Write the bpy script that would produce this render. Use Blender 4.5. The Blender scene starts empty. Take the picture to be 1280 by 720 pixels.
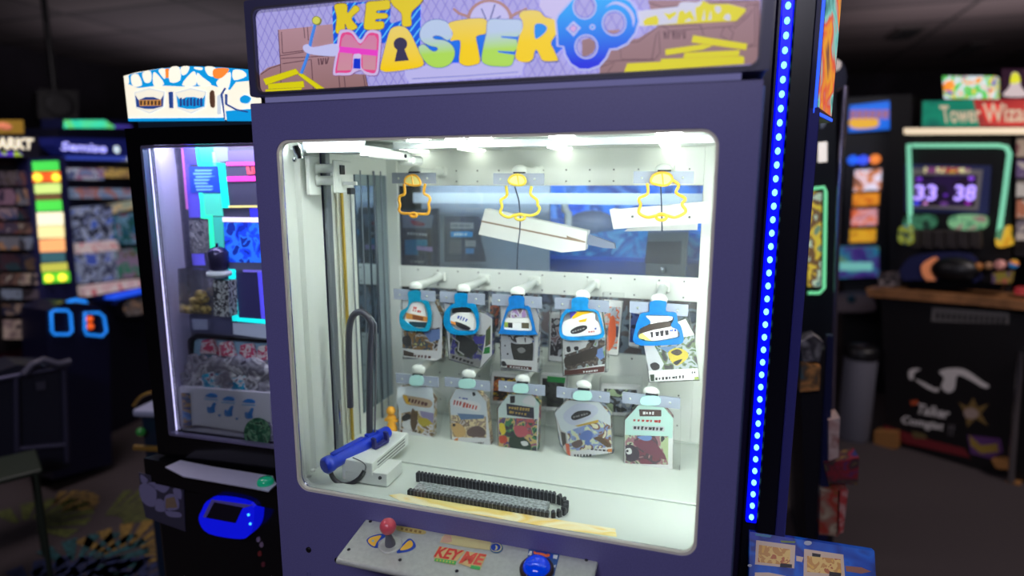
import bpy, bmesh, math, random
from mathutils import Vector, Matrix
from mathutils.geometry import tessellate_polygon
random.seed(7)
sc = bpy.context.scene
COL = sc.collection
PI = math.pi

# ------------------------------------------------------------------ camera
CAM = Vector((0.38542834, -1.02058335, 1.50672895))
RIGHT = Vector((0.9555021622170653, 0.29498373498667996, 0.0004627005743611126))
UP = Vector((-0.04909003328138749, 0.15746383298699965, 0.9863038628807427))
FWD = Vector((-0.2908707386983875, 0.942438187572188, -0.1649377942580291))
FPX = 750.0

def ray(u, v):
    return RIGHT * ((u - 640) / FPX) - UP * ((v - 360) / FPX) + FWD

class Face:
    """A machine's own frame: x across its front, y into it, z up."""
    def __init__(s, ox, oy, yaw=0.0):
        s.o = Vector((ox, oy, 0)); s.yaw = math.radians(yaw)
        s.m = Matrix.Translation(s.o) @ Matrix.Rotation(s.yaw, 4, 'Z')
        s.inv = s.m.inverted()
    def pt(s, u, v, d=0.0):
        o = s.inv @ CAM; r = s.inv.to_3x3() @ ray(u, v)
        t = (d - o.y) / r.y
        p = o + r * t
        return (p.x, p.z)
    def poly(s, pts, d=0.0):
        return [s.pt(u, v, d) for u, v in pts]
    def az(s, u, v, z):
        o = s.inv @ CAM; r = s.inv.to_3x3() @ ray(u, v)
        p = o + r * ((z - o.z) / r.z)
        return (p.x, p.y)
    def ax(s, u, v, x):
        o = s.inv @ CAM; r = s.inv.to_3x3() @ ray(u, v)
        p = o + r * ((x - o.x) / r.x)
        return (p.y, p.z)

F0 = Face(0, 0, 0)

# ------------------------------------------------------------------ materials
def lin(c):
    out = []
    for a in c[:3]:
        a = a / 255.0
        out.append(a / 12.92 if a <= 0.04045 else ((a + 0.055) / 1.055) ** 2.4)
    return (out[0], out[1], out[2], 1.0)

_M = {}
def mat(name, c=(200, 200, 200), rough=0.5, metal=0.0, emit=0.0, ec=None, noise=0.0, nscale=30.0, coat=0.0, spec=0.5, bump=0.0):
    if name in _M: return _M[name]
    m = bpy.data.materials.new(name); m.use_nodes = True
    nt = m.node_tree; b = nt.nodes['Principled BSDF']
    b.inputs['Base Color'].default_value = lin(c)
    b.inputs['Roughness'].default_value = rough
    b.inputs['Metallic'].default_value = metal
    b.inputs['Specular IOR Level'].default_value = spec
    b.inputs['Coat Weight'].default_value = coat
    if emit > 0:
        b.inputs['Emission Color'].default_value = lin(ec or c)
        b.inputs['Emission Strength'].default_value = emit
    if noise > 0 or bump > 0:
        tc = nt.nodes.new('ShaderNodeTexCoord'); n = nt.nodes.new('ShaderNodeTexNoise')
        n.inputs['Scale'].default_value = nscale; n.inputs['Detail'].default_value = 4
        nt.links.new(tc.outputs['Object'], n.inputs['Vector'])
        if noise > 0:
            r = nt.nodes.new('ShaderNodeValToRGB')
            c0 = lin([max(0, x * (1 - noise)) for x in c]); c1 = lin([min(255, x * (1 + noise)) for x in c])
            r.color_ramp.elements[0].position = 0.35; r.color_ramp.elements[1].position = 0.65
            r.color_ramp.elements[0].color = c0; r.color_ramp.elements[1].color = c1
            nt.links.new(n.outputs['Fac'], r.inputs['Fac']); nt.links.new(r.outputs['Color'], b.inputs['Base Color'])
        if bump > 0:
            bp = nt.nodes.new('ShaderNodeBump'); bp.inputs['Strength'].default_value = bump
            bp.inputs['Distance'].default_value = 0.002
            nt.links.new(n.outputs['Fac'], bp.inputs['Height']); nt.links.new(bp.outputs['Normal'], b.inputs['Normal'])
    _M[name] = m
    return m

def collage(name, pal, scale=25.0, seed=0.0, emit=0.0, hard=True, rough=0.45, stretch=(1, 1, 1), kind='noise'):
    """a printed picture: irregular patches in the given palette"""
    if name in _M: return _M[name]
    m = bpy.data.materials.new(name); m.use_nodes = True
    nt = m.node_tree; b = nt.nodes['Principled BSDF']; b.inputs['Roughness'].default_value = rough
    tc = nt.nodes.new('ShaderNodeTexCoord'); mp = nt.nodes.new('ShaderNodeMapping')
    mp.inputs['Location'].default_value = (seed * 3.1, seed * 1.7, seed * 2.3); mp.inputs['Scale'].default_value = stretch
    nt.links.new(tc.outputs['Object'], mp.inputs['Vector'])
    n = nt.nodes.new('ShaderNodeTexNoise'); n.inputs['Scale'].default_value = scale; n.inputs['Detail'].default_value = 2.5
    n.inputs['Distortion'].default_value = 0.6
    nt.links.new(mp.outputs['Vector'], n.inputs['Vector'])
    r = nt.nodes.new('ShaderNodeValToRGB'); cr = r.color_ramp
    cr.interpolation = 'CONSTANT' if hard else 'LINEAR'
    k = len(pal)
    while len(cr.elements) < k: cr.elements.new(0.5)
    for i, c in enumerate(pal):
        cr.elements[i].position = 0.30 + 0.40 * i / max(1, k - (0 if hard else 1)); cr.elements[i].color = lin(c)
    nt.links.new(n.outputs['Fac'], r.inputs['Fac']); nt.links.new(r.outputs['Color'], b.inputs['Base Color'])
    if emit > 0:
        nt.links.new(r.outputs['Color'], b.inputs['Emission Color']); b.inputs['Emission Strength'].default_value = emit
    _M[name] = m
    return m

def zgrad(name, c0, c1, z0, z1, emit=0.0, rough=0.4):
    """printed two-colour blend running up the sign"""
    if name in _M: return _M[name]
    m = bpy.data.materials.new(name); m.use_nodes = True
    nt = m.node_tree; b = nt.nodes['Principled BSDF']; b.inputs['Roughness'].default_value = rough
    tc = nt.nodes.new('ShaderNodeTexCoord'); sp = nt.nodes.new('ShaderNodeSeparateXYZ'); mr = nt.nodes.new('ShaderNodeMapRange')
    mr.inputs['From Min'].default_value = z0; mr.inputs['From Max'].default_value = z1
    mx = nt.nodes.new('ShaderNodeMix'); mx.data_type = 'RGBA'
    nt.links.new(tc.outputs['Object'], sp.inputs[0]); nt.links.new(sp.outputs['Z'], mr.inputs['Value'])
    nt.links.new(mr.outputs['Result'], mx.inputs[0])
    mx.inputs[6].default_value = lin(c0); mx.inputs[7].default_value = lin(c1)
    nt.links.new(mx.outputs[2], b.inputs['Base Color'])
    if emit > 0:
        nt.links.new(mx.outputs[2], b.inputs['Emission Color']); b.inputs['Emission Strength'].default_value = emit
    _M[name] = m
    return m

def clear(name, tint=(255, 255, 255), gloss=1.0, rough=0.02, ior=1.45, haze=0.0, hc=(255, 255, 255)):
    """thin clear sheet: see-through with a fresnel reflection, optionally a little milky"""
    if name in _M: return _M[name]
    m = bpy.data.materials.new(name); m.use_nodes = True
    nt = m.node_tree; nt.nodes.clear()
    out = nt.nodes.new('ShaderNodeOutputMaterial'); t = nt.nodes.new('ShaderNodeBsdfTransparent'); g = nt.nodes.new('ShaderNodeBsdfGlossy')
    t.inputs[0].default_value = lin(tint); g.inputs['Roughness'].default_value = rough
    fr = nt.nodes.new('ShaderNodeFresnel'); fr.inputs[0].default_value = ior
    mu = nt.nodes.new('ShaderNodeMath'); mu.operation = 'MULTIPLY'; mu.inputs[1].default_value = gloss; mu.use_clamp = True
    nt.links.new(fr.outputs[0], mu.inputs[0])
    base = t.outputs[0]
    if haze > 0:
        d = nt.nodes.new('ShaderNodeBsdfDiffuse'); d.inputs[0].default_value = lin(hc)
        mh = nt.nodes.new('ShaderNodeMixShader'); mh.inputs[0].default_value = haze
        nt.links.new(t.outputs[0], mh.inputs[1]); nt.links.new(d.outputs[0], mh.inputs[2]); base = mh.outputs[0]
    mx = nt.nodes.new('ShaderNodeMixShader')
    nt.links.new(mu.outputs[0], mx.inputs[0]); nt.links.new(base, mx.inputs[1]); nt.links.new(g.outputs[0], mx.inputs[2])
    nt.links.new(mx.outputs[0], out.inputs[0])
    _M[name] = m
    return m

# ------------------------------------------------------------------ mesh builder
WM = {}
class MB:
    def __init__(s, m=None):
        s.v = []; s.f = []; s.mi = []; s.sm = []; s.mats = []; s.m = m
    def _mat(s, mt):
        if mt not in s.mats: s.mats.append(mt)
        return s.mats.index(mt)
    def add(s, verts, faces, mt, smooth=False):
        b = len(s.v); k = s._mat(mt)
        for p in verts:
            p = Vector(p); s.v.append(s.m @ p if s.m is not None else p)
        for f in faces:
            s.f.append([b + i for i in f]); s.mi.append(k); s.sm.append(smooth)
        return s
    def box(s, x0, x1, y0, y1, z0, z1, mt, bev=0.0, seg=1):
        if x1 < x0: x0, x1 = x1, x0
        if y1 < y0: y0, y1 = y1, y0
        if z1 < z0: z0, z1 = z1, z0
        bm = bmesh.new(); bmesh.ops.create_cube(bm, size=1.0)
        for q in bm.verts:
            q.co = Vector(((x0 + x1) / 2 + q.co.x * (x1 - x0), (y0 + y1) / 2 + q.co.y * (y1 - y0), (z0 + z1) / 2 + q.co.z * (z1 - z0)))
        bev = min(bev, 0.45 * min(x1 - x0, y1 - y0, z1 - z0))
        if bev > 0:
            bmesh.ops.bevel(bm, geom=bm.edges[:], offset=bev, segments=seg, profile=0.5, affect='EDGES')
        bm.verts.index_update()
        s.add([q.co.copy() for q in bm.verts], [[q.index for q in f.verts] for f in bm.faces], mt, False)
        bm.free(); return s
    def prism(s, pts, y0, y1, mt, holes=(), side=None):
        """outline in (x,z), from depth y0 (front) to y1"""
        loops = [list(pts)] + [list(h) for h in holes]
        tri = tessellate_polygon([[Vector((a, b, 0)) for a, b in l] for l in loops])
        allp = [p for l in loops for p in l]; n = len(allp)
        V = [(a, y0, b) for a, b in allp] + [(a, y1, b) for a, b in allp]
        Fc = []
        for t in tri:
            a, b, c = [Vector(allp[i]) for i in t]
            ccw = (b.x - a.x) * (c.y - a.y) - (b.y - a.y) * (c.x - a.x) > 0
            t = list(t) if ccw else list(t)[::-1]
            Fc.append(t); Fc.append([i + n for i in t][::-1])
        s.add(V, Fc, mt)
        b0 = 0; Sd = []
        for li, l in enumerate(loops):
            k = len(l); area = sum(l[i][0] * l[(i + 1) % k][1] - l[(i + 1) % k][0] * l[i][1] for i in range(k))
            fl = (area > 0) != (li > 0)
            for i in range(k):
                j = (i + 1) % k
                q = [b0 + i, b0 + i + n, b0 + j + n, b0 + j]
                Sd.append(q if fl else q[::-1])
            b0 += k
        s.add(V, Sd, side or mt)
        return s
    def slab(s, pts3, off, mt):
        """a flat polygon given in 3-D, thickened by the vector off"""
        n = len(pts3); off = Vector(off)
        V = [Vector(p) for p in pts3] + [Vector(p) + off for p in pts3]
        s.add(V, [list(range(n)), list(range(2 * n - 1, n - 1, -1))] + [[i, (i + 1) % n, (i + 1) % n + n, i + n] for i in range(n)], mt)
        return s
    def tube(s, pts, r, mt, seg=10, cyc=False, caps=True):
        P = [Vector(p) for p in pts]; n = len(P)
        rr = r if isinstance(r, (list, tuple)) else [r] * n
        V = []; Fc = []; prev = None
        for i, p in enumerate(P):
            a = P[(i - 1) % n] if (cyc or i > 0) else P[i]; b = P[(i + 1) % n] if (cyc or i < n - 1) else P[i]
            t = (b - a).normalized()
            if prev is None:
                h = Vector((0, 0, 1)) if abs(t.z) < 0.9 else Vector((1, 0, 0)); nx = t.cross(h).normalized()
            else:
                nx = (prev - t * prev.dot(t)); nx = nx.normalized() if nx.length > 1e-6 else t.orthogonal().normalized()
            prev = nx; ny = t.cross(nx)
            for k in range(seg):
                w = 2 * PI * k / seg; V.append(p + nx * (rr[i] * math.cos(w)) + ny * (rr[i] * math.sin(w)))
        for i in range(n if cyc else n - 1):
            j = (i + 1) % n
            for k in range(seg):
                k2 = (k + 1) % seg; Fc.append([i * seg + k, i * seg + k2, j * seg + k2, j * seg + k])
        s.add(V, Fc, mt, True)
        if caps and not cyc:
            s.add([V[k] for k in range(seg)], [list(range(seg))[::-1]], mt); s.add(V[-seg:], [list(range(seg))], mt)
        return s
    def lathe(s, prof, c, mt, axis=(0, 0, 1), seg=24):
        ax = Vector(axis).normalized(); q = Vector((0, 0, 1)).rotation_difference(ax); c = Vector(c)
        V = []; Fc = []
        for r, z in prof:
            for k in range(seg):
                w = 2 * PI * k / seg; V.append(c + q @ Vector((r * math.cos(w), r * math.sin(w), z)))
        for i in range(len(prof) - 1):
            for k in range(seg):
                k2 = (k + 1) % seg; Fc.append([i * seg + k, i * seg + k2, (i + 1) * seg + k2, (i + 1) * seg + k])
        s.add(V, Fc, mt, True)
        s.add(V[:seg], [list(range(seg))[::-1]], mt); s.add(V[-seg:], [list(range(seg))], mt)
        return s
    def ball(s, c, r, mt, seg=20, sq=(1, 1, 1)):
        n = seg // 2; pr = [(max(1e-4, r * math.sin(PI * i / n)), -r * math.cos(PI * i / n)) for i in range(n + 1)]
        b = len(s.v); s.lathe(pr, (0, 0, 0), mt, seg=seg)
        for i in range(b, len(s.v)):
            p = s.m.inverted() @ s.v[i] if s.m is not None else s.v[i]
            p = Vector((p.x * sq[0], p.y * sq[1], p.z * sq[2])) + Vector(c)
            s.v[i] = s.m @ p if s.m is not None else p
        return s
    def text(s, txt, quad, face, d, mt, bold=0.0, th=0.0006):
        """lettering stretched into the four photo corners (tl, tr, br, bl) on the plane d of a face"""
        cu = bpy.data.curves.new('lettering', 'FONT'); cu.body = txt; cu.offset = bold; cu.resolution_u = 3
        ob = bpy.data.objects.new('lettering', cu); me = ob.to_mesh()
        co = [q.co.copy() for q in me.vertices]; fs = [list(p.vertices) for p in me.polygons]
        ob.to_mesh_clear(); bpy.data.objects.remove(ob); bpy.data.curves.remove(cu)
        if not co: return s
        xs = [c.x for c in co]; ys = [c.y for c in co]; x0, x1, y0, y1 = min(xs), max(xs), min(ys), max(ys)
        V = []
        for c in co:
            a = (c.x - x0) / (x1 - x0); b = (c.y - y0) / (y1 - y0)
            tl, tr, br, bl = quad
            u = (tl[0] * (1 - a) + tr[0] * a) * b + (bl[0] * (1 - a) + br[0] * a) * (1 - b)
            v = (tl[1] * (1 - a) + tr[1] * a) * b + (bl[1] * (1 - a) + br[1] * a) * (1 - b)
            if callable(face): V.append(face(u, v, d))
            else:
                x, z = face.pt(u, v, d); V.append((x, d, z))
        s.add(V, fs, mt)
        return s
    def build(s, name, parent=None):
        w = WM.get(parent.name, Matrix()) if parent is not None else Matrix()
        iv = w.inverted()
        me = bpy.data.meshes.new(name)
        me.from_pydata([iv @ p for p in s.v], [], s.f)
        for m in s.mats: me.materials.append(m)
        for p, k, q in zip(me.polygons, s.mi, s.sm): p.material_index = k; p.use_smooth = q
        me.update()
        o = bpy.data.objects.new(name, me); COL.objects.link(o)
        if parent is not None: o.parent = parent
        WM[o.name] = w
        return o

def tag(o, label=None, cat=None, group=None, kind=None):
    if label: o['label'] = label
    if cat: o['category'] = cat
    if group: o['group'] = group
    if kind: o['kind'] = kind
    return o

def thing(name, label, cat, loc=(0, 0, 0), yaw=0.0, group=None):
    o = bpy.data.objects.new(name, None); COL.objects.link(o); o.empty_display_size = 0.05
    o.location = loc; o.rotation_euler = (0, 0, math.radians(yaw))
    WM[o.name] = Matrix.Translation(Vector(loc)) @ Matrix.Rotation(math.radians(yaw), 4, 'Z')
    return tag(o, label, cat, group)

def sub(o, w):
    WM[o.name] = w; return o

def crop(x0, y0, s):
    return lambda pts: [(x0 + x / s, y0 + y / s) for x, y in pts]

def smooth(pts, n=6):
    """closed rounded outline through the points"""
    k = len(pts); out = []
    for i in range(k):
        p0, p1, p2, p3 = pts[(i - 1) % k], pts[i], pts[(i + 1) % k], pts[(i + 2) % k]
        for j in range(n):
            t = j / n; t2 = t * t; t3 = t2 * t
            out.append(tuple(0.5 * (2 * p1[a] + (p2[a] - p0[a]) * t + (2 * p0[a] - 5 * p1[a] + 4 * p2[a] - p3[a]) * t2 + (3 * p1[a] - p0[a] - 3 * p2[a] + p3[a]) * t3) for a in (0, 1)))
    return out

def open_curve(pts, n=8):
    P = [Vector(p) for p in pts]; out = []
    for i in range(len(P) - 1):
        p0 = P[max(0, i - 1)]; p1 = P[i]; p2 = P[i + 1]; p3 = P[min(len(P) - 1, i + 2)]
        for j in range(n):
            t = j / n
            out.append(0.5 * (2 * p1 + (p2 - p0) * t + (2 * p0 - 5 * p1 + 4 * p2 - p3) * t * t + (3 * p1 - p0 - 3 * p2 + p3) * t ** 3))
    out.append(P[-1]); return out

def ell(cx, cy, rx, ry=None, n=28, a0=0.0):
    ry = rx if ry is None else ry
    return [(cx + rx * math.cos(a0 + 2 * PI * i / n), cy + ry * math.sin(a0 + 2 * PI * i / n)) for i in range(n)]

def rrect(x0, x1, z0, z1, r, n=6):
    out = []
    for cx, cz, a in ((x1 - r, z1 - r, 0), (x0 + r, z1 - r, PI / 2), (x0 + r, z0 + r, PI), (x1 - r, z0 + r, 1.5 * PI)):
        for i in range(n + 1):
            w = a + PI / 2 * i / n; out.append((cx + r * math.cos(w), cz + r * math.sin(w)))
    return out

def stroke(p, w):
    """a thin drawn line along the points, as an outline"""
    L = []; R = []
    for i in range(len(p)):
        a = Vector(p[max(0, i - 1)]); b = Vector(p[min(len(p) - 1, i + 1)]); t = (b - a).normalized(); n = Vector((-t.y, t.x)) * w / 2
        q = Vector(p[i]); L.append(tuple(q + n)); R.append(tuple(q - n))
    return L + R[::-1]

# common materials
PURPLE = mat('cabinet_purple', (104, 101, 158), 0.42, noise=0.05, nscale=400, spec=0.5)
WHITE = mat('white_paint', (226, 230, 226), 0.4, spec=0.4)
OFFW = mat('cream_edge', (222, 218, 205), 0.5)
GREYM = mat('grey_plate', (150, 158, 176), 0.4)
STEEL = mat('brushed_steel', (198, 203, 196), 0.34, metal=0.25, noise=0.025, nscale=120)
DARKM = mat('dark_metal', (40, 42, 48), 0.35, metal=0.4)
BLACK = mat('black_laminate', (14, 14, 18), 0.4)
BLACKG = mat('black_gloss', (10, 10, 13), 0.15)
CHROME = mat('chrome', (210, 212, 215), 0.12, metal=1.0)
GLASS = clear('window_glass', (250, 253, 251), 0.55, 0.015, 1.45)
BACKGLASS = clear('rear_glass', (235, 243, 246), 1.1, 0.03, 1.5, haze=0.06)  # slight haze stands in for pale reflections on the pane
BAG = clear('clear_plastic', (253, 254, 254), 0.8, 0.12, 1.4, haze=0.03)
LAMP = mat('lamp_lens', (255, 255, 250), 0.4, emit=75.0, ec=(250, 255, 248))

def pattern(name, c0, c1, terms, emit=0.0, rough=0.45):
    """printed stripes: colour c1 where any of frac(a*x + b*z) < w"""
    if name in _M: return _M[name]
    m = bpy.data.materials.new(name); m.use_nodes = True
    nt = m.node_tree; b = nt.nodes['Principled BSDF']; b.inputs['Roughness'].default_value = rough
    tc = nt.nodes.new('ShaderNodeTexCoord'); last = None
    def math_(op, a, bv=None):
        n = nt.nodes.new('ShaderNodeMath'); n.operation = op
        for i, q in enumerate((a, bv)):
            if q is None: continue
            if isinstance(q, (int, float)): n.inputs[i].default_value = q
            else: nt.links.new(q, n.inputs[i])
        return n.outputs[0]
    wob = nt.nodes.new('ShaderNodeTexNoise'); wob.inputs['Scale'].default_value = 60
    nt.links.new(tc.outputs['Object'], wob.inputs['Vector'])
    sp = nt.nodes.new('ShaderNodeSeparateXYZ'); nt.links.new(tc.outputs['Object'], sp.inputs[0])
    for a, bb, w in terms:
        q = math_('ADD', math_('MULTIPLY', sp.outputs['X'], a), math_('MULTIPLY', sp.outputs['Z'], bb))
        q = math_('LESS_THAN', math_('FRACT', math_('ADD', q, math_('MULTIPLY', wob.outputs['Fac'], 0.35))), w)
        last = q if last is None else math_('MAXIMUM', last, q)
    mx = nt.nodes.new('ShaderNodeMix'); mx.data_type = 'RGBA'
    nt.links.new(last, mx.inputs[0]); mx.inputs[6].default_value = lin(c0); mx.inputs[7].default_value = lin(c1)
    nt.links.new(mx.outputs[2], b.inputs['Base Color'])
    if emit > 0:
        nt.links.new(mx.outputs[2], b.inputs['Emission Color']); b.inputs['Emission Strength'].default_value = emit
    _M[name] = m
    return m

# ================================================================== the key prize machine
CAB = thing('prize_cabinet', 'purple key prize machine with a lit white window and a cartoon lettered marquee', 'arcade machine')
W2 = 0.47
PZ = 1.67
WX0, WX1, WZ0, WZ1 = -0.4168, 0.4111, 0.8597, 1.5987
MB().prism(rrect(-W2, W2, 0.06, PZ, 0.003), 0.0, 0.02, PURPLE, [rrect(WX0, WX1, WZ0, WZ1, 0.028, 8)]).build('front_panel', CAB)
b = MB(); b.prism(rrect(WX0, WX1, WZ0, WZ1, 0.028, 8), 0.0015, 0.010, OFFW, [rrect(WX0 + 0.005, WX1 - 0.005, WZ0 + 0.005, WZ1 - 0.005, 0.024, 8)]); b.build('window_trim', CAB)
MB().box(-W2, -W2 + 0.012, 0.02, 0.56, 0.06, PZ, PURPLE, 0.002).build('side_panel', CAB)
MB().box(W2 - 0.012, W2, 0.02, 0.56, 0.06, PZ, PURPLE, 0.002).build('side_panel', CAB)
MB().box(-W2, W2, 0.0202, 0.56, PZ - 0.012, PZ, PURPLE, 0.002).build('top_panel', CAB)
MB().box(-W2 + 0.03, W2 - 0.03, 0.03, 0.55, 0.0, 0.06, BLACK, 0.004).build('plinth', CAB)
MB().box(-W2 + 0.012, W2 - 0.012, 0.545, 0.56, 0.06, 0.84, PURPLE, 0.002).build('rear_panel', CAB)
b = MB(); b.prism(rrect(WX0 + 0.004, WX1 - 0.004, WZ0 + 0.004, WZ1 - 0.004, 0.024, 8), 0.0105, 0.0135, GLASS); b.build('window_glass', CAB)
# chromed edge strip running down the outer corner
MB().box(W2 - 0.002, W2 + 0.003, 0.004, 0.012, 0.5, PZ - 0.01, mat('edge_strip', (120, 140, 200), 0.25, metal=0.8)).build('edge_strip', CAB)
for px in ((386, 687), (422, 700)):
    x, z = F0.pt(px[0], px[1], 0)
    MB().lathe([(0.0065, 0), (0.0065, 0.002), (0.0045, 0.003), (0.0001, 0.003)], (x, 0, z), BLACK, (0, -1, 0), 18).build('bolt_cover', CAB)
x, z = F0.pt(386, 717, 0)
MB().prism(rrect(x - 0.005, x + 0.005, z - 0.014, z + 0.006, 0.001), -0.0012, 0.0, PURPLE, [rrect(x - 0.0035, x + 0.0035, z - 0.012, z + 0.0045, 0.001)]).build('latch', CAB)

FLOORW = mat('floor_paint', (206, 213, 207), 0.4, spec=0.4)
# inside of the window: floor, boards, walls, ceiling
IX0, IX1, IY1, FZ, CZ = -0.452, 0.452, 0.5, 0.862, 1.604
b = MB()
b.box(IX0, IX1, 0.185, 0.53, FZ - 0.02, FZ, FLOORW, 0.0015)
b.box(IX0, IX1, 0.055, 0.186, FZ - 0.03, FZ - 0.002, FLOORW)
b.box(IX0, IX1, 0.014, 0.056, FZ - 0.03, FZ + 0.0005, FLOORW, 0.001)
b.box(IX0, IX1, 0.183, 0.187, FZ - 0.001, FZ + 0.0028, FLOORW, 0.001); b.box(IX0, IX1, 0.492, 0.5, FZ - 0.001, FZ + 0.004, FLOORW, 0.002)
b.build('display_floor', CAB)
for u, v, r_, y in ((874, 668, 0.0085, 0.07), (391, 588, 0.004, 0.06), (386, 595, 0.004, 0.035)):
    x, z = F0.pt(u, v, y); MB().lathe([(r_, -0.004), (r_, 0.003), (r_ * 0.7, 0.006), (r_ * 0.2, 0.007)], (x, y, z), WHITE, (0, -1, 0.3), 14).build('inner_bolt', CAB)
# sticker strip lying along the front ledge
b = MB(); pts = [(486, 619), (500, 617), (560, 627), (640, 640), (700, 650), (769, 661), (771, 671), (700, 662), (640, 652), (560, 637), (500, 626)]
pp = [F0.az(u, v, FZ + 0.001) for u, v in pts]
pp = [(x, min(0.054, max(0.0150, y))) for x, y in pp]
b.slab([(x, y, FZ + 0.0006) for x, y in pp], (0, 0, 0.0006), collage('ledge_sticker', [(250, 236, 170), (246, 214, 120), (250, 240, 205), (244, 205, 105), (248, 238, 214)], 11, 3, stretch=(0.6, 1.6, 1), hard=False))
b.build('ledge_sticker', CAB)
RIV = mat('rivet_dark', (95, 100, 100), 0.4, metal=0.3)
def board(z0, z1, rows):
    b = MB(); b.box(IX0, IX1, 0.500, 0.508, z0, z1, WHITE, 0.0012)
    for z in rows:
        for i in range(15):
            b.lathe([(0.0022, 0), (0.0022, 0.0012), (0.0001, 0.0016)], (-0.42 + i * 0.06, 0.500, z), RIV, (0, -1, 0), 8)
    return b.build('peg_board', CAB)
board(1.512, CZ, (1.523, 1.551))
board(1.229, 1.289, (1.239, 1.279))
board(0.862, 1.083, (1.072, 0.985, 0.905))
MB().box(IX0, -0.417, 0.498, 0.51, 0.862, CZ, WHITE, 0.001).build('corner_post', CAB)
MB().box(0.393, IX1, 0.498, 0.51, 0.862, CZ, WHITE, 0.001).build('corner_post', CAB)
for z0, z1 in ((1.289, 1.512), (1.083, 1.229)):
    MB().box(-0.417, 0.393, 0.5045, 0.508, z0, z1, BACKGLASS).build('rear_glass', CAB)
MB().box(-W2 + 0.012, W2 - 0.012, 0.02, 0.51, CZ, CZ + 0.012, WHITE).build('display_ceiling', CAB)
MB().box(0.452, 0.458, 0.02, 0.51, 0.84, CZ, WHITE).build('inner_wall', CAB)
# folded inner wall on the key side
prof = [(-0.428, 0.020), (-0.428, 0.052), (-0.446, 0.062), (-0.446, 0.092), (-0.436, 0.098), (-0.436, 0.132), (-0.449, 0.140), (-0.449, 0.19), (-0.457, 0.19), (-0.457, 0.020)]
b = MB(); n = len(prof)
V = [(x, y, 0.84) for x, y in prof] + [(x, y, CZ) for x, y in prof]
b.add(V, [[i, (i + 1) % n, (i + 1) % n + n, i + n] for i in range(n)], WHITE)
for z in (0.93, 1.13, 1.37, 1.52):
    b.lathe([(0.003, 0), (0.003, 0.0012), (0.0001, 0.002)], (-0.428, 0.034, z), STEEL, (1, 0, 0), 10)
b.build('inner_wall', CAB)
MB().box(-0.456, -0.450, 0.215, 0.33, 0.862, CZ, WHITE).build('inner_wall', CAB)
MB().box(-0.456, -0.452, 0.33, 0.498, 0.905, 1.54, mat('side_mirror', (176, 190, 200), 0.04, metal=0.95)).build('side_mirror', CAB)
MB().box(-0.456, -0.450, 0.33, 0.498, 0.862, 0.905, WHITE).build('inner_wall', CAB)
MB().box(-0.456, -0.450, 0.33, 0.498, 1.54, CZ, WHITE).build('inner_wall', CAB)
MB().box(-0.450, -0.438, 0.195, 0.215, 0.862, CZ, mat('grey_post', (128, 134, 142), 0.35, metal=0.5), 0.002).build('guide_post', CAB)
GOLD = mat('brass_rail', (196, 164, 74), 0.3, metal=0.8)
MB().tube([(-0.442, 0.262, 0.862), (-0.442, 0.262, 1.53)], 0.0042, GOLD).build('guide_rod', CAB)
MB().tube([(-0.444, 0.243, 0.862), (-0.444, 0.243, 1.53)], 0.003, mat('pale_rod', (205, 205, 190), 0.3, metal=0.4)).build('guide_rod', CAB)
for y, r in ((0.302, 0.0018), (0.352, 0.0018), (0.418, 0.003), (0.455, 0.002)):
    MB().tube([(-0.443, y, 0.862), (-0.443, y, 1.55)], r, mat('thin_rod', (120, 128, 140), 0.3, metal=0.7), 8).build('guide_rod', CAB)
# bracket, beam and pulley block under the ceiling
b = MB(); b.prism(F0.poly([(377, 176), (456, 172), (452, 190), (383, 191)], 0.05), 0.05, 0.056, mat('bracket_grey', (176, 186, 196), 0.5)); b.build('ceiling_bracket', CAB)
b = MB(); b.box(-0.262, -0.238, 0.05, 0.235, 1.566, 1.584, WHITE, 0.003); b.box(-0.268, -0.226, 0.22, 0.27, 1.558, 1.578, WHITE, 0.005); b.lathe([(0.004, 0), (0.004, 0.003), (0.001, 0.004)], (-0.238, 0.2, 1.575), DARKM, (1, 0, 0), 12); b.build('ceiling_beam', CAB)
b = MB(); b.box(-0.43, -0.26, 0.062, 0.26, 1.584, 1.590, mat('grey_white', (196, 202, 204), 0.45)); b.build('ceiling_tray', CAB)
b = MB()
b.box(-0.425, -0.414, 0.10, 0.14, 1.49, 1.575, WHITE, 0.002)
for z in (1.548, 1.522):
    b.lathe([(0.0125, 0), (0.0125, 0.004), (0.010, 0.005), (0.010, 0.045), (0.0125, 0.046), (0.0125, 0.05)], (-0.415, 0.125, z), WHITE, (0.9, 0.45, 0), 20)
b.box(-0.372, -0.366, 0.12, 0.19, 1.495, 1.565, WHITE, 0.002); b.box(-0.366, -0.362, 0.14, 0.155, 1.535, 1.555, DARKM); b.box(-0.362, -0.33, 0.145, 0.153, 1.512, 1.52, WHITE, 0.001); b.box(-0.366, -0.356, 0.165, 0.185, 1.492, 1.506, DARKM, 0.001)
b.build('pulley_block', CAB)
b = MB()
b.lathe([(0.011, 0), (0.011, 0.012), (0.007, 0.02), (0.007, 0.026)], (-0.392, 0.034, 1.590), CHROME, (0.2, 0.1, -1), 18); b.ball((-0.402, 0.036, 1.562), 0.005, CHROME, 12)
b.build('lamp_socket', CAB)
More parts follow.
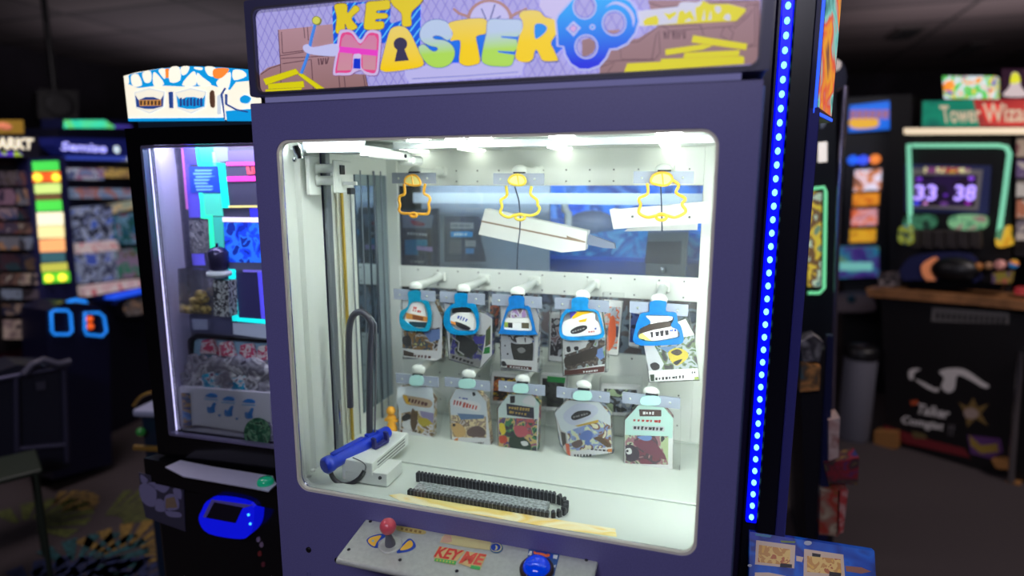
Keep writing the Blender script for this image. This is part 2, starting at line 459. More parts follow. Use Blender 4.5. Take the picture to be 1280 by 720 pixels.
# lamps under the ceiling, then glowing bars for their reflections
MB().box(-0.25, 0.43, 0.168, 0.173, CZ - 0.016, CZ, mat('lamp_bar', (150, 156, 158), 0.4, metal=0.3), 0.001).build('lamp_bar', CAB)
for u, w in ((489, 24), (547, 22), (585, 26), (699, 28), (838, 28)):
    x, y = F0.az(u, 171, CZ - 0.004); k = w / 750 * 1.15 / 2
    bb = MB(); bb.m = Matrix.Translation((0, 0, CZ)) @ Matrix.Rotation(-PI / 2, 4, 'X'); bb.prism(rrect(x - k, x + k, 0.104, 0.134, 0.006), 0.0, 0.005, LAMP)
    bb.build('ceiling_lamp_glow', CAB)
LAMP_GLINT = mat('lamp_glint', (255, 255, 246), 0.4, emit=4.0, ec=(252, 255, 244))  # glowing bars imitate the lamps' reflections on the ceiling
for x in (-0.335, -0.175, 0.055, 0.315):
    bb = MB()
    for i in range(5): bb.box(x - 0.022, x + 0.022, 0.40 + i * 0.019, 0.415 + i * 0.019, CZ - 0.004, CZ, LAMP_GLINT, 0.002)
    bb.build('ceiling_lamp_glow', CAB)

SIDE_FILL = mat('side_fill_glow', (255, 255, 250), 0.4, emit=105.0, ec=(250, 255, 248))
for x in (-0.4425, 0.4455):
    b = MB(); b.box(x - 0.006, x + 0.006, 0.0205, 0.0235, 0.98, 1.58, SIDE_FILL); b.build('side_fill', CAB)  # unseen strips added to brighten the prize fronts
b = MB(); b.box(-0.42, 0.42, 0.0205, 0.0240, 1.6002, 1.6038, mat('header_fill_glow', (255, 255, 250), 0.4, emit=90.0, ec=(250, 255, 250))); b.build('header_fill', CAB)  # unseen bar added above the window to light the prize fronts
b = MB(); b.box(-0.40, 0.40, 0.522, 0.540, CZ - 0.012, CZ - 0.004, mat('rear_fill_glow', (255, 255, 250), 0.4, emit=42.0, ec=(246, 250, 255))); b.build('rear_fill', CAB)  # unseen bar added to brighten what stands behind the rear glass
# ---- pegs with their grey hanger plates
def peg(x, z, pl, tipy=0.333):
    b = MB()
    b.box(x - 0.017, x + 0.017, 0.487, 0.5, z - 0.013, z + 0.013, WHITE, 0.006, 3)
    pts = [(x, 0.495, z + 0.002), (x, 0.45, z - 0.003), (x, 0.40, z - 0.004), (x, 0.36, z - 0.003), (x, tipy + 0.006, z - 0.004)]
    b.tube(pts, [0.010, 0.0095, 0.0105, 0.0125, 0.0135], WHITE, 14)
    b.ball((x, tipy + 0.008, z - 0.004), 0.0165, WHITE, 16, (1.15, 0.55, 0.85))
    b.lathe([(0.0042, 0), (0.0042, 0.002), (0.002, 0.003)], (x, 0.487, z + 0.001), DARKM, (0, -1, 0), 12)
    o = b.build('prize_peg', CAB)
    x0, x1, z0, z1 = pl
    p = MB(); p.prism([(x0, z1), (x0, z0), (x1, z0 - 0.001), (x1, z1 - 0.001)][::-1], tipy - 0.004, tipy, GREYM)
    q = p.build('hanger_plate', o)
    for sx in (x0 + 0.018, x1 - 0.022):
        MB().lathe([(0.0028, 0), (0.0028, 0.0012), (0.0016, 0.0022)], (sx, tipy - 0.004, (z0 + z1) / 2 - 0.001), STEEL, (0, -1, 0), 10).build('screw', o)
    MB().box((x0 + x1) / 2 - 0.012, (x0 + x1) / 2 + 0.016, tipy - 0.006, tipy + 0.002, z1 - 0.001, z1 + 0.0025, DARKM).build('clip', o)
for z, row in ((1.263, ((-0.347, -0.232, 1.226, 1.253), (-0.219, -0.101, 1.226, 1.253), (-0.082, 0.042, 1.226, 1.253), (0.074, 0.2, 1.226, 1.253), (0.247, 0.374, 1.228, 1.254))),
               (1.046, ((-0.348, -0.228, 1.004, 1.030), (-0.21, -0.088, 1.008, 1.033), (-0.066, 0.052, 1.011, 1.037), (0.081, 0.208, 1.010, 1.036), (0.237, 0.367, 1.013, 1.039))),
               (1.549, ((-0.341, -0.224, 1.517, 1.543), (-0.077, 0.045, 1.514, 1.540), (0.246, 0.372, 1.516, 1.542)))):
    for pl in row: peg((pl[0] + pl[1]) / 2, z, pl)

# ---- marquee
MQ = MB()
MX0, MX1, MZ0, MZ1 = -0.452, 0.476, 1.679, 1.853
FRAME = mat('marquee_frame', (58, 57, 92), 0.4)
MQ.prism(rrect(MX0, MX1, MZ0, MZ1, 0.006), -0.021, -0.008, FRAME, [rrect(-0.4335, 0.459, 1.686, 1.8365, 0.014)])
MQ.box(MX0 + 0.002, MX1 - 0.002, -0.008, 0.40, MZ0 + 0.001, MZ1 - 0.001, FRAME, 0.003)
mqo = MQ.build('marquee_box', CAB)
b = MB(); b.prism(rrect(-0.4365, 0.462, 1.683, 1.8395, 0.014), -0.0225, -0.0195, mat('marquee_bezel', (78, 76, 92), 0.3, metal=0.3), [rrect(-0.4325, 0.458, 1.687, 1.8355, 0.013)]); b.build('bezel', mqo)
b = MB(); b.box(-0.435, 0.438, 0.0005, 0.019, PZ - 0.0005, MZ0 + 0.002, mat('gap_leak_glow', (130, 128, 184), 0.4, emit=0.55)); b.build('light_leak', mqo)  # glowing bar imitates light leaking through the slot

YS = -0.0125
E_ = 0.60
ART = MB()
LAV = pattern('sign_lattice', (172, 167, 226), (138, 130, 200), ((58, 35, 0.10), (58, -35, 0.10)), E_)
ART.prism(rrect(-0.434, 0.4595, 1.685, 1.8375, 0.014), YS, YS + 0.003, LAV)
lay = [YS]
def art(pts, mt, dz=1):
    lay[0] -= 0.000025 * dz
    ART.prism(F0.poly(pts, lay[0]), lay[0], YS + 0.0008, mt)
def e(name, c): return mat('sign_' + name, c, 0.4, emit=E_)
BROWN = zgrad('sign_brown', (150, 112, 110), (182, 142, 150), 1.685, 1.80, E_)
BROWN2 = zgrad('sign_brown_two', (146, 112, 112), (158, 122, 130), 1.69, 1.80, E_)
LINE = e('brown_line', (92, 62, 72)); YEL = e('bright_yellow', (222, 212, 14)); SHY = e('shade_yellow', (160, 150, 40))
c1 = crop(300, 0, 3.765); c2 = crop(620, 0, 3.366); c7 = crop(640, 0, 7.11); c8 = crop(420, 0, 5.818); c9 = crop(780, 0, 7.11)
# luggage on the key side
art(c1([(180, 140), (300, 128), (435, 113), (445, 200), (480, 345), (590, 350), (606, 413), (95, 444), (88, 380), (95, 345), (130, 318), (190, 300)]), BROWN)
for l in ([(180, 140), (190, 300), (193, 400)], [(195, 150), (200, 250)], [(300, 128), (305, 180)], [(317, 127), (322, 190)], [(190, 262), (300, 245)], [(193, 275), (440, 262)], [(200, 300), (335, 280)], [(335, 280), (345, 420)], [(465, 360), (470, 420)], [(490, 360), (496, 418)], [(590, 352), (602, 412)], [(580, 352), (590, 412)], [(200, 250), (300, 238)], [(98, 350), (140, 322), (190, 305)]):
    art(stroke(c1(l), 0.9), LINE)
for i, l in enumerate(([(368, 275), (372, 305)], [(380, 274), (384, 304)], [(392, 273), (388, 303)], [(402, 272), (404, 302)], [(416, 270), (408, 300)])):
    art(stroke(c1(l), 1.4), LINE)
# luggage on the other side
art(c2([(640, 0), (1112, 0), (1112, 205), (1090, 268), (780, 290), (436, 309), (440, 190), (600, 160), (680, 112), (650, 40)]), BROWN2)
for l in ([(440, 190), (600, 175), (680, 112)], [(520, 190), (528, 250), (665, 250)], [(440, 260), (520, 255), (665, 252)], [(685, 130), (690, 225), (665, 252)], [(675, 140), (655, 252)], [(685, 112), (860, 105)], [(860, 105), (875, 150)], [(690, 100), (730, 130), (1000, 110)], [(960, 115), (945, 150), (985, 175)], [(975, 110), (1000, 140), (985, 175)], [(1000, 120), (1060, 70), (1080, 40)], [(1000, 100), (1045, 70), (1055, 20), (1105, 18)], [(1090, 15), (1090, 180), (1060, 195)], [(1104, 10), (1104, 220)], [(640, 10), (700, 30), (1100, 0)], [(440, 280), (500, 262), (470, 305)], [(1040, 200), (1100, 190)]):
    art(stroke(c2(l), 0.9), LINE)
for x in (706, 716, 728, 742, 752, 764, 776, 786):
    art(stroke(c2([(x, 132), (x + (6 if x % 4 else -6), 163)]), 1.7), LINE)
art(stroke(c2([(796, 126), (797, 160), (790, 161)]), 1.0), LINE)
for p in ([(110, 372), (262, 324), (278, 345), (122, 400)], [(132, 396), (298, 382), (302, 410), (134, 418)], [(120, 422), (290, 412), (288, 434), (122, 443)], [(272, 350), (290, 345), (413, 428), (378, 431)]):
    art(stroke(c1(p + [p[0]]), 1.0), SHY); art(c1(p), YEL)
for p in ([(615, 315), (1095, 390), (1085, 442), (600, 375)], [(368, 440), (700, 395), (790, 405), (700, 440), (370, 490)], [(540, 470), (1030, 447), (1020, 495), (525, 520)], [(30, 565), (325, 550), (330, 525), (1055, 500), (1068, 515), (1066, 565), (0, 640)]):
    art(stroke(c9(p + [p[0]]), 1.0), SHY); art(c9(p), YEL)
# key blade
art(c9([(128, 98), (480, 58), (500, 22), (560, 15), (640, 22), (700, 4), (760, 35), (930, 35), (1082, 75), (1080, 102), (1000, 182), (500, 212), (128, 232)]), e('blade_pale', (206, 208, 226)))
art(c9([(170, 190), (200, 160), (290, 135), (310, 180), (300, 222), (180, 228)]), YEL)
art(c9([(350, 110), (400, 125), (460, 100), (465, 130), (400, 180)]), YEL)
art(c9([(470, 190), (490, 100), (530, 90), (545, 120), (590, 90), (635, 175), (600, 180), (580, 160), (520, 205), (480, 208)]), YEL)
art(c9([(300, 222), (500, 200), (640, 180), (1000, 165), (1000, 184), (500, 212)]), YEL)
art(c9([(640, 170), (632, 70), (680, 45), (700, 6), (760, 36), (930, 36), (1082, 76), (1080, 102), (1000, 182), (930, 184), (930, 130), (900, 130), (880, 180), (780, 188), (770, 90), (745, 186), (720, 190), (715, 80), (690, 190), (665, 190)]), YEL)
art(c9(smooth([(810, 60), (850, 55), (862, 90), (840, 118), (815, 100)])), e('blade_pale', (206, 208, 226)))
art(c9(smooth([(905, 175), (915, 125), (940, 130), (945, 178)])), e('blade_pale', (206, 208, 226)))
# ship's wheel behind the lettering
art(c1(ell(1175, 92, 108, 96)), e('wheel_rim', (176, 134, 130))); art(c1(ell(1175, 92, 92, 82)), e('wheel_face', (196, 192, 236)))
for l in ([(1004, 40), (1030, 62), (1070, 76)], [(1350, 40), (1300, 62), (1272, 78)]): art(stroke(c1(l), 3.2), e('wheel_rim', (176, 134, 130)))
for l in ([(1136, 40), (1158, 90)], [(1200, 20), (1178, 90)], [(1228, 75), (1205, 90)]): art(stroke(c1(l), 1.4), e('wheel_spoke', (62, 74, 130)))
# pale scroll under the lettering
art([(505, 84), (640, 74), (655, 79), (652, 94), (580, 99), (512, 104), (507, 96)], e('scroll', (190, 187, 236)))
art(stroke([(515, 98.5), (580, 95), (648, 90)], 0.8), e('scroll_line', (96, 104, 176)))
# striped field behind KEY
STR = pattern('sign_stripes', (0, 86, 222), (90, 200, 255), ((62, -62, 0.22),), E_)
art(c1([(434, 30), (500, 14), (848, -6), (846, 235), (800, 240), (700, 200), (440, 208)]), STR)
for p in ([(555, 20), (590, 15), (590, 60), (600, 100), (555, 110), (535, 80)], [(712, 10), (735, 30), (765, 75), (760, 95), (715, 110), (705, 100)]): art(c1(p), LAV)
BLUEF = zgrad('sign_blue_field', (0, 88, 228), (0, 132, 240), 1.70, 1.80, E_)
art([(523, 40), (560, 30), (602, 27), (660, 24), (703, 30), (707, 56), (696, 66), (660, 66), (640, 60), (600, 72), (572, 78), (545, 78)], BLUEF)
# letters of KEY
KY = zgrad('sign_key_yellow', (238, 208, 30), (226, 204, 40), 1.74, 1.83, E_); KO = e('letter_outline', (112, 96, 60))
for p in ([(446, 24), (500, 20), (506, 62), (540, 26), (562, 46), (524, 86), (552, 128), (512, 142), (494, 110), (490, 150), (452, 152), (456, 80)],
          [(598, 12), (648, 5), (698, 1), (706, 20), (700, 42), (646, 50), (646, 62), (688, 64), (692, 84), (642, 90), (640, 102), (674, 103), (674, 132), (640, 139), (592, 138), (584, 118), (592, 50)],
          [(718, -8), (850, -10), (846, 18), (806, 60), (806, 114), (790, 124), (764, 119), (760, 64), (720, 24)]):
    q = smooth(c1(p), 4); art(stroke(q + [q[0]], 1.6), KO); art(q, KY)
# M
def outlined(p, mt, ol, w=1.4, n=4):
    q = smooth(p, n); art(stroke(q + [q[0], q[1]], w), ol); art(q, mt)
MP = c1([(438, 344), (452, 250), (466, 155), (490, 140), (530, 146), (568, 188), (600, 147), (642, 144), (664, 168), (656, 290), (648, 346), (625, 355), (590, 350), (570, 330), (542, 338), (518, 352), (462, 353)])
outlined(MP, e('m_border', (208, 190, 232)), e('m_line', (150, 110, 160)), 1.2)
MI = c1([(448, 338), (462, 250), (474, 168), (495, 152), (526, 157), (566, 205), (604, 158), (638, 156), (654, 176), (646, 290), (640, 335), (622, 345), (574, 322), (568, 258), (534, 258), (528, 325), (510, 342), (466, 342)])
art(smooth(MI, 4), e('m_pink', (232, 74, 142)))
art(c1([(456, 332), (480, 182), (496, 162), (524, 166), (566, 215), (606, 167), (634, 166), (645, 184), (638, 330), (578, 326), (576, 250), (530, 250), (524, 330)]), zgrad('sign_m_fill', (206, 150, 158), (212, 130, 166), 1.71, 1.77, E_))
art(c1([(470, 218), (650, 236), (648, 264), (466, 246)]), e('m_band', (236, 66, 198)))
art(c1([(532, 322), (536, 276), (566, 272), (567, 324)]), e('m_blue', (12, 52, 206)))
art(c1(ell(556, 264, 16, 12)), e('m_knob', (214, 196, 232)))
# A with a keyhole
LO = e('letter_line', (70, 96, 150))
AY = zgrad('sign_a_yellow', (250, 210, 0), (236, 214, 120), 1.715, 1.80, E_)
outlined(c1([(660, 318), (676, 250), (700, 160), (716, 132), (750, 123), (780, 132), (802, 158), (832, 220), (862, 285), (860, 308), (830, 320), (760, 330), (692, 337), (668, 332)]), AY, LO)
KH = e('keyhole', (56, 50, 82))
art(c1(ell(755, 207, 32, 31)), KH); art(c1([(742, 225), (772, 225), (795, 284), (727, 290)]), KH)
# S
GREEN = zgrad('sign_s_green', (176, 224, 84), (186, 206, 232), 1.735, 1.765, E_)
outlined(c8([(845, 235), (830, 185), (790, 153), (730, 142), (672, 155), (626, 195), (609, 250), (626, 298), (680, 330), (732, 343), (739, 362), (715, 375), (684, 362), (652, 332), (622, 325), (600, 355), (638, 432), (690, 480), (760, 491), (820, 470), (855, 425), (862, 370), (838, 325), (790, 295), (722, 286), (704, 272), (720, 259), (762, 264), (808, 292), (838, 272)]), GREEN, LO)
# T
TY = zgrad('sign_t_yellow', (248, 210, 0), (232, 210, 110), 1.745, 1.80, E_)
outlined(c8([(818, 172), (900, 146), (1010, 134), (1080, 138), (1105, 180), (1090, 240), (1044, 254), (1018, 272), (1030, 340), (1046, 446), (1012, 470), (950, 479), (906, 462), (897, 430), (906, 310), (882, 290), (832, 296), (850, 240)]), TY, LO)
# E
outlined([(611, 25), (630, 24.4), (648, 24.5), (653, 29), (652, 40), (647, 46), (646, 50), (647, 59), (643, 64), (643, 69), (641, 78), (636, 82.5), (622, 82.7), (611, 81.5), (602.5, 76), (604, 60), (608, 42)], GREEN, LO)
art([(626, 45.2), (648, 46), (648, 49.5), (627, 47)], BLUEF); art([(622, 63.5), (645, 64.5), (644, 68.5), (623, 65.6)], BLUEF)
# R
outlined(c7([(64, 140), (80, 108), (112, 94), (190, 90), (250, 105), (292, 150), (390, 185), (396, 290), (346, 378), (370, 440), (406, 522), (395, 540), (280, 540), (246, 490), (216, 440), (196, 475), (186, 522), (140, 549), (62, 542), (30, 500), (46, 420), (62, 330), (96, 250), (92, 190)]), TY, LO)
art(smooth(c7([(204, 222), (250, 208), (300, 228), (308, 268), (262, 318), (212, 346), (200, 300)]), 4), e('r_hole', (0, 140, 236)))
# pale tag and blue key bow
art(c7([(250, -8), (548, -8), (402, 150), (386, 182), (292, 130), (240, 56)]), e('pale_tag', (200, 192, 232)))
BOW = zgrad('sign_bow_blue', (0, 36, 222), (0, 168, 246), 1.705, 1.80, E_); RIM = e('bow_rim', (186, 190, 238))
bow = c7([(548, -10), (415, 140), (398, 185), (408, 300), (412, 404), (464, 410), (480, 485), (525, 562), (600, 610), (680, 612), (770, 580), (830, 510), (866, 432), (930, 426), (1020, 382), (1090, 292), (1120, 190), (1100, 90), (1050, 20), (1000, -10)])
art(stroke(bow + [bow[0]], 5.0), RIM); art(bow, BOW)
for cx, cy, rx, ry in ((645, 60, 106, 114), (908, 205, 110, 116), (660, 415, 106, 110)):
    art(c7(ell(cx, cy, rx, ry)), RIM); art(c7(ell(cx, cy, rx - 14, ry - 14)), e('bow_ring', (70, 96, 204))); art(c7(ell(cx, cy, rx - 22, ry - 22)), LAV)
art(c7([(622, 356), (690, 338), (736, 370), (742, 420), (720, 470), (660, 500), (624, 502)]), BROWN2)
art(c7([(840, 270), (968, 262), (935, 292), (905, 300), (870, 292)]), BROWN)
art(c7([(478, 256), (545, 186), (612, 246), (548, 325)]), RIM); art(c7([(506, 256), (544, 215), (584, 248), (548, 292)]), e('gem_line', (60, 80, 190))); art(c7([(514, 256), (545, 222), (576, 248), (548, 286)]), e('gem', (214, 170, 224)))
art(c7(ell(715, 240, 26, 25)), RIM); art(c7(ell(714, 241, 14, 12)), e('bow_dot', (40, 150, 240)))
art(smooth(c7([(830, 66), (900, 16), (980, 26), (1055, 82), (1092, 160), (1076, 242), (1064, 165), (1025, 92), (955, 45), (890, 40)]), 4), RIM)
# the hand holding a blue stick with a yellow knob
art(stroke(c1([(352, 110), (335, 175), (318, 255), (286, 346)]), 2.4), e('stick', (66, 140, 236)))
art(smooth(c1([(297, 218), (318, 208), (345, 222), (455, 206), (456, 258), (400, 262), (330, 254), (302, 240)]), 4), e('hand', (196, 198, 240)))
art(c1(ell(359, 96, 21, 21)), e('knob_line', (140, 140, 60))); art(c1(ell(359, 96, 17, 17)), e('knob_yellow', (214, 216, 90)))
ART.build('marquee_sign', mqo)

# ---- control panel: a tilted steel tray with joystick, button and printed stickers
PN = Vector((0, -0.17, 1)).normalized(); P0 = Vector((0, 0, 0.819))
def pl(u, v, lift=0.0):
    o = P0 + PN * lift; r = ray(u, v); t = (o - CAM).dot(PN) / r.dot(PN); return CAM + r * t
CX0, CX1, CY0 = -0.249, 0.236, -0.108
def pz(y): return 0.819 + 0.17 * y
b = MB()
b.slab([(CX0, 0, pz(0)), (CX1, 0, pz(0)), (CX1, CY0, pz(CY0)), (CX0, CY0, pz(CY0))], -PN * 0.010, STEEL)
b.tube([(CX0, CY0, pz(CY0) - 0.006), (CX1, CY0, pz(CY0) - 0.006)], 0.0062, STEEL, 14)
b.tube([(CX0 + 0.001, 0, pz(0) - 0.003), (CX0 + 0.001, CY0, pz(CY0) - 0.003)], 0.0036, STEEL, 10)
b.tube([(CX1 - 0.001, 0, pz(0) - 0.003), (CX1 - 0.001, CY0, pz(CY0) - 0.003)], 0.0036, STEEL, 10)
CP = b.build('control_panel', CAB)
for u, v in ((463, 652), (436, 687), (500, 700), (571, 714), (733, 700)):
    MB().lathe([(0.0034, 0), (0.0034, 0.0012), (0.0018, 0.002)], pl(u, v), DARKM, PN, 12).build('screw', CP)
b = MB(); kl = [0.0]
def pr(pts, mt):
    kl[0] += 0.00005; b.slab([pl(u, v, kl[0] + 0.0003) for u, v in pts][::-1], -PN * 0.0002, mt)
g9 = crop(415, 640, 9.0); g3 = crop(360, 560, 3.2); g10 = crop(520, 660, 10.667); g11 = crop(630, 660, 10.667)
SB = mat('sticker_blue', (28, 72, 176), 0.4); SY = mat('sticker_yellow', (244, 190, 60), 0.4); SC = mat('sticker_cream', (222, 210, 150), 0.4); SR = mat('sticker_red', (226, 62, 52), 0.4)
SG = mat('sticker_green', (66, 190, 96), 0.4); SGO = mat('sticker_gold', (206, 186, 110), 0.4)
pr(smooth(g9([(388, 320), (440, 272), (540, 246), (610, 252), (600, 280), (525, 335), (518, 402), (440, 388)]), 4), SB)
pr(smooth(g9([(404, 320), (450, 282), (552, 262), (530, 308), (500, 345), (478, 386), (430, 362)]), 4), SY)
pr(smooth(g9([(445, 320), (470, 312), (475, 330), (455, 338)]), 3), mat('sticker_grey', (150, 180, 190), 0.4))
pr(smooth(g3([(434, 416), (470, 372), (488, 362), (504, 374), (511, 394), (492, 410), (460, 418)]), 4), SB)
pr(smooth(g3([(448, 408), (476, 376), (492, 370), (500, 388), (480, 404)]), 4), SY)
pr(smooth(g3([(436, 312), (500, 320), (546, 330), (550, 342), (520, 344), (440, 330)]), 3), SGO)
for i in range(5): pr(g3([(452 + i * 18, 318 + i * 3), (462 + i * 18, 320 + i * 3), (460 + i * 18, 329 + i * 3), (450 + i * 18, 327 + i * 3)]), mat('sticker_brown', (150, 120, 60), 0.5))
b.build('joystick_sticker', CP); b = MB()
pr(g10([(318, 190), (345, 120), (390, 84), (700, 120), (960, 165), (1000, 190), (985, 295), (700, 262), (500, 225), (340, 195)]), SC)
pr(g10([(325, 186), (385, 88), (470, 100), (480, 180), (420, 200)]), mat('sticker_pink', (222, 178, 150), 0.4))
pr(g10(ell(1072, 265, 88, 72)), mat('sticker_slate', (66, 112, 146), 0.4)); pr(g10(ell(1068, 258, 76, 60)), SC); pr(g10(ell(1062, 256, 66, 50)), SB); pr(g10(ell(1062, 262, 26, 32)), SC); pr(g10(ell(1040, 258, 24, 30)), SB)
b.build('key_sticker', CP); b = MB()
pr(g10([(306, 244), (640, 298), (652, 318), (545, 440), (520, 495), (238, 440), (252, 400), (232, 382)]), mat('sticker_sand', (226, 196, 130), 0.4))
pr(g10([(668, 308), (945, 352), (852, 562), (560, 470)]), mat('sticker_sand', (226, 196, 130), 0.4))
pr(g10([(262, 402), (542, 440), (525, 490), (240, 440)]), SG); pr(g10([(735, 492), (862, 516), (850, 560), (722, 535)]), SG)
for i in range(6): pr(g10([(275 + i * 42, 415 + i * 6), (300 + i * 42, 418 + i * 6), (292 + i * 42, 440 + i * 6), (268 + i * 42, 436 + i * 6)]), mat('sticker_lime', (206, 214, 90), 0.4))
kl[0] += 0.0002
def plq(u, v, d): return pl(u, v, kl[0] + 0.0004)
b.text('KEY', g10([(318, 246), (645, 300), (548, 436), (234, 382)]), plq, 0, SR, bold=0.035)
b.text('ME', g10([(676, 310), (945, 354), (862, 496), (570, 464)]), plq, 0, mat('sticker_coral', (240, 92, 74), 0.4), bold=0.035)
b.build('lettered_sticker', CP); b = MB()
pr(g11([(330, 282), (742, 350), (668, 640), (270, 640)]), mat('sticker_navy', (48, 92, 158), 0.4))
pr(g11([(345, 305), (375, 308), (365, 365), (318, 358)]), mat('sticker_white', (226, 228, 226), 0.4)); pr(g11([(660, 355), (718, 362), (706, 415), (652, 402)]), mat('sticker_white', (226, 228, 226), 0.4))
pr(smooth(g11([(385, 320), (420, 300), (560, 318), (640, 345), (650, 395), (600, 420), (480, 380), (400, 362)]), 3), SB)
pr(smooth(g11([(392, 325), (405, 306), (430, 322), (520, 332), (560, 350), (590, 342), (614, 360), (590, 384), (540, 386), (480, 362), (420, 358)]), 3), mat('sticker_orange', (240, 110, 50), 0.4))
pr(g11([(665, 495), (690, 490), (684, 530), (666, 520)]), mat('sticker_white', (226, 228, 226), 0.4))
b.build('button_sticker', CP)
jb = pl(488, 681)
J = MB(); J.lathe([(0.024, 0), (0.024, 0.0012), (0.021, 0.0022), (0.019, 0.0016), (0.008, 0.001)], jb, STEEL, PN, 30)
J.lathe([(0.0105, 0.0005), (0.0098, 0.008), (0.0075, 0.016), (0.006, 0.026), (0.005, 0.032)], jb, mat('stick_boot', (96, 98, 108), 0.4), PN + Vector((-0.06, 0, 0)), 18)
jo = J.build('joystick', CP)
jc = CAM + ray(485, 658) * ((jb + PN * 0.036 - CAM).dot(FWD))
MB().ball(jc, 0.0162, mat('ball_pink', (226, 92, 106), 0.3, coat=0.4), 28).build('ball_knob', jo)
pb = pl(671, 713)
B = MB(); B.lathe([(0.032, 0), (0.032, 0.005), (0.029, 0.009), (0.026, 0.009), (0.025, 0.006)], pb, mat('bezel_brown', (52, 34, 36), 0.3), PN, 32)
bo = B.build('push_button', CP)
MB().lathe([(0.0255, 0.005), (0.025, 0.011), (0.021, 0.0175), (0.014, 0.0215), (0.006, 0.0232), (0.0001, 0.0236)], pb, mat('button_blue', (0, 62, 224), 0.12, emit=0.35, ec=(0, 60, 230), coat=0.5), PN, 32).build('button_dome', bo)

# ================================================================== key carriage with its hose and blue arm
KC = thing('key_carriage', 'white carriage with slotted top, black hose loop and blue key arm inside the window', 'mechanism', (-0.30, 0.12, FZ))
b = MB(); b.box(-0.345, -0.268, 0.062, 0.235, 0.884, 0.914, WHITE, 0.0015)
for i in range(3):
    b.box(-0.2684, -0.2672, 0.085, 0.215, 0.8905 + i * 0.0075, 0.8925 + i * 0.0075, RIV)
b.box(-0.345, -0.335, 0.062, 0.235, 0.8655, 0.886, WHITE, 0.001)
b.build('carriage_box', KC)
b = MB(); b.box(-0.335, -0.234, 0.064, 0.135, FZ, 0.892, WHITE, 0.0012); b.lathe([(0.004, 0), (0.004, 0.003), (0.001, 0.004)], (-0.25, 0.064, 0.882), DARKM, (0, -1, 0.3), 10); b.build('carriage_foot', KC)
A0, A1 = Vector((-0.364, 0.030, 0.9085)), Vector((-0.300, 0.195, 0.9295))
ad = (A1 - A0).normalized()
BLU = mat('arm_blue', (16, 52, 190), 0.28, coat=0.3)
b = MB()
b.tube([A0 - ad * 0.004, A0, A0 + ad * 0.012, A0 + ad * 0.02, A0.lerp(A1, 0.5), A1 - ad * 0.006, A1], [0.015, 0.0195, 0.0195, 0.0170, 0.0175, 0.0155, 0.013], BLU, 10)
up = Vector((0, 0, 1)); sd = ad.cross(up).normalized()
def slabbox(b, c, l, w, h, mt):
    P = [c + ad * (sx * l / 2) + sd * (sy * w / 2) for sx, sy in ((-1, -1), (1, -1), (1, 1), (-1, 1))]
    n = up - ad * up.dot(ad); n.normalize()
    b.slab([p - n * h / 2 for p in P][::-1], n * h, mt)
slabbox(b, A0.lerp(A1, 0.34) + up * 0.016, 0.085, 0.013, 0.008, BLU)
slabbox(b, A0.lerp(A1, 0.72) + up * 0.014, 0.03, 0.015, 0.012, BLU)
slabbox(b, A0.lerp(A1, 0.5) + up * 0.0168, 0.03, 0.006, 0.006, mat('arm_blue_dark', (10, 34, 130), 0.4))
b.build('key_arm', KC)
b = MB(); c = A0.lerp(A1, 0.74) - up * 0.004 + sd * 0.026
slabbox(b, c, 0.040, 0.012, 0.006, mat('arm_indigo', (46, 44, 110), 0.35)); slabbox(b, c + up * 0.012 - ad * 0.018, 0.006, 0.012, 0.022, mat('arm_indigo', (46, 44, 110), 0.35)); slabbox(b, c + up * 0.012 + ad * 0.018, 0.006, 0.012, 0.022, mat('arm_indigo', (46, 44, 110), 0.35))
b.build('arm_hook', KC)
HOSE = mat('hose_black', (58, 58, 70), 0.32, coat=0.2)
def a15(u, v, y=0.15): x, z = F0.pt(u, v, y); return (x, y, z)
pts = open_curve([a15(462, 541), a15(462, 500), a15(463, 440), a15(465, 408), a15(460, 396), a15(451, 390), a15(442, 394), a15(437, 408), a15(436, 440), a15(437, 480), a15(438, 509)], 6)
MB().tube(pts, 0.0076, HOSE, 14).build('hose', KC)
pts = [a15(468.5, 540), a15(470.5, 420), a15(468, 402), a15(462, 394)]
MB().tube(open_curve(pts, 6), 0.0022, mat('hose_grey', (120, 122, 130), 0.3, metal=0.5), 8).build('hose_guide', KC)
pts = open_curve([a15(412, 585, 0.05), a15(416, 597, 0.05), a15(426, 605, 0.052), a15(437, 605, 0.055), a15(449, 598, 0.06), a15(456, 588, 0.064)], 6)
MB().tube(pts, 0.0052, mat('cable_black', (40, 40, 46), 0.35), 12).build('cable_loop', KC)
pts = open_curve([a15(441, 572, 0.058), a15(452, 577, 0.056), a15(457, 583, 0.055), a15(454, 592, 0.058), a15(446, 598, 0.06)], 5)
MB().tube(pts, 0.0012, mat('wire_grey', (90, 94, 98), 0.4), 8).build('thin_wire', KC)
x, z = F0.pt(418, 545, 0.15)
MB().tube([(-0.44, 0.205, 0.99), (-0.437, 0.2, 0.93)], 0.0045, CHROME, 10).build('guide_pin', KC)

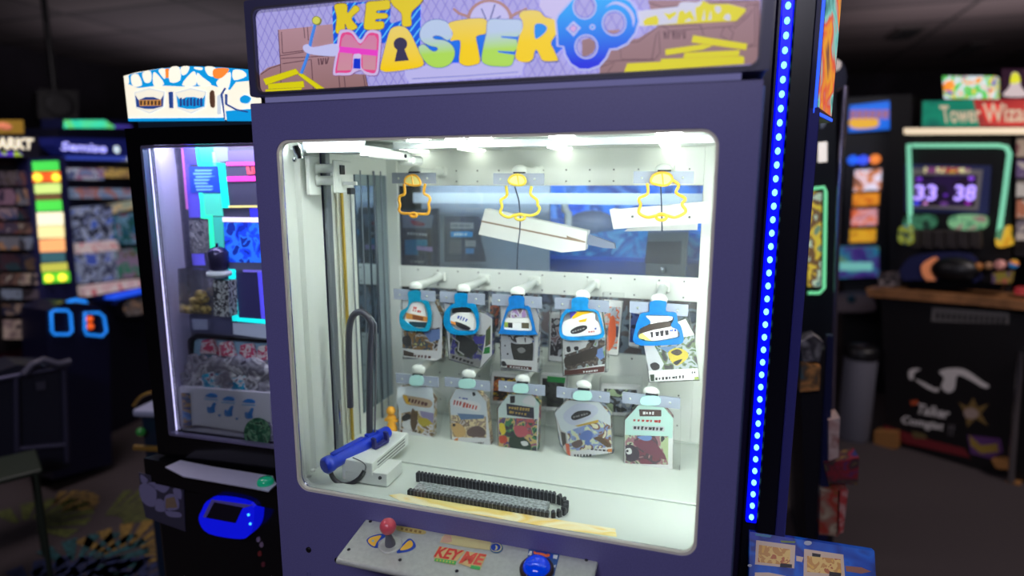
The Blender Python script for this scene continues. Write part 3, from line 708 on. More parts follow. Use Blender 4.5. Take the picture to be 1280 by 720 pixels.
# ================================================================== cable chain on the display floor
CH = MB()
path = []
yA, yB, xl, xr = 0.050, 0.108, -0.172, 0.128
n = 36
for i in range(n): path.append((xl + (xr - xl) * i / n, yA, 0))
rc = (yB - yA) / 2
for i in range(9): a = -PI / 2 + PI * i / 8; path.append((xr + rc * math.cos(a) * 1.1, yA + rc + rc * math.sin(a), a + PI / 2))
for i in range(1, n + 2): path.append((xr - (xr - xl) * i / n, yB, PI))
CHM = mat('chain_dark', (52, 54, 60), 0.45); CHHL = mat('chain_highlight', (120, 124, 128), 0.5)
for k, (x, y, a) in enumerate(path):
    h = 0.0062 if k < n else 0.0062 + min(1, (k - n) / 8) * 0.0052
    q = Matrix.Translation((x, y, FZ + 0.0005 + h)) @ Matrix.Rotation(a, 4, 'Z')
    t = MB(q)
    t.box(-0.0044, 0.0044, -0.0045, 0.0045, -h, h * 0.80, CHM, 0.0008); t.box(-0.0026, 0.0026, -0.0056, 0.0056, h * 0.2, h, CHM, 0.0008)
    t.box(0.0029, 0.0041, -0.0049, -0.0040, -h * 0.8, h * 0.6, CHHL); t.box(0.0029, 0.0041, 0.0040, 0.0049, -h * 0.8, h * 0.84, CHHL); t.box(0.0029, 0.0041, -0.0049, 0.0049, h * 0.78, h * 0.84, CHHL)  # pale slivers paint the highlights between the teeth
    base = len(CH.v)
    for mt in t.mats: CH._mat(mt)
    CH.v += t.v; CH.f += [[i + base for i in f] for f in t.f]; CH.mi += [CH.mats.index(t.mats[m]) for m in t.mi]; CH.sm += t.sm
cho = CH.build('cable_chain'); MB().box(-0.166, 0.124, 0.0515, 0.088, FZ - 0.0005, FZ + 0.0128, mat('chain_liner', (138, 143, 146), 0.5, noise=0.25, nscale=160)).build('cable_liner', cho); tag(cho, 'black toothed cable chain looped back on the floor of the lit window', 'cable chain')

# small orange toy beyond the blue arm
TOY = thing('orange_toy', 'small orange plastic toy figure standing past the tip of the blue key arm', 'toy', (-0.345, 0.34, FZ))
OR = mat('toy_orange', (240, 170, 50), 0.35)
tx, tz = F0.pt(490, 540, 0.34); TOYX = tx
b = MB(); b.lathe([(0.014, 0), (0.0145, 0.010), (0.011, 0.022), (0.009, 0.03), (0.013, 0.038), (0.012, 0.044), (0.004, 0.048)], (tx, 0.34, FZ), OR, seg=18); b.box(tx - 0.02, tx + 0.02, 0.333, 0.347, FZ + 0.028, FZ + 0.037, OR, 0.004, 2); b.build('body', TOY)
b = MB(); b.ball((tx - 0.001, 0.34, FZ + 0.058), 0.0125, OR, 16); b.build('head', TOY)

# ================================================================== prizes on the pegs
PP = {
 'a': [(60, 48, 44), (206, 206, 204), (150, 112, 60), (72, 84, 96), (212, 200, 120)],
 'b': [(34, 40, 36), (92, 104, 84), (150, 152, 156), (64, 62, 150), (60, 72, 60)],
 'c': [(196, 198, 202), (62, 60, 62), (208, 206, 210), (90, 110, 160), (38, 36, 38)],
 'd': [(72, 62, 60), (120, 108, 98), (84, 74, 70), (180, 190, 196), (130, 160, 90)],
 'e': [(120, 130, 140), (92, 116, 80), (170, 178, 186), (110, 128, 96), (70, 70, 72)],
 'f': [(110, 90, 60), (206, 176, 110), (226, 222, 226), (150, 122, 86), (74, 58, 46)],
 'g': [(234, 210, 156), (180, 156, 136), (246, 226, 176), (150, 126, 108), (216, 204, 196)],
 'h': [(30, 70, 52), (210, 90, 96), (90, 80, 130), (222, 190, 120), (60, 140, 90), (40, 46, 60)],
 'i': [(244, 232, 184), (226, 236, 206), (150, 170, 220), (140, 100, 80), (246, 240, 206)],
 'j': [(130, 66, 84), (90, 70, 82), (170, 120, 130), (190, 200, 170), (60, 56, 66)],
}
CARDW = mat('card_white', (244, 244, 244), 0.45)
INK = mat('ink_dark', (46, 44, 50), 0.5); INKR = mat('ink_red', (188, 56, 50), 0.5); INKB = mat('ink_blue', (50, 80, 170), 0.5)
TEAL = mat('tag_teal', (0, 140, 180), 0.35, noise=0.06, nscale=60); TEALB = mat('tag_teal_blue', (4, 128, 186), 0.35, noise=0.06, nscale=60); AZURE = mat('tag_azure', (26, 112, 188), 0.35, noise=0.06, nscale=60); SKY = mat('tag_sky', (32, 134, 200), 0.35, noise=0.08, nscale=60)
MINT = mat('tag_mint', (176, 222, 216), 0.35)
YB = 0.336
class Flat:
    """printed layers stacked on one sheet facing the window"""
    def __init__(s, y): s.b = MB(); s.y = y; s.k = 0
    def put(s, pts, mt):
        s.k += 1; y = s.y - s.k * 0.00006
        s.b.prism(F0.poly(pts, y), y, s.y + 0.0002, mt); return s
    def marks(s, p0, p1, n, h, mt, seed=1):
        """a row of small unreadable printed marks"""
        rn = random.Random(seed); d = Vector(p1) - Vector(p0); t = d.normalized(); nn = Vector((-t.y, t.x)); L = d.length; x = 0.0; w = L / n
        for i in range(n):
            a = Vector(p0) + t * (i * w); l = w * rn.uniform(0.5, 0.92); hh = h * rn.uniform(0.6, 1.0)
            s.put([tuple(a - nn * hh / 2), tuple(a + t * l - nn * hh / 2), tuple(a + t * l * rn.uniform(0.6, 1) + nn * hh / 2), tuple(a + nn * hh / 2)], mt)
        return s
def prize(label, card, draw, key, ring=None, holes=(), rmat=None, inner=None, bag=None, side=None, thick=0.024, clipq=None):
    xs = [F0.pt(u, v, YB) for u, v in card]; cx = sum(p[0] for p in xs) / len(xs); zt = max(p[1] for p in xs)
    r = thing('hanging_prize', label, 'prize', (cx, YB, zt), 0, 'packaged prizes on the pegs')
    f = Flat(YB + 0.001)
    body = F0.poly(card, YB + 0.001)
    f.b.prism(body, YB + 0.001, YB + thick, CARDW, side=side or CARDW)
    draw(f); f.b.build('printed_box', r)
    if bag:
        b = MB(); b.prism(F0.poly(bag, YB - 0.0015), YB - 0.0015, YB + thick + 0.003, BAG); b.build('clear_bag', r)
    if ring:
        b = MB(); h = [F0.poly(smooth(q, 4), 0.3225) for q in holes]
        b.prism(F0.poly(smooth(ring, 3), 0.3225), 0.3225, 0.3265, rmat, h); b.build('key_tag', r)
    if inner:
        g = Flat(0.3275); inner(g); g.b.build('tag_card', r)
    if clipq:
        b = MB(); b.prism(F0.poly(smooth(clipq, 3), 0.3225), 0.3225, 0.3275, MINT); b.build('bag_clip', r)
    return r
k5 = crop(480, 330, 4.8); k6 = crop(680, 330, 4.8); k7 = crop(480, 450, 4.8); k8 = crop(680, 450, 4.8)
def pm(k): return collage('photo_' + k, PP[k], 42, ord(k), hard=True)
# upper row
def d1(f):
    f.put(k5([(112, 400), (340, 380), (318, 520), (115, 510)]), pm('a'))
    f.put(k5([(230, 400), (335, 390), (335, 450), (280, 470)]), mat('print_sky', (120, 150, 210), 0.5))
    f.put(smooth(k5([(112, 440), (150, 430), (165, 470), (150, 495), (115, 480)])), INK)
    f.put(k5([(112, 505), (312, 528), (312, 572), (116, 552)]), CARDW); f.put(k5([(116, 515), (180, 535), (178, 558), (118, 550)]), mat('print_brown', (70, 48, 40), 0.5)); f.marks(*k5([(182, 552), (285, 560)]), 5, 3.6, mat('print_maroon', (96, 44, 40), 0.5), 3)
def i1(f):
    f.put(smooth(k5([(150, 240), (175, 225), (235, 240), (252, 300), (262, 340), (250, 382), (150, 372), (128, 330), (140, 280)]), 3), mat('tag_white', (236, 236, 234), 0.4))
    f.put(k5([(130, 292), (262, 318), (262, 348), (132, 328)]), mat('print_amber', (206, 140, 70), 0.5)); f.put(k5([(170, 304), (235, 318), (235, 340), (172, 332)]), mat('print_rust', (130, 72, 40), 0.5))
    f.put(k5([(150, 345), (262, 350), (256, 384), (152, 376)]), mat('print_dark_teal', (36, 64, 78), 0.5))
    f.marks(*k5([(172, 278), (228, 288)]), 4, 3.2, INKR, 4); f.marks(*k5([(176, 262), (196, 266)]), 2, 3.4, INKR, 5)
prize('prize under the teal tag with an orange strip, first of the upper row', k5([(110, 215), (300, 222), (350, 330), (346, 560), (312, 580), (116, 556)]), d1, 'a',
      ring=k5([(146, 165), (214, 165), (217, 214), (262, 226), (284, 302), (268, 398), (200, 402), (116, 394), (92, 340), (100, 285), (138, 258), (148, 214)]),
      holes=[k5([(160, 236), (200, 224), (240, 240), (262, 310), (246, 380), (185, 382), (132, 348), (110, 322), (140, 276)])], rmat=TEAL, inner=i1, bag=k5([(105, 200), (346, 190), (352, 565), (112, 572)]), side=pm('a'))
def d2(f):
    f.put(k5([(395, 410), (610, 425), (598, 590), (395, 545)]), pm('b'))
    f.put(smooth(k5([(440, 420), (550, 470), (560, 520), (500, 560), (440, 500)])), mat('print_charcoal', (46, 50, 52), 0.4)); f.put(k5([(530, 440), (605, 430), (600, 480), (550, 480)]), mat('print_violet', (74, 66, 170), 0.5))
    f.put(stroke(k5([(410, 440), (450, 470), (445, 520), (480, 545)]), 1.6), mat('print_silver', (190, 192, 190), 0.4))
    f.put(k5([(395, 535), (590, 588), (575, 622), (394, 568)]), mat('print_grey', (150, 150, 150), 0.5)); f.marks(*k5([(408, 556), (540, 598)]), 6, 4, INK, 6)
    f.put(k5([(600, 350), (648, 325), (648, 545), (578, 615), (610, 420)]), CARDW); f.put(k5([(612, 400), (640, 365), (638, 480), (606, 500)]), collage('photo_b2', [(120, 96, 70), (90, 110, 70), (150, 130, 90)], 40, 9)); f.put(k5([(604, 502), (636, 495), (634, 535), (596, 540)]), mat('print_green', (20, 150, 60), 0.5))
def i2(f):
    f.put(smooth(k5([(400, 320), (440, 292), (510, 290), (542, 315), (553, 372), (530, 398), (450, 380), (400, 345)]), 3), mat('tag_white', (236, 236, 234), 0.4)); f.put(smooth(k5([(410, 270), (450, 262), (512, 264), (520, 290), (440, 290), (412, 295)]), 3), mat('print_black', (34, 34, 36), 0.5))
    f.marks(*k5([(442, 318), (505, 342)]), 4, 6, INKB, 7); f.put(smooth(k5([(430, 345), (480, 362), (520, 385), (500, 396), (450, 380), (428, 362)]), 3), INK); f.put(k5([(398, 340), (430, 350), (430, 368), (402, 356)]), mat('print_orange', (236, 150, 70), 0.5))
prize('dark prize under the teal tag with a white helmet picture, second of the upper row', k5([(360, 235), (610, 300), (648, 325), (648, 545), (578, 622), (394, 568)]), d2, 'b',
      ring=k5([(425, 180), (496, 180), (497, 234), (545, 244), (568, 320), (556, 410), (480, 426), (398, 416), (358, 360), (364, 290), (400, 244), (425, 234)]),
      holes=[k5([(402, 272), (440, 261), (510, 263), (546, 312), (553, 376), (530, 400), (440, 398), (402, 370), (394, 320)])], rmat=TEALB, inner=i2, bag=k5([(355, 225), (650, 230), (652, 560), (578, 630), (388, 575)]), side=pm('b'))
def d3(f):
    f.put(k5([(704, 420), (908, 426), (900, 580), (704, 570)]), mat('print_pale', (206, 208, 214), 0.5)); f.put(k5([(740, 428), (900, 430), (900, 470), (760, 470)]), pm('c'))
    f.put(smooth(k5([(760, 475), (790, 480), (870, 480), (895, 475), (892, 570), (880, 580), (790, 575), (775, 560)]), 3), mat('print_black', (34, 34, 36), 0.4)); f.put(smooth(k5([(800, 440), (850, 436), (885, 455), (880, 475), (810, 480), (795, 460)])), CARDW); f.put(k5([(842, 445), (850, 442), (852, 470), (845, 470)]), INK)
    f.put(smooth(k5([(800, 510), (830, 500), (850, 520), (830, 535), (810, 530)]), 3), mat('print_grey', (120, 120, 120), 0.5)); f.put(smooth(k5([(705, 585), (725, 585), (735, 610), (710, 612)]), 3), INK)
    f.put(k5([(736, 604), (886, 618), (886, 636), (738, 622)]), mat('print_maroon', (96, 44, 40), 0.5)); f.marks(*k5([(756, 616), (872, 628)]), 7, 2, CARDW, 8); f.put(ell(*k5([(742, 540)])[0], 1.2), INK); f.put(ell(*k5([(726, 490)])[0], 1.0), INK)
def i3(f):
    f.put(k5([(718, 325), (886, 325), (890, 404), (716, 392)]), mat('tag_white', (236, 236, 234), 0.4)); f.put(k5([(720, 350), (870, 354), (870, 388), (722, 380)]), mat('print_grey', (150, 150, 150), 0.5)); f.put(k5([(722, 348), (745, 350), (743, 380), (722, 378)]), mat('print_lime', (150, 170, 70), 0.5)); f.put(k5([(746, 352), (770, 354), (770, 384), (746, 382)]), INK); f.put(k5([(826, 352), (870, 354), (870, 386), (828, 384)]), mat('print_olive', (90, 84, 66), 0.5)); f.put(k5([(772, 352), (824, 354), (824, 386), (772, 384)]), CARDW)
    f.put(smooth(k5([(770, 275), (840, 272), (862, 305), (840, 322), (750, 322), (752, 300)]), 3), collage('photo_c2', [(150, 120, 170), (190, 190, 200), (110, 90, 96), (180, 150, 130)], 60, 4))
prize('white prize under the blue trapezoid tag, middle of the upper row', k5([(700, 250), (905, 250), (930, 330), (918, 648), (704, 616)]), d3, 'c',
      ring=k5([(752, 196), (836, 196), (840, 250), (874, 262), (908, 402), (906, 426), (700, 420), (698, 392), (734, 270), (750, 246)]),
      holes=[k5([(728, 322), (760, 275), (850, 270), (870, 318), (888, 392), (850, 402), (740, 396), (716, 384)])], rmat=AZURE, inner=i3, bag=k5([(690, 240), (932, 260), (934, 650), (698, 640)]), side=pm('c'))
def d4(f):
    f.put(k6([(122, 455), (366, 440), (364, 600), (124, 640)]), pm('d')); f.put(k6([(122, 455), (270, 450), (250, 500), (200, 520), (125, 545)]), CARDW)
    f.put(smooth(k6([(135, 500), (155, 495), (160, 525), (140, 528)]), 3), INK); f.put(smooth(k6([(180, 498), (205, 496), (205, 516), (185, 518)]), 3), INK); f.put(k6([(285, 530), (350, 500), (362, 560), (340, 575)]), mat('print_sky', (120, 150, 210), 0.5)); f.put(smooth(k6([(125, 560), (190, 540), (310, 500), (305, 560), (200, 600), (130, 610)]), 3), mat('print_umber', (66, 56, 52), 0.5))
    f.put(k6([(123, 640), (364, 612), (362, 648), (123, 668)]), mat('print_maroon', (116, 44, 40), 0.5)); f.marks(*k6([(235, 648), (330, 638)]), 6, 2.8, CARDW, 9)
def i4(f):
    f.put(smooth(k6([(112, 352), (160, 330), (200, 312), (300, 290), (308, 338), (344, 362), (336, 420), (240, 430), (150, 440), (114, 420)]), 3), mat('tag_white', (236, 236, 234), 0.4)); f.put(smooth(k6([(160, 400), (200, 375), (250, 368), (258, 388), (220, 412), (170, 420)]), 3), INK); f.marks(*k6([(170, 408), (245, 384)]), 5, 2, mat('print_grey', (150, 150, 150), 0.5), 10)
    f.put(k6([(205, 340), (260, 325), (250, 345), (215, 350)]), mat('print_yellow', (240, 190, 30), 0.5)); f.put(k6([(150, 285), (300, 288), (230, 305), (175, 330)]), mat('print_yellow', (240, 190, 30), 0.5)); f.put(k6([(150, 278), (200, 288), (160, 325)]), mat('print_indigo', (80, 70, 170), 0.5)); f.put(k6([(304, 384), (314, 382), (314, 392), (304, 394)]), INKB); f.marks(*k6([(266, 408), (310, 404)]), 3, 2, INKR, 11)
prize('prize under the turquoise tag with a broad white fan card, fourth of the upper row', k6([(104, 272), (345, 285), (368, 440), (363, 650), (122, 668), (112, 440)]), d4, 'd',
      ring=k6([(172, 206), (262, 206), (264, 268), (322, 284), (352, 370), (354, 440), (250, 456), (104, 446), (98, 330), (130, 274), (164, 268)]),
      holes=[k6([(150, 290), (300, 285), (335, 360), (340, 420), (240, 436), (116, 428), (112, 345)])], rmat=SKY, inner=i4, bag=k6([(92, 270), (376, 290), (380, 650), (112, 676)]), side=pm('d'))
def d5(f):
    f.put(k6([(600, 488), (900, 425), (925, 625), (625, 640)]), pm('e')); f.put(k6([(600, 490), (660, 485), (720, 600), (700, 640), (628, 640)]), mat('print_pale', (206, 208, 214), 0.5)); f.put(smooth(k6([(636, 605), (665, 590), (692, 605), (690, 630), (655, 638)]), 3), INK)
    f.put(k6([(690, 500), (800, 490), (740, 530)]), mat('print_sky2', (110, 140, 180), 0.5)); f.put(smooth(k6([(745, 530), (790, 505), (850, 520), (865, 560), (800, 610), (760, 580)]), 3), mat('print_yellow2', (206, 186, 60), 0.5)); f.put(smooth(k6([(760, 530), (800, 510), (830, 530), (800, 550)]), 3), mat('print_umber', (66, 56, 52), 0.5)); f.put(smooth(k6([(775, 590), (830, 570), (800, 606)]), 3), INK)
    f.put(k6([(628, 655), (915, 628), (930, 692), (636, 706)]), CARDW); f.marks(*k6([(668, 690), (850, 676)]), 9, 4, INK, 12); f.put(k6([(636, 665), (662, 662), (662, 702), (640, 704)]), mat('print_forest', (60, 76, 60), 0.5)); f.marks(*k6([(886, 652), (912, 650)]), 2, 3, INK, 13); f.put(k6([(900, 680), (926, 676), (930, 692), (905, 694)]), mat('print_lime', (150, 170, 70), 0.5))
def i5(f):
    f.put(k6([(612, 310), (772, 312), (770, 335), (660, 365), (640, 360)]), CARDW); f.put(smooth(k6([(575, 395), (640, 360), (755, 345), (755, 380), (640, 410), (580, 415)]), 3), mat('print_umber', (66, 56, 52), 0.5))
    f.put(k6([(590, 415), (660, 395), (770, 375), (800, 392), (800, 438), (650, 462), (572, 446), (568, 425)]), CARDW); f.put(k6([(568, 425), (590, 415), (640, 455), (650, 463), (572, 446)]), mat('print_cream_yellow', (236, 222, 120), 0.5)); f.marks(*k6([(640, 425), (755, 410)]), 4, 8, INK, 14); f.marks(*k6([(755, 400), (795, 398)]), 3, 3, INKB, 15)
prize('tilted prize under the azure tag with a cream badge, last of the upper row', k6([(600, 420), (850, 330), (900, 425), (930, 692), (636, 707)]), d5, 'e',
      ring=k6([(638, 226), (732, 226), (732, 284), (792, 294), (802, 350), (824, 380), (834, 470), (740, 486), (548, 482), (546, 390), (578, 302), (630, 286)]),
      holes=[k6([(612, 308), (772, 316), (762, 372), (804, 398), (802, 442), (650, 467), (568, 446), (572, 392), (640, 352)])], rmat=AZURE, inner=i5, bag=k6([(585, 300), (868, 290), (935, 700), (628, 712)]), side=pm('e'))
# lower row
def d6(f):
    f.put(k7([(105, 300), (300, 310), (292, 462), (102, 410)]), pm('f')); f.put(k7([(82, 160), (290, 160), (300, 250), (298, 320), (200, 300), (100, 320), (78, 260)]), mat('print_pale_blue', (228, 236, 240), 0.5)); f.put(k7([(215, 305), (298, 320), (294, 380), (230, 350)]), mat('print_lilac', (160, 150, 190), 0.5))
    f.put(smooth(k7([(112, 210), (150, 215), (278, 240), (276, 286), (180, 275), (130, 262)]), 3), mat('print_banner_tan', (196, 170, 140), 0.5)); f.put(k7([(112, 210), (135, 215), (160, 265), (135, 262)]), mat('print_yellow', (240, 190, 30), 0.5)); f.marks(*k7([(146, 240), (262, 268)]), 6, 6, mat('print_maroon', (96, 44, 40), 0.5), 16)
    f.put(smooth(k7([(112, 370), (150, 345), (166, 400), (150, 420), (112, 400)]), 3), CARDW); f.put(smooth(k7([(105, 345), (140, 320), (168, 345), (120, 368)]), 3), INK); f.put(smooth(k7([(205, 355), (250, 350), (285, 380), (240, 400), (210, 380)]), 3), mat('print_yellow2', (206, 186, 60), 0.5)); f.put(smooth(k7([(170, 290), (200, 350), (180, 430), (158, 380)]), 3), mat('print_bark', (110, 84, 58), 0.5))
    f.put(k7([(98, 432), (290, 460), (288, 502), (96, 458)]), CARDW); f.marks(*k7([(160, 462), (232, 482)]), 4, 2.4, INKB, 17); f.put(k7([(98, 418), (110, 420), (110, 442), (98, 440)]), mat('print_rust', (130, 72, 40), 0.5))
prize('prize bag with a yellow and tan banner, first peg of the lower row', k7([(80, 170), (140, 155), (238, 155), (298, 245), (290, 502), (96, 460)]), d6, 'f', bag=k7([(75, 255), (130, 190), (140, 148), (240, 148), (270, 190), (352, 250), (300, 504), (92, 464)]), clipq=k7([(160, 98), (225, 98), (228, 150), (158, 150)]), side=pm('f'))
def d7(f):
    f.put(k7([(396, 250), (430, 175), (550, 175), (615, 255), (614, 345), (400, 340)]), mat('print_pale_blue', (228, 236, 240), 0.5)); f.put(k7([(400, 330), (612, 340), (614, 468), (410, 462)]), pm('g')); f.put(smooth(k7([(402, 390), (450, 380), (490, 420), (480, 455), (430, 460)]), 3), mat('print_biscuit', (226, 186, 120), 0.5)); f.put(k7([(440, 320), (600, 330), (600, 352), (460, 358)]), mat('print_sky2', (110, 140, 180), 0.5)); f.put(smooth(k7([(500, 420), (560, 395), (606, 420), (600, 455), (510, 458)]), 3), mat('print_taupe', (120, 96, 92), 0.5)); f.put(smooth(k7([(412, 385), (426, 384), (428, 396), (414, 398)]), 3), INK)
    f.put(smooth(k7([(412, 238), (450, 234), (572, 262), (565, 312), (470, 285), (414, 274)]), 3), CARDW); f.marks(*k7([(418, 254), (470, 264)]), 3, 7, INKR, 18); f.marks(*k7([(474, 268), (566, 290)]), 5, 7, mat('ink_brick', (206, 82, 66), 0.5), 19); f.put(smooth(k7([(530, 195), (545, 196), (548, 212), (534, 216)]), 3), INK); f.marks(*k7([(450, 226), (510, 236)]), 3, 2, INKB, 32)
    f.put(k7([(408, 465), (632, 468), (640, 520), (410, 520)]), CARDW); f.put(smooth(k7([(420, 480), (445, 468), (440, 500), (456, 508), (430, 508)]), 3), mat('print_orange', (236, 150, 70), 0.5)); f.marks(*k7([(474, 500), (606, 498)]), 9, 2.4, INK, 20)
prize('prize bag with a red lettered banner, second peg of the lower row', k7([(396, 245), (432, 172), (550, 172), (614, 250), (640, 520), (410, 520)]), d7, 'g', bag=k7([(388, 250), (430, 166), (552, 166), (660, 262), (646, 524), (404, 524)]), clipq=k7([(456, 120), (536, 120), (538, 166), (454, 166)]), side=pm('g'))
def d8(f):
    f.put(k7([(684, 290), (745, 210), (880, 205), (932, 262), (922, 360), (690, 350)]), mat('print_mint_pale', (224, 240, 236), 0.5)); f.put(k7([(690, 345), (920, 355), (914, 585), (690, 562)]), pm('h')); f.put(smooth(k7([(752, 470), (800, 450), (870, 490), (880, 540), (810, 556), (760, 530)]), 3), mat('print_bottle', (16, 58, 40), 0.5)); f.put(smooth(k7([(820, 490), (855, 488), (865, 510), (835, 515)]), 3), CARDW)
    f.put(smooth(k7([(695, 380), (720, 385), (730, 430), (712, 450), (694, 420)]), 3), mat('print_lemon', (244, 220, 50), 0.5)); f.put(k7([(695, 520), (770, 530), (772, 570), (695, 560)]), mat('print_azure', (40, 150, 220), 0.5)); f.marks(*k7([(712, 546), (768, 552)]), 3, 4, CARDW, 21); f.put(smooth(k7([(690, 460), (730, 455), (738, 490), (700, 500)]), 3), mat('print_tomato', (220, 80, 50), 0.5)); f.put(smooth(k7([(780, 400), (850, 400), (860, 450), (800, 460)]), 3), mat('print_tomato2', (210, 96, 110), 0.5)); f.put(smooth(k7([(770, 545), (850, 555), (840, 565), (790, 562)]), 3), mat('print_cream_yellow', (236, 222, 120), 0.5)); f.put(k7([(862, 560), (905, 565), (905, 584), (864, 580)]), INK)
    f.put(k7([(734, 262), (898, 286), (900, 352), (738, 330)]), mat('print_night', (48, 48, 66), 0.5)); f.marks(*k7([(748, 286), (880, 300)]), 8, 4, mat('print_gold', (206, 170, 90), 0.5), 22); f.marks(*k7([(752, 312), (860, 328)]), 6, 3.2, mat('print_gold', (206, 170, 90), 0.5), 23); f.put(k7([(756, 218), (784, 216), (784, 256), (758, 260)]), INK); f.put(smooth(k7([(828, 250), (870, 212), (905, 230), (905, 275), (870, 270)]), 3), CARDW)
prize('prize bag with a black and gold banner, third peg of the lower row', k7([(684, 290), (748, 206), (880, 206), (932, 262), (918, 588), (690, 568)]), d8, 'h', bag=k7([(676, 288), (744, 200), (884, 200), (962, 250), (945, 560), (920, 592), (686, 572)]), clipq=k7([(782, 148), (856, 148), (860, 196), (780, 194)]), side=pm('h'))
def d9(f):
    f.put(k8([(68, 318), (140, 245), (330, 252), (398, 330), (400, 400), (130, 440), (100, 420)]), mat('print_pale_blue', (228, 236, 240), 0.5)); f.put(k8([(138, 430), (330, 360), (398, 395), (405, 530), (160, 560)]), pm('i')); f.put(smooth(k8([(120, 320), (200, 262), (300, 270), (320, 320), (200, 390), (130, 370)]), 3), mat('print_lavender', (214, 220, 238), 0.5)); f.put(smooth(k8([(162, 340), (200, 308), (268, 304), (280, 326), (230, 348), (180, 362)]), 3), INK); f.marks(*k8([(175, 344), (268, 320)]), 6, 2.4, mat('print_grey', (150, 150, 150), 0.5), 24)
    f.put(k8([(185, 395), (326, 358), (326, 375), (205, 400)]), mat('print_mustard', (214, 176, 70), 0.5)); f.put(smooth(k8([(215, 450), (260, 420), (292, 440), (280, 480), (225, 478)]), 3), mat('print_periwinkle', (110, 136, 206), 0.5)); f.put(smooth(k8([(300, 470), (340, 460), (400, 510), (390, 530), (330, 490)]), 3), mat('print_bark', (110, 84, 58), 0.5)); f.put(smooth(k8([(165, 500), (220, 478), (230, 510), (190, 530)]), 3), mat('print_taupe', (120, 96, 92), 0.5)); f.put(smooth(k8([(245, 490), (270, 470), (275, 510), (250, 508)]), 3), mat('print_periwinkle', (110, 136, 206), 0.5))
    f.put(k8([(162, 548), (408, 522), (408, 556), (166, 586)]), CARDW); f.marks(*k8([(180, 574), (290, 572)]), 6, 3.2, INK, 25); f.marks(*k8([(280, 536), (400, 546)]), 5, 2.4, INK, 26); f.put(k8([(380, 536), (408, 532), (408, 552), (384, 552)]), mat('print_orange', (236, 150, 70), 0.5))
    f.put(k8([(70, 330), (100, 420), (134, 440), (150, 560), (118, 540)]), mat('print_side', (200, 196, 190), 0.5)); f.put(k8([(100, 430), (128, 440), (134, 500), (112, 520)]), mat('print_umber', (66, 56, 52), 0.5)); f.put(k8([(128, 500), (150, 505), (158, 578), (136, 560)]), mat('print_flame', (214, 90, 50), 0.5))
prize('bulging prize bag with a dark oval emblem, fourth peg of the lower row', k8([(66, 318), (140, 242), (330, 250), (398, 330), (408, 556), (166, 586), (100, 500)]), d9, 'i', bag=k8([(60, 312), (136, 236), (336, 246), (408, 330), (416, 560), (160, 592), (94, 506)]), clipq=k8([(186, 192), (274, 192), (278, 240), (182, 238)]), side=pm('i'))
def d10(f):
    f.put(k8([(486, 360), (572, 265), (702, 265), (776, 350), (770, 470), (488, 470)]), mat('print_mint', (200, 236, 228), 0.5)); f.put(k8([(486, 450), (746, 458), (744, 628), (488, 622)]), pm('j')); f.put(smooth(k8([(540, 490), (640, 475), (720, 560), (742, 600), (640, 570), (560, 520)]), 3), mat('print_wine', (126, 66, 88), 0.5)); f.put(smooth(k8([(488, 520), (530, 510), (570, 550), (560, 600), (500, 605)]), 3), mat('print_plum', (72, 60, 76), 0.5)); f.put(smooth(k8([(490, 535), (520, 530), (526, 560), (500, 565)]), 3), CARDW); f.put(ell(*k8([(500, 546)])[0], 1.6), INK); f.put(k8([(740, 460), (746, 460), (744, 620), (700, 500)]), mat('print_sage', (190, 206, 160), 0.5)); f.put(smooth(k8([(560, 460), (640, 456), (640, 480), (600, 484)]), 3), mat('print_sky', (120, 150, 210), 0.5))
    f.put(k8([(570, 296), (704, 300), (704, 338), (574, 338)]), mat('print_cocoa', (84, 62, 62), 0.5)); f.marks(*k8([(594, 318), (668, 320)]), 4, 4, CARDW, 27); f.marks(*k8([(536, 362), (712, 370)]), 7, 3.6, INKR, 28); f.put(k8([(530, 394), (722, 402), (722, 430), (534, 420)]), mat('print_pale', (206, 208, 214), 0.5)); f.marks(*k8([(538, 406), (718, 416)]), 8, 4.4, INK, 29)
    f.put(k8([(486, 622), (746, 632), (770, 680), (486, 676)]), CARDW); f.put(smooth(k8([(488, 630), (530, 624), (552, 650), (520, 660), (490, 655)]), 3), mat('print_rose', (230, 110, 160), 0.5)); f.marks(*k8([(560, 660), (722, 666)]), 11, 2.8, INK, 30)
prize('tall mint topped prize bag, last peg of the lower row', k8([(486, 360), (574, 265), (702, 265), (776, 350), (770, 680), (482, 676)]), d10, 'j', bag=k8([(480, 356), (572, 260), (706, 260), (820, 300), (816, 660), (770, 684), (478, 680)]), clipq=k8([(590, 222), (686, 222), (690, 268), (586, 268)]), side=pm('j'))

# ---- second prizes hanging behind the front ones
def back_prize(label, pts, pal, y, seed, extra=()):
    P = F0.poly(pts, y); cx = sum(p[0] for p in P) / len(P)
    r = thing('hanging_prize', label, 'prize', (cx, y, max(p[1] for p in P)), 0, 'prizes queued behind the front row')
    f = Flat(y); f.b.prism(P, y, y + 0.02, CARDW)
    mt = collage('photo_back_%d' % seed, pal, 36, seed)
    cu = sum(p[0] for p in pts) / len(pts); cv = sum(p[1] for p in pts) / len(pts)
    f.put([(cu + (u - cu) * 0.86, cv + (v - cv) * 0.8) for u, v in pts], mt)
    for q, m in extra: f.put(q, m)
    f.b.build('printed_box', r)
    b = MB(); b.prism([((x - cx) * 1.1 + cx, z + (0.02 if z > P[0][1] - 0.02 else -0.003)) for x, z in P], y - 0.002, y + 0.023, BAG); b.build('clear_bag', r)
    return r
back_prize('prize with a red and orange band hanging behind the helmet tag', [(612, 372), (626, 374), (624, 420), (610, 418)], [(110, 60, 60), (210, 100, 60), (60, 60, 80), (190, 200, 220)], 0.43, 41)
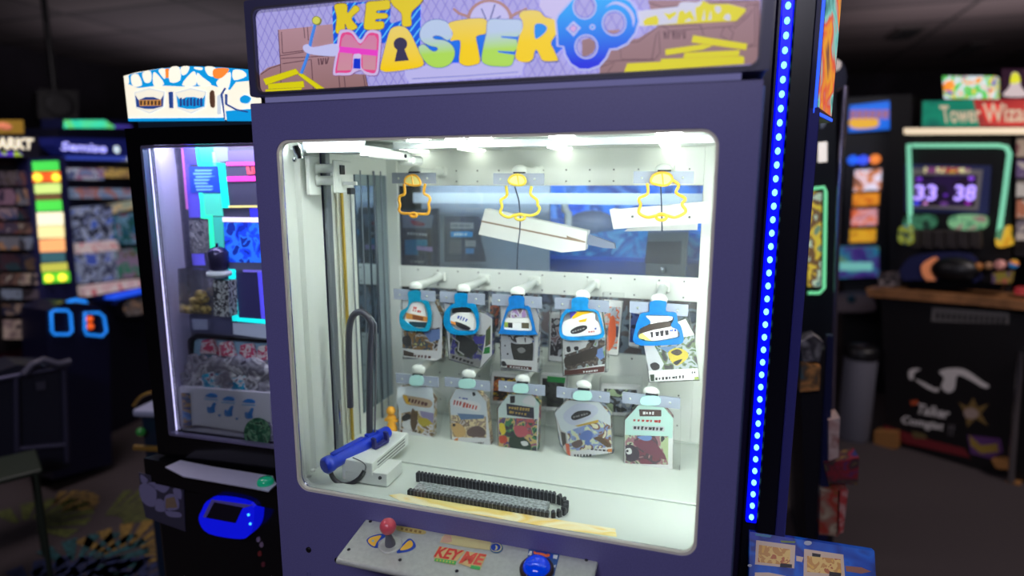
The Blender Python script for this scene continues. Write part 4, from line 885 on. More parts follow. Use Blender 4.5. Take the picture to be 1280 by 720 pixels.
back_prize('pale prize with a blue corner hanging behind the orange strip tag', [(541, 386), (556, 388), (553, 452), (540, 450)], [(216, 214, 214), (150, 160, 200), (200, 196, 190), (90, 110, 170)], 0.41, 42)
back_prize('black and white prize hanging behind the banded blue tag', [(688, 392), (706, 392), (704, 452), (686, 450)], [(206, 206, 210), (70, 66, 70), (190, 180, 186), (150, 120, 120)], 0.42, 43)
back_prize('prize with an orange curl hanging behind the turquoise tag', [(754, 376), (778, 378), (772, 444), (753, 442)], [(200, 204, 210), (226, 110, 60), (180, 190, 200), (60, 60, 90)], 0.43, 44, [(smooth([(758, 436), (762, 400), (768, 396), (770, 420), (764, 436)], 3), mat('print_flame2', (230, 104, 50), 0.5))])
back_prize('dark blue prize hanging behind the azure cream badge tag', [(788, 386), (800, 388), (798, 434), (786, 432)], [(40, 60, 130), (90, 110, 180), (30, 36, 70)], 0.43, 45)
back_prize('yellow and black prize hanging behind the mint clip of the third lower peg', [(615, 466), (654, 470), (650, 506), (613, 504)], [(230, 190, 40), (60, 50, 44), (200, 110, 50), (236, 214, 120)], 0.42, 46)
back_prize('black prize with a green label hanging behind the fourth lower peg', [(676, 468), (708, 470), (706, 514), (674, 512)], [(40, 40, 44), (70, 74, 70), (54, 48, 60)], 0.42, 47, [([(684, 470), (707, 472), (706, 479), (684, 477)], mat('print_emerald', (30, 170, 80), 0.5))])
back_prize('pale grey prize with black corner hanging behind the mint topped bag', [(752, 482), (800, 484), (798, 520), (750, 518)], [(206, 210, 212), (150, 160, 180), (60, 62, 66), (180, 200, 160)], 0.43, 48)

# ---- yellow key outlines hanging on the three top pegs
YT = mat('tag_amber', (246, 178, 50), 0.3, coat=0.3); YT2 = mat('tag_lemon', (226, 196, 60), 0.3, coat=0.3); YCL = mat('tag_amber_pale', (240, 224, 140), 0.35)
h2 = crop(480, 200, 4.8); h3 = crop(690, 200, 4.8)
CORD = mat('cord_dark', (50, 60, 78), 0.5)
def key_tag(label, outline, dome, ringe, mt, cord=None):
    y = 0.320; P = F0.poly(outline, y)
    r = thing('hanging_key_tag', label, 'key tag', (P[0][0], y, P[0][1]), 0, 'yellow key outline tags')
    b = MB(); b.tube([(x, y, z) for x, z in open_flat(P)], 0.0034, mt, 10); b.build('outline_frame', r)
    b = MB(); b.prism(F0.poly(smooth(dome, 4), y), y - 0.004, y + 0.003, YCL); b.tube([(x, y - 0.003, z) for x, z in F0.poly(smooth(dome, 4), y)], 0.0028, mt, 8, True)
    m = dome[len(dome) // 2]; c0 = (sum(p[0] for p in dome) / len(dome), min(p[1] for p in dome)); c1_ = (c0[0] + 2, max(p[1] for p in dome))
    b.tube([(x, y - 0.005, z) for x, z in F0.poly([c0, ((c0[0] + c1_[0]) / 2, (c0[1] + c1_[1]) / 2), c1_], y)], 0.0016, mt, 6); b.build('tag_head', r)
    if ringe:
        b = MB(); b.tube([(x, y - 0.002, z) for x, z in F0.poly(ell(*ringe, n=20), y)], 0.0034, mt, 8, True); b.build('tag_ring', r)
    if cord:
        b = MB(); b.tube([(x, y + 0.002 + (0.022 if i else 0), z) for i, (x, z) in enumerate(F0.poly(cord, y + 0.02))], 0.0016, CORD, 8); b.build('cord', r)
    return r
def open_flat(P):
    return [(q.x, q.y) for q in open_curve([(x, z, 0) for x, z in P], 5)]
key_tag('orange key outline tag hanging above the black prize cards', h2([(120, 142), (124, 200), (95, 218), (90, 240), (96, 270), (90, 300), (108, 318), (150, 322), (230, 324), (262, 322), (272, 295), (268, 262), (276, 235), (265, 215), (240, 198), (247, 142)]),
        h2([(128, 130), (140, 102), (178, 90), (208, 106), (222, 146), (180, 152), (140, 142)]), (*h2([(180, 330)])[0], 4, 2.4), YT)
key_tag('pale yellow key outline tag hanging in front of the tilted white box', h2([(732, 156), (738, 210), (712, 232), (700, 245), (708, 280), (698, 312), (715, 332), (752, 344), (790, 328), (845, 330), (885, 332), (920, 318), (934, 290), (922, 270), (918, 240), (880, 205), (886, 158)]),
        h2([(750, 128), (768, 98), (802, 88), (838, 100), (852, 130), (830, 150), (780, 148)]), (*h2([(818, 342)])[0], 6, 3.6), YT2, cord=h2([(798, 160), (806, 240), (815, 340), (812, 430), (800, 520), (795, 660)]))
key_tag('wide orange key outline tag hanging in front of the level white box', h3([(572, 140), (574, 200), (528, 226), (522, 245), (532, 268), (520, 310), (540, 332), (580, 344), (640, 330), (680, 330), (735, 344), (790, 322), (802, 300), (780, 265), (800, 232), (745, 196), (760, 150), (720, 120)]),
        h3([(594, 132), (610, 92), (658, 76), (705, 86), (722, 118), (690, 150), (640, 150)]), (*h3([(657, 342)])[0], 6.4, 4.0), YT, cord=h3([(655, 160), (656, 240), (658, 330), (660, 432)]))

# ---- white cardboard boxes hanging behind the tags
CARDB = mat('box_card', (224, 226, 226), 0.6); SLIT = mat('box_slit', (140, 120, 104), 0.7)
q4 = crop(580, 150, 3.428)
r = thing('hanging_box', 'long white cardboard box tilted on its cord behind the pale yellow tag', 'box', (*[F0.pt(680, 290, 0.42)[0]], 0.42, 1.42))
b = MB(); b.prism(F0.poly(q4([(90, 380), (530, 476), (518, 558), (420, 568), (62, 490)]), 0.42), 0.42, 0.455, CARDB); b.build('carton', r)
b = MB(); b.prism(F0.poly(q4([(74, 430), (440, 505), (440, 512), (74, 437)]), 0.419), 0.419, 0.4215, SLIT); b.prism(F0.poly(q4([(440, 495), (450, 500), (520, 520), (520, 527), (440, 512)]), 0.419), 0.419, 0.4215, SLIT); b.build('lid_gap', r)
b = MB(); b.prism(F0.poly(q4([(530, 488), (645, 528), (650, 550), (600, 548), (520, 530)]), 0.44), 0.435, 0.45, mat('box_tail', (120, 128, 150), 0.5)); b.build('grey_tail', r)
r = thing('hanging_box', 'level white cardboard box behind the wide orange tag', 'box', (F0.pt(825, 270, 0.42)[0], 0.42, 1.44))
b = MB(); b.prism(F0.poly(q4([(624, 384), (640, 378), (660, 382), (1034, 350), (1040, 400), (1052, 440), (640, 468)]), 0.42), 0.42, 0.45, CARDB)
for c in ((722, 414), (966, 416)): b.lathe([(0.003, 0), (0.003, 0.001), (0.001, 0.0015)], (F0.pt(*q4([c])[0], 0.42)[0], 0.42, F0.pt(*q4([c])[0], 0.42)[1]), RIV, (0, -1, 0), 10)
b.build('carton', r)
b = MB(); b.prism(F0.poly(q4([(700, 466), (1002, 440), (1000, 470), (690, 476)]), 0.46), 0.452, 0.47, CARDB); b.build('lower_flap', r)

# ================================================================== things seen through the rear glass
def emat(name, c, s=0.8): return mat(name, c, 0.4, emit=s)
def card_stand(label, q, y, extra):
    P = F0.poly(q, y); r = thing('hanging_poster', label, 'poster', (P[2][0], y, P[2][1]), 0)
    b = MB(); b.prism(P, y, y + 0.012, mat('poster_black', (52, 57, 78), 0.35)); b.build('sheet', r)
    f = Flat(y); extra(f); f.b.build('print', r)
    return r
g2 = crop(480, 200, 4.8)
def e1(f):
    f.put(g2([(108, 330), (300, 330), (284, 408), (112, 408)]), mat('print_haze', (120, 130, 156), 0.3)); f.put(smooth(g2([(160, 360), (240, 378), (236, 396), (180, 392)]), 3), mat('print_crimson', (150, 40, 66), 0.4))
    f.marks(*g2([(140, 440), (262, 450)]), 7, 4.2, mat('print_pale', (206, 208, 214), 0.5), 50)
    f.put(g2([(124, 480), (196, 476), (206, 570), (126, 568)]), mat('print_cyan', (20, 126, 176), 0.4)); f.put(g2([(196, 476), (258, 478), (260, 515), (196, 515)]), mat('print_cyan_two', (30, 150, 196), 0.4)); f.put(g2([(196, 516), (290, 522), (290, 550), (196, 540)]), mat('print_orchid', (196, 160, 226), 0.5))
    f.marks(*g2([(158, 610), (244, 612)]), 4, 3.6, mat('print_grey', (150, 150, 150), 0.5), 51)
card_stand('black poster with cyan and lilac patches behind the orange key outline', g2([(88, 300), (322, 290), (326, 644), (86, 624)]), 0.56, e1)
def e2(f):
    f.put(g2([(398, 374), (538, 376), (538, 414), (398, 412)]), mat('print_ash', (150, 150, 156), 0.5)); f.marks(*g2([(410, 394), (526, 396)]), 6, 4, mat('print_slate', (90, 90, 100), 0.5), 52)
    f.put(g2([(398, 430), (500, 428), (532, 432), (530, 462), (400, 462)]), mat('print_azure', (40, 150, 220), 0.5)); f.marks(*g2([(420, 446), (500, 446)]), 5, 3.4, CARDW, 53)
    f.put(g2([(392, 480), (466, 480), (466, 560), (392, 560)]), mat('print_slate', (90, 90, 100), 0.5)); f.put(g2([(488, 482), (550, 482), (550, 520), (488, 520)]), mat('print_ash', (150, 150, 156), 0.5)); f.put(g2([(490, 530), (540, 530), (538, 562), (490, 562)]), mat('print_steel_blue', (66, 130, 190), 0.5))
card_stand('charcoal poster with a blue label strip between the orange tag and tilted box', g2([(362, 338), (560, 336), (585, 380), (566, 420), (606, 610), (362, 612)]), 0.60, e2)
# a blue machine with a dark console standing behind the cabinet
BM = thing('blue_machine', 'glowing blue machine with a dark console seen through the rear glass', 'arcade machine', (0.30, 0.75, 0))
MB().box(-0.10, 0.62, 0.78, 1.1, 0, 1.30, mat('deep_blue', (36, 84, 180), 0.4), 0.01).build('lower_body', BM)
b = MB(); b.box(-0.20, 0.56, 1.04, 1.1, 1.24, 1.62, collage('blue_glow', [(20, 60, 170), (30, 96, 220), (60, 120, 210), (24, 50, 130), (90, 140, 220)], 9, 5, emit=1.6, hard=False)); b.build('back_screen', BM)
b = MB(); b.prism(smooth([(-0.05, 1.30), (0.05, 1.36), (0.22, 1.385), (0.40, 1.37), (0.45, 1.30)], 5), 0.80, 0.95, collage('blue_dash', [(30, 90, 190), (40, 140, 210), (26, 70, 150), (90, 170, 220)], 16, 8, emit=0.25, hard=False)); b.build('dashboard', BM)
P = F0.poly(crop(690, 200, 4.8)([(575, 432), (820, 430), (800, 700), (560, 690)]), 0.70)
b = MB(); b.prism(P, 0.70, 0.778, mat('console_grey', (92, 96, 108), 0.4)); b.prism(F0.poly(crop(690, 200, 4.8)([(570, 490), (780, 486), (772, 628), (556, 620)]), 0.699), 0.699, 0.702, mat('console_screen', (34, 38, 70), 0.2)); x, z = F0.pt(*crop(690, 200, 4.8)([(668, 662)])[0], 0.70); b.lathe([(0.011, 0), (0.011, 0.003), (0.006, 0.006)], (x, 0.70, z), CHROME, (0, -1, 0), 16); b.build('console', BM)
b = MB(); b.ball(F0.pt(*crop(690, 200, 4.8)([(240, 380)])[0], 0.85)[:1] + (0.85,) + F0.pt(*crop(690, 200, 4.8)([(240, 380)])[0], 0.85)[1:], 0.05, mat('grey_blob', (120, 130, 160), 0.3), 18, (1.5, 0.8, 0.8)); b.build('headrest', BM)
b = MB(); b.tube([(x, 0.82, z) for x, z in F0.poly(crop(690, 200, 4.8)([(75, 260), (78, 300), (98, 320), (96, 400)]), 0.82)], 0.012, WHITE, 10); b.build('handle_arm', BM)
DB = thing('storage_rack', 'dark rack panel glimpsed between the two peg rows', 'rack', (-0.1, 0.60, 0))
b = MB(); b.box(-0.42, 0.44, 0.62, 0.64, 0.0, 1.235, collage('rack_stock', [(34, 40, 72), (200, 206, 212), (150, 116, 110), (190, 196, 206), (34, 40, 72), (84, 96, 140)], 14, 12)); b.build('stock_panel', DB)
MB().box(-0.42, -0.02, 0.655, 0.665, 1.235, 1.56, mat('haze_grey', (150, 160, 176), 0.4)).build('haze_sheet', DB)  # pale sheet added to imitate the grey haze in the rear glass
MB().box(-0.42, 0.46, 0.60, 0.61, 1.462, 1.492, mat('reflection_band', (206, 214, 222), 0.35)).build('pale_bar', DB)  # pale bar added as the bright reflection band in the rear glass
for x in (-0.42, 0.42): MB().box(x - 0.01, x + 0.01, 0.60, 0.64, 0, 1.24, GREYM, 0.002).build('upright', DB)

# ================================================================== black crane machine beside it
F1 = Face(-1.03, 0.2, 2.0)
def fm(f): return MB(f.m)
def fthing(f, name, label, cat, x=0, y=0, z=0, group=None):
    p = f.m @ Vector((x, y, z)); return thing(name, label, cat, p, math.degrees(f.yaw), group)
CR = fthing(F1, 'crane_machine', 'black framed crane machine with a cream stone patterned topper beside the purple cabinet', 'arcade machine')
W1 = 0.53
b = fm(F1); b.box(0.005, W1, -0.03, 0.66, 0.02, 0.70, BLACKG, 0.012, 2); b.build('lower_cabinet', CR)
b = fm(F1); Q = F1.poly([(165, 157), (330, 152), (352, 590), (196, 566)], 0.0)
fx0, fz1, fz0 = 0.01, 1.655, 0.775
wx0, wz1, wz0 = 0.055, 1.612, 0.835
b.prism([(fx0, fz0), (W1, fz0 - 0.01), (W1, fz1), (fx0, fz1)], -0.01, 0.03, BLACKG, [rrect(wx0, W1 - 0.03, wz0, wz1, 0.006)])
b.box(fx0, fx0 + 0.02, 0.03, 0.6, fz0, fz1, BLACKG); b.box(W1 - 0.012, W1, 0.03, 0.6, fz0, fz1, BLACKG); b.box(fx0, W1, 0.03, 0.6, fz1 - 0.03, fz1, BLACKG); b.box(fx0, W1, 0.58, 0.6, fz0, fz1, BLACKG)
b.build('window_frame', CR)
b = fm(F1); b.prism(rrect(wx0, W1 - 0.03, wz0, wz1, 0.004), 0.008, 0.012, GLASS); b.build('window_glass', CR)
b = fm(F1); b.prism(rrect(wx0 + 0.001, W1 - 0.031, wz0 + 0.001, wz1 - 0.001, 0.006), -0.012, 0.004, mat('crane_trim', (120, 116, 150), 0.3, metal=0.4), [rrect(wx0 + 0.007, W1 - 0.037, wz0 + 0.007, wz1 - 0.007, 0.004)]); b.build('window_trim', CR)
b = fm(F1); b.box(0.044, 0.049, 0.0128, 0.12, 0.80, 1.612, mat('lilac_wall', (206, 200, 240), 0.45)); b.build('inner_wall', CR)
b = fm(F1); b.box(0.03, W1 - 0.012, 0.03, 0.58, 0.80, 0.832, mat('crane_floor', (206, 204, 218), 0.5)); b.build('inner_floor', CR)
b = fm(F1); b.box(0.0495, 0.056, 0.014, 0.018, 0.838, 1.605, mat('crane_strip', (220, 214, 255), 0.4, emit=3.5, ec=(206, 198, 255))); b.box(W1 - 0.03, W1 - 0.02, 0.031, 0.04, 0.84, 1.61, mat('crane_strip', (220, 214, 255), 0.4)); b.build('inner_strip', CR)
b = fm(F1); b.box(0.06, W1 - 0.03, 0.04, 0.075, 1.619, 1.623, mat('crane_lamp_lens', (250, 248, 255), 0.4, emit=34, ec=(236, 230, 255))); b.build('inner_lamp', CR)
# back panel with its lit game graphics
DB1 = 0.105
n6 = crop(150, 140, 6.0); n36 = crop(220, 240, 3.6); n3 = crop(180, 380, 3.6)
b = fm(F1); b.box(0.036, W1 - 0.012, DB1, DB1 + 0.02, 0.83, 1.62, mat('panel_slate', (66, 66, 92), 0.4, emit=0.25)); bp_ = b.build('back_panel', CR)
def lit(pts, c, s, k=1, pat=None):
    b.prism(F1.poly(pts, DB1 - 0.001 - k * 0.0006), DB1 - 0.001 - k * 0.0006, DB1 + 0.004, pat or emat('lit_%d_%d_%d' % c, c, s))
b = fm(F1)
lit(n6([(365, 235), (460, 235), (470, 390), (385, 390)]), (52, 54, 80), 0.3); lit(n6([(470, 240), (560, 248), (580, 390), (480, 395)]), (62, 58, 206), 0.8)
lit(n6([(480, 395), (520, 395), (540, 720), (505, 720)]), (82, 72, 206), 0.7); lit(n6([(455, 228), (470, 228), (512, 730), (496, 730)]), (196, 104, 196), 0.7, 2)
lit(n6([(580, 262), (700, 262), (705, 388), (600, 390)]), (30, 132, 132), 0.8, 1); lit(n6([(700, 262), (810, 265), (812, 365), (712, 385)]), (110, 122, 142), 0.6)
lit(n6([(565, 262), (585, 262), (600, 380), (745, 380), (745, 405), (585, 405)]), (30, 240, 214), 1.1, 3)
lit(n6([(690, 300), (715, 300), (722, 405), (700, 405)]), (120, 190, 180), 0.7, 3)
lit(n6([(735, 385), (780, 385), (815, 720), (768, 720)]), (20, 236, 224), 1.1, 4)
lit(n6([(515, 410), (735, 410), (748, 605), (530, 606)]), (24, 62, 172), 0.9, 5)
for i in range(7):
    rn = random.Random(i); x0 = 545 + rn.uniform(0, 20); lit(n6([(x0 + i * 2, 432 + i * 24), (x0 + rn.uniform(90, 150), 432 + i * 24), (x0 + rn.uniform(90, 150), 444 + i * 24), (x0 + i * 2, 446 + i * 24)]), (104, 160, 220), 0.9, 6)
lit(n6([(595, 610), (750, 612), (770, 780), (630, 780)]), (70, 196, 178), 0.9, 3); lit(n6([(590, 606), (612, 606), (640, 780), (618, 780)]), (40, 244, 190), 1.1, 4)
lit(n6([(805, 290), (1010, 285), (1012, 372), (812, 375)]), (88, 80, 140), 0.6); lit(n6([(795, 378), (1015, 375), (1018, 400), (800, 402)]), (236, 70, 196), 1.0, 4); lit(n6([(800, 485), (1025, 480), (1028, 516), (803, 520)]), (240, 60, 190), 1.0, 4)
for p in ([(945, 410), (960, 410), (968, 450), (985, 455), (985, 410), (998, 410), (1000, 465), (955, 468)], [(1008, 410), (1020, 412), (1022, 462), (1012, 462)]): lit(n6(p), (222, 70, 90), 0.9, 5)
lit(n6([(812, 702), (1040, 700), (1040, 716), (814, 718)]), (226, 206, 130), 0.9, 4)
lit(n36([(48, 0), (105, 0), (110, 115), (60, 115)]), (84, 76, 210), 0.7, 1); lit(n36([(108, 10), (122, 10), (128, 106), (160, 106), (176, 300), (155, 300), (146, 122), (112, 118)]), (40, 240, 180), 1.1, 5)
lit(n36([(160, 112), (212, 112), (216, 300), (176, 300)]), (60, 180, 172), 0.8, 2); lit(n36([(330, 72), (372, 72), (374, 112), (334, 112)]), (54, 50, 220), 0.8, 2)
lit(n36([(208, 114), (374, 116), (374, 136), (210, 134)]), (236, 220, 250), 1.1, 5)
lit(n36([(214, 138), (376, 138), (384, 318), (226, 316)]), (1, 1, 1), 1, 5, collage('crane_ad', [(16, 40, 176), (24, 66, 226), (40, 110, 236), (16, 40, 150)], 30, 6, emit=0.9))
lit(n36([(222, 316), (390, 318), (392, 352), (240, 350)]), (74, 76, 110), 0.5, 2)
lit(n36([(268, 362), (372, 362), (380, 572), (280, 565)]), (42, 40, 84), 0.5, 2)
lit(n36([(234, 348), (264, 348), (280, 566), (406, 576), (408, 594), (254, 580)]), (20, 232, 238), 1.2, 5); lit(n36([(366, 360), (384, 360), (402, 572), (384, 570)]), (84, 76, 236), 0.9, 4); lit(n36([(300, 350), (384, 352), (384, 362), (302, 360)]), (110, 100, 210), 0.8, 4)
lit(n36([(58, 128), (142, 128), (150, 272), (66, 278)]), (1, 1, 1), 1, 5, collage('crane_poster', [(60, 60, 76), (120, 118, 130), (90, 90, 104), (150, 150, 160)], 40, 7, emit=0.3))
lit(n36([(70, 278), (124, 278), (130, 330), (76, 330)]), (92, 84, 222), 0.8, 2)
lit(n36([(14, 556), (248, 570), (250, 640), (20, 625)]), (52, 54, 84), 0.4, 3); lit(n36([(70, 572), (140, 575), (140, 620), (76, 620)]), (110, 116, 150), 0.5, 6); lit(n36([(255, 590), (405, 596), (405, 660), (258, 640)]), (140, 148, 176), 0.5, 3)
b.build('panel_graphics', bp_)
# claw
b = fm(F1); CLD = 0.072; x, z = F1.pt(*n36([(190, 305)])[0], CLD)
b.lathe([(0.016, 0.0), (0.026, 0.006), (0.027, 0.05), (0.02, 0.06), (0.006, 0.066)], (x, CLD, z - 0.03), mat('claw_dark', (62, 58, 92), 0.25, metal=0.5), seg=20); b.lathe([(0.01, -0.012), (0.032, -0.004), (0.032, 0.006), (0.02, 0.01)], (x, CLD, z - 0.038), mat('claw_white', (226, 236, 236), 0.35), seg=20); b.tube([(x, CLD, z + 0.03), (x, CLD, z + 0.045)], 0.004, CHROME, 8); b.tube([(x, CLD, z + 0.01), (x, 0.10, z + 0.012)], 0.008, CHROME, 8)
b.build('claw', CR)
# clear box of gold wrapped prizes and a printed block
b = fm(F1); P = F1.poly(n36([(8, 345), (160, 350), (165, 552), (16, 545)]), 0.06); b.prism(P, 0.06, 0.10, BAG); b.build('clear_bin', CR)
b = fm(F1); b.prism(F1.poly(n36([(166, 396), (234, 400), (240, 562), (172, 558)]), 0.065), 0.065, 0.098, collage('block_print', [(220, 224, 224), (60, 60, 70), (200, 206, 206), (90, 90, 100)], 50, 11)); b.build('printed_block', CR)
for i, (u, v) in enumerate(((60, 528), (95, 520), (130, 528), (85, 490), (122, 482), (110, 460))):
    x, z = F1.pt(*n36([(u, v)])[0], 0.08); q = fm(F1); q.ball((x, 0.08, z), 0.0165, mat('gold_wrap', (196, 160, 96), 0.3, metal=0.4, noise=0.4, nscale=80), 12, (1.1, 0.9, 0.8)); tag(q.build('wrapped_sweet'), 'gold wrapped sweet piled in the clear bin of the crane machine', 'sweet', 'gold sweets in the clear bin')
# black framed tray with pink and white packs, bag pile, white chute box
b = fm(F1); Po = F1.poly(n3([(186, 270), (196, 160), (222, 138), (560, 162), (590, 300)]), 0.088); Pi = F1.poly(n3([(208, 268), (214, 168), (232, 152), (560, 174), (580, 290)]), 0.088)
b.prism(Po, 0.088, 0.103, BLACK, [Pi]); b.prism(Pi, 0.099, 0.103, mat('tray_blue', (150, 190, 220), 0.5)); b.build('tray_frame', CR)
for i, (u, v) in enumerate(((285, 195), (365, 205), (460, 215), (540, 222))):
    P = F1.poly(n3([(u - 34, v + 28), (u - 26, v - 30), (u + 20, v - 34), (u + 40, v + 32)]), 0.082)
    q = fm(F1); q.prism(P, 0.082, 0.096, collage('pack_print_%d' % (i % 2), [(206, 60, 100), (230, 216, 222), (210, 80, 120), (236, 228, 230)], 34, 13 + i % 2)); tag(q.build('snack_pack'), 'pink and white snack pack standing against the black tray in the crane machine', 'snack pack', 'pink snack packs in the tray')
BAGS = collage('foil_bag', [(70, 68, 84), (150, 150, 164), (100, 96, 112), (196, 196, 206), (84, 80, 92)], 22, 21, rough=0.2, hard=False); BAGT = collage('teal_bag', [(10, 120, 170), (40, 160, 196), (206, 210, 220), (120, 60, 90)], 45, 22, rough=0.25)
for i, (u, v, s, t) in enumerate(((200, 335, 26, 0), (235, 320, 30, 0), (270, 290, 34, 0), (240, 270, 26, 0), (315, 285, 30, 0), (360, 290, 32, 0), (410, 280, 30, 0), (455, 290, 32, 0), (505, 300, 32, 0), (545, 315, 30, 0), (310, 350, 30, 1), (375, 345, 34, 0), (430, 365, 30, 1), (500, 350, 28, 0), (540, 380, 26, 0), (345, 325, 24, 1))):
    d = 0.055 + (400 - v) / 130 * 0.015; x, z = F1.pt(*n3([(u, v)])[0], d); q = fm(F1); rn = random.Random(i)
    q.ball((0, 0, 0), 0.04 * s / 30, BAGT if t else BAGS, 14)
    for k in range(len(q.v)):
        w = F1.inv @ q.v[k]; f_ = 1 + 0.28 * math.sin(w.x * 160 + i) * math.cos(w.z * 190 + 2 * i); q.v[k] = F1.m @ (Vector((w.x * 1.05, w.y * 0.4, w.z * 0.78)) * f_ + Vector((x, d, z)))
    tag(q.build('prize_bag'), 'teal crumpled prize bag in the crane machine pile' if t else 'grey crumpled foil prize bag in the crane machine pile', 'prize bag', 'teal bags in the crane pile' if t else 'foil bags in the crane pile')
b = fm(F1); b.prism(F1.poly(n3([(150, 375), (250, 380), (565, 402), (572, 595), (240, 545), (168, 552)]), 0.034), 0.034, 0.055, mat('chute_white', (206, 206, 222), 0.45)); co = b.build('chute_box', CR)
b = fm(F1); b.prism(F1.poly(n3([(166, 400), (204, 404), (212, 556), (176, 550)]), 0.031), 0.031, 0.035, collage('strip_print', [(30, 90, 150), (60, 120, 180), (150, 120, 70), (30, 60, 110), (40, 120, 140)], 40, 23, stretch=(0.2, 1, 1))); b.build('side_label', co)
b = fm(F1); HB = mat('hand_blue', (24, 120, 200), 0.5)
for i, (u, v) in enumerate(((300, 465), (378, 480), (470, 490))):
    def hp(pts): return F1.poly(n3([(u + x, v + y) for x, y in pts]), 0.031)
    b.prism(hp(smooth([(-14, -4), (-4, 4), (10, -20), (20, -16), (14, 8), (16, 24), (-10, 26), (-18, 10)], 3)), 0.031, 0.035, HB); b.prism(hp(smooth([(-26, -48), (-8, -62), (18, -58), (26, -44)], 3)), 0.031, 0.035, HB); b.prism(hp([(-30, -40), (28, -36), (28, -30), (-30, -34)]), 0.0313, 0.035, mat('hand_pale', (130, 170, 214), 0.5)); b.prism(hp([(34, 32), (42, 34), (40, 44), (34, 40)]), 0.031, 0.035, HB)
b.build('hand_icons', co)
b = fm(F1); b.prism(F1.poly(n3(ell(505, 585, 60, 70)), 0.0), 0.0035, 0.0065, collage('green_label', [(30, 70, 50), (40, 92, 66), (90, 130, 100), (24, 56, 44)], 60, 24)); b.build('green_label', CR)
# topper
b = fm(F1); n4 = crop(0, 0, 4.0)
PT = F1.poly(n4([(618, 380), (680, 362), (800, 342), (950, 331), (1100, 336), (1300, 352), (1310, 600), (642, 602)]), 0.02)
b.prism(PT, 0.02, 0.14, emat('topper_cream', (250, 243, 220), 0.82), side=BLACK); to = b.build('topper', CR)
b = fm(F1); TB = emat('topper_blue', (10, 142, 206), 0.95); TD = emat('topper_navy', (40, 70, 140), 0.7); tl = [0.02]
def tp(p, m): tl[0] -= 0.0001; b.prism(F1.poly(n4(p), tl[0]), tl[0], 0.021, m)
tp([(620, 400), (650, 372), (800, 342), (950, 331), (1100, 336), (1300, 352), (1300, 400), (1180, 410), (1150, 450), (1090, 436), (1040, 420), (990, 432), (900, 432), (820, 428), (760, 432), (690, 440), (640, 420)], TB)
for p in ([(622, 385), (640, 378), (645, 415), (625, 415)], [(655, 380), (690, 372), (710, 425), (665, 430)], [(712, 366), (752, 356), (755, 405), (725, 412)], [(765, 370), (780, 365), (820, 420), (770, 430)], [(792, 350), (825, 344), (825, 392), (812, 385)], [(848, 342), (895, 336), (900, 400), (850, 410)], [(905, 336), (945, 332), (935, 365), (910, 375)], [(910, 425), (950, 370), (975, 360), (978, 425)], [(985, 365), (1010, 385), (1055, 422), (990, 425)], [(1025, 335), (1075, 338), (1070, 380), (1040, 375)], [(1090, 400), (1150, 360), (1145, 430), (1120, 460), (1085, 425)], [(1165, 352), (1210, 352), (1230, 380), (1170, 400)], [(972, 335), (1010, 338), (1005, 350), (975, 345)]):
    tp(smooth(p, 3), emat('topper_stone', (252, 246, 226), 0.84))
tp([(826, 344), (842, 342), (842, 388), (828, 390)], emat('topper_orange', (240, 130, 50), 0.95)); tp(smooth([(1070, 345), (1140, 342), (1130, 370), (1100, 392), (1068, 385)], 3), emat('topper_orange', (240, 130, 50), 0.95))
for cx in (748, 955):
    tp([(cx - 78, 462), (cx, 440), (cx + 75, 458), (cx + 70, 535), (cx, 568), (cx - 68, 540)], emat('shield_line', (196, 206, 214), 0.9)); tp([(cx - 74, 466), (cx, 446), (cx + 71, 462), (cx + 66, 533), (cx, 562), (cx - 64, 537)], emat('shield_cream', (244, 238, 218), 0.82))
    tp([(cx - 72, 475), (cx - 55, 500), (cx - 20, 485), (cx + 20, 485), (cx + 55, 498), (cx + 70, 474), (cx + 66, 532), (cx + 20, 545), (cx - 20, 545), (cx - 66, 535)], TB if cx > 800 else TD)
tp([(695, 500), (805, 498), (806, 528), (698, 530)], emat('shield_gold', (200, 140, 70), 0.85))
for k in range(6): tp([(700 + k * 18, 504), (711 + k * 18, 503), (711 + k * 18, 525), (700 + k * 18, 526)], emat('shield_brown', (96, 66, 50), 0.5))
for k in range(7): tp([(898 + k * 17, 490 + (k % 3) * 6), (908 + k * 17, 488), (909 + k * 17, 530), (898 + k * 17, 532 - (k % 2) * 6)], TD)
tp([(842, 460), (860, 458), (862, 540), (846, 540)], TD); tp(smooth([(1048, 465), (1066, 455), (1070, 530), (1052, 530)], 3), emat('shield_brown', (96, 66, 50), 0.5)); tp([(1085, 480), (1100, 470), (1104, 570), (1086, 572)], emat('shield_line', (196, 206, 214), 0.9))
tp(stroke([(642, 598), (1120, 592), (1105, 470), (1125, 440)], 7), TD); tp([(1128, 555), (1300, 540), (1300, 605), (1135, 605)], TB); tp(stroke([(1128, 470), (1128, 520), (1180, 548), (1240, 560)], 8), TD); tp(smooth([(1200, 490), (1225, 475), (1250, 490), (1235, 515), (1205, 512)], 3), TB); tp([(640, 592), (1118, 588), (1118, 604), (642, 606)], TB)
b.build('topper_print', to)
b = fm(F1); b.box(0.02, W1 - 0.02, 0.02, 0.14, 1.655, 1.675, mat('topper_base', (30, 44, 60), 0.3, emit=0.05), 0.003); b.build('topper_base', CR)
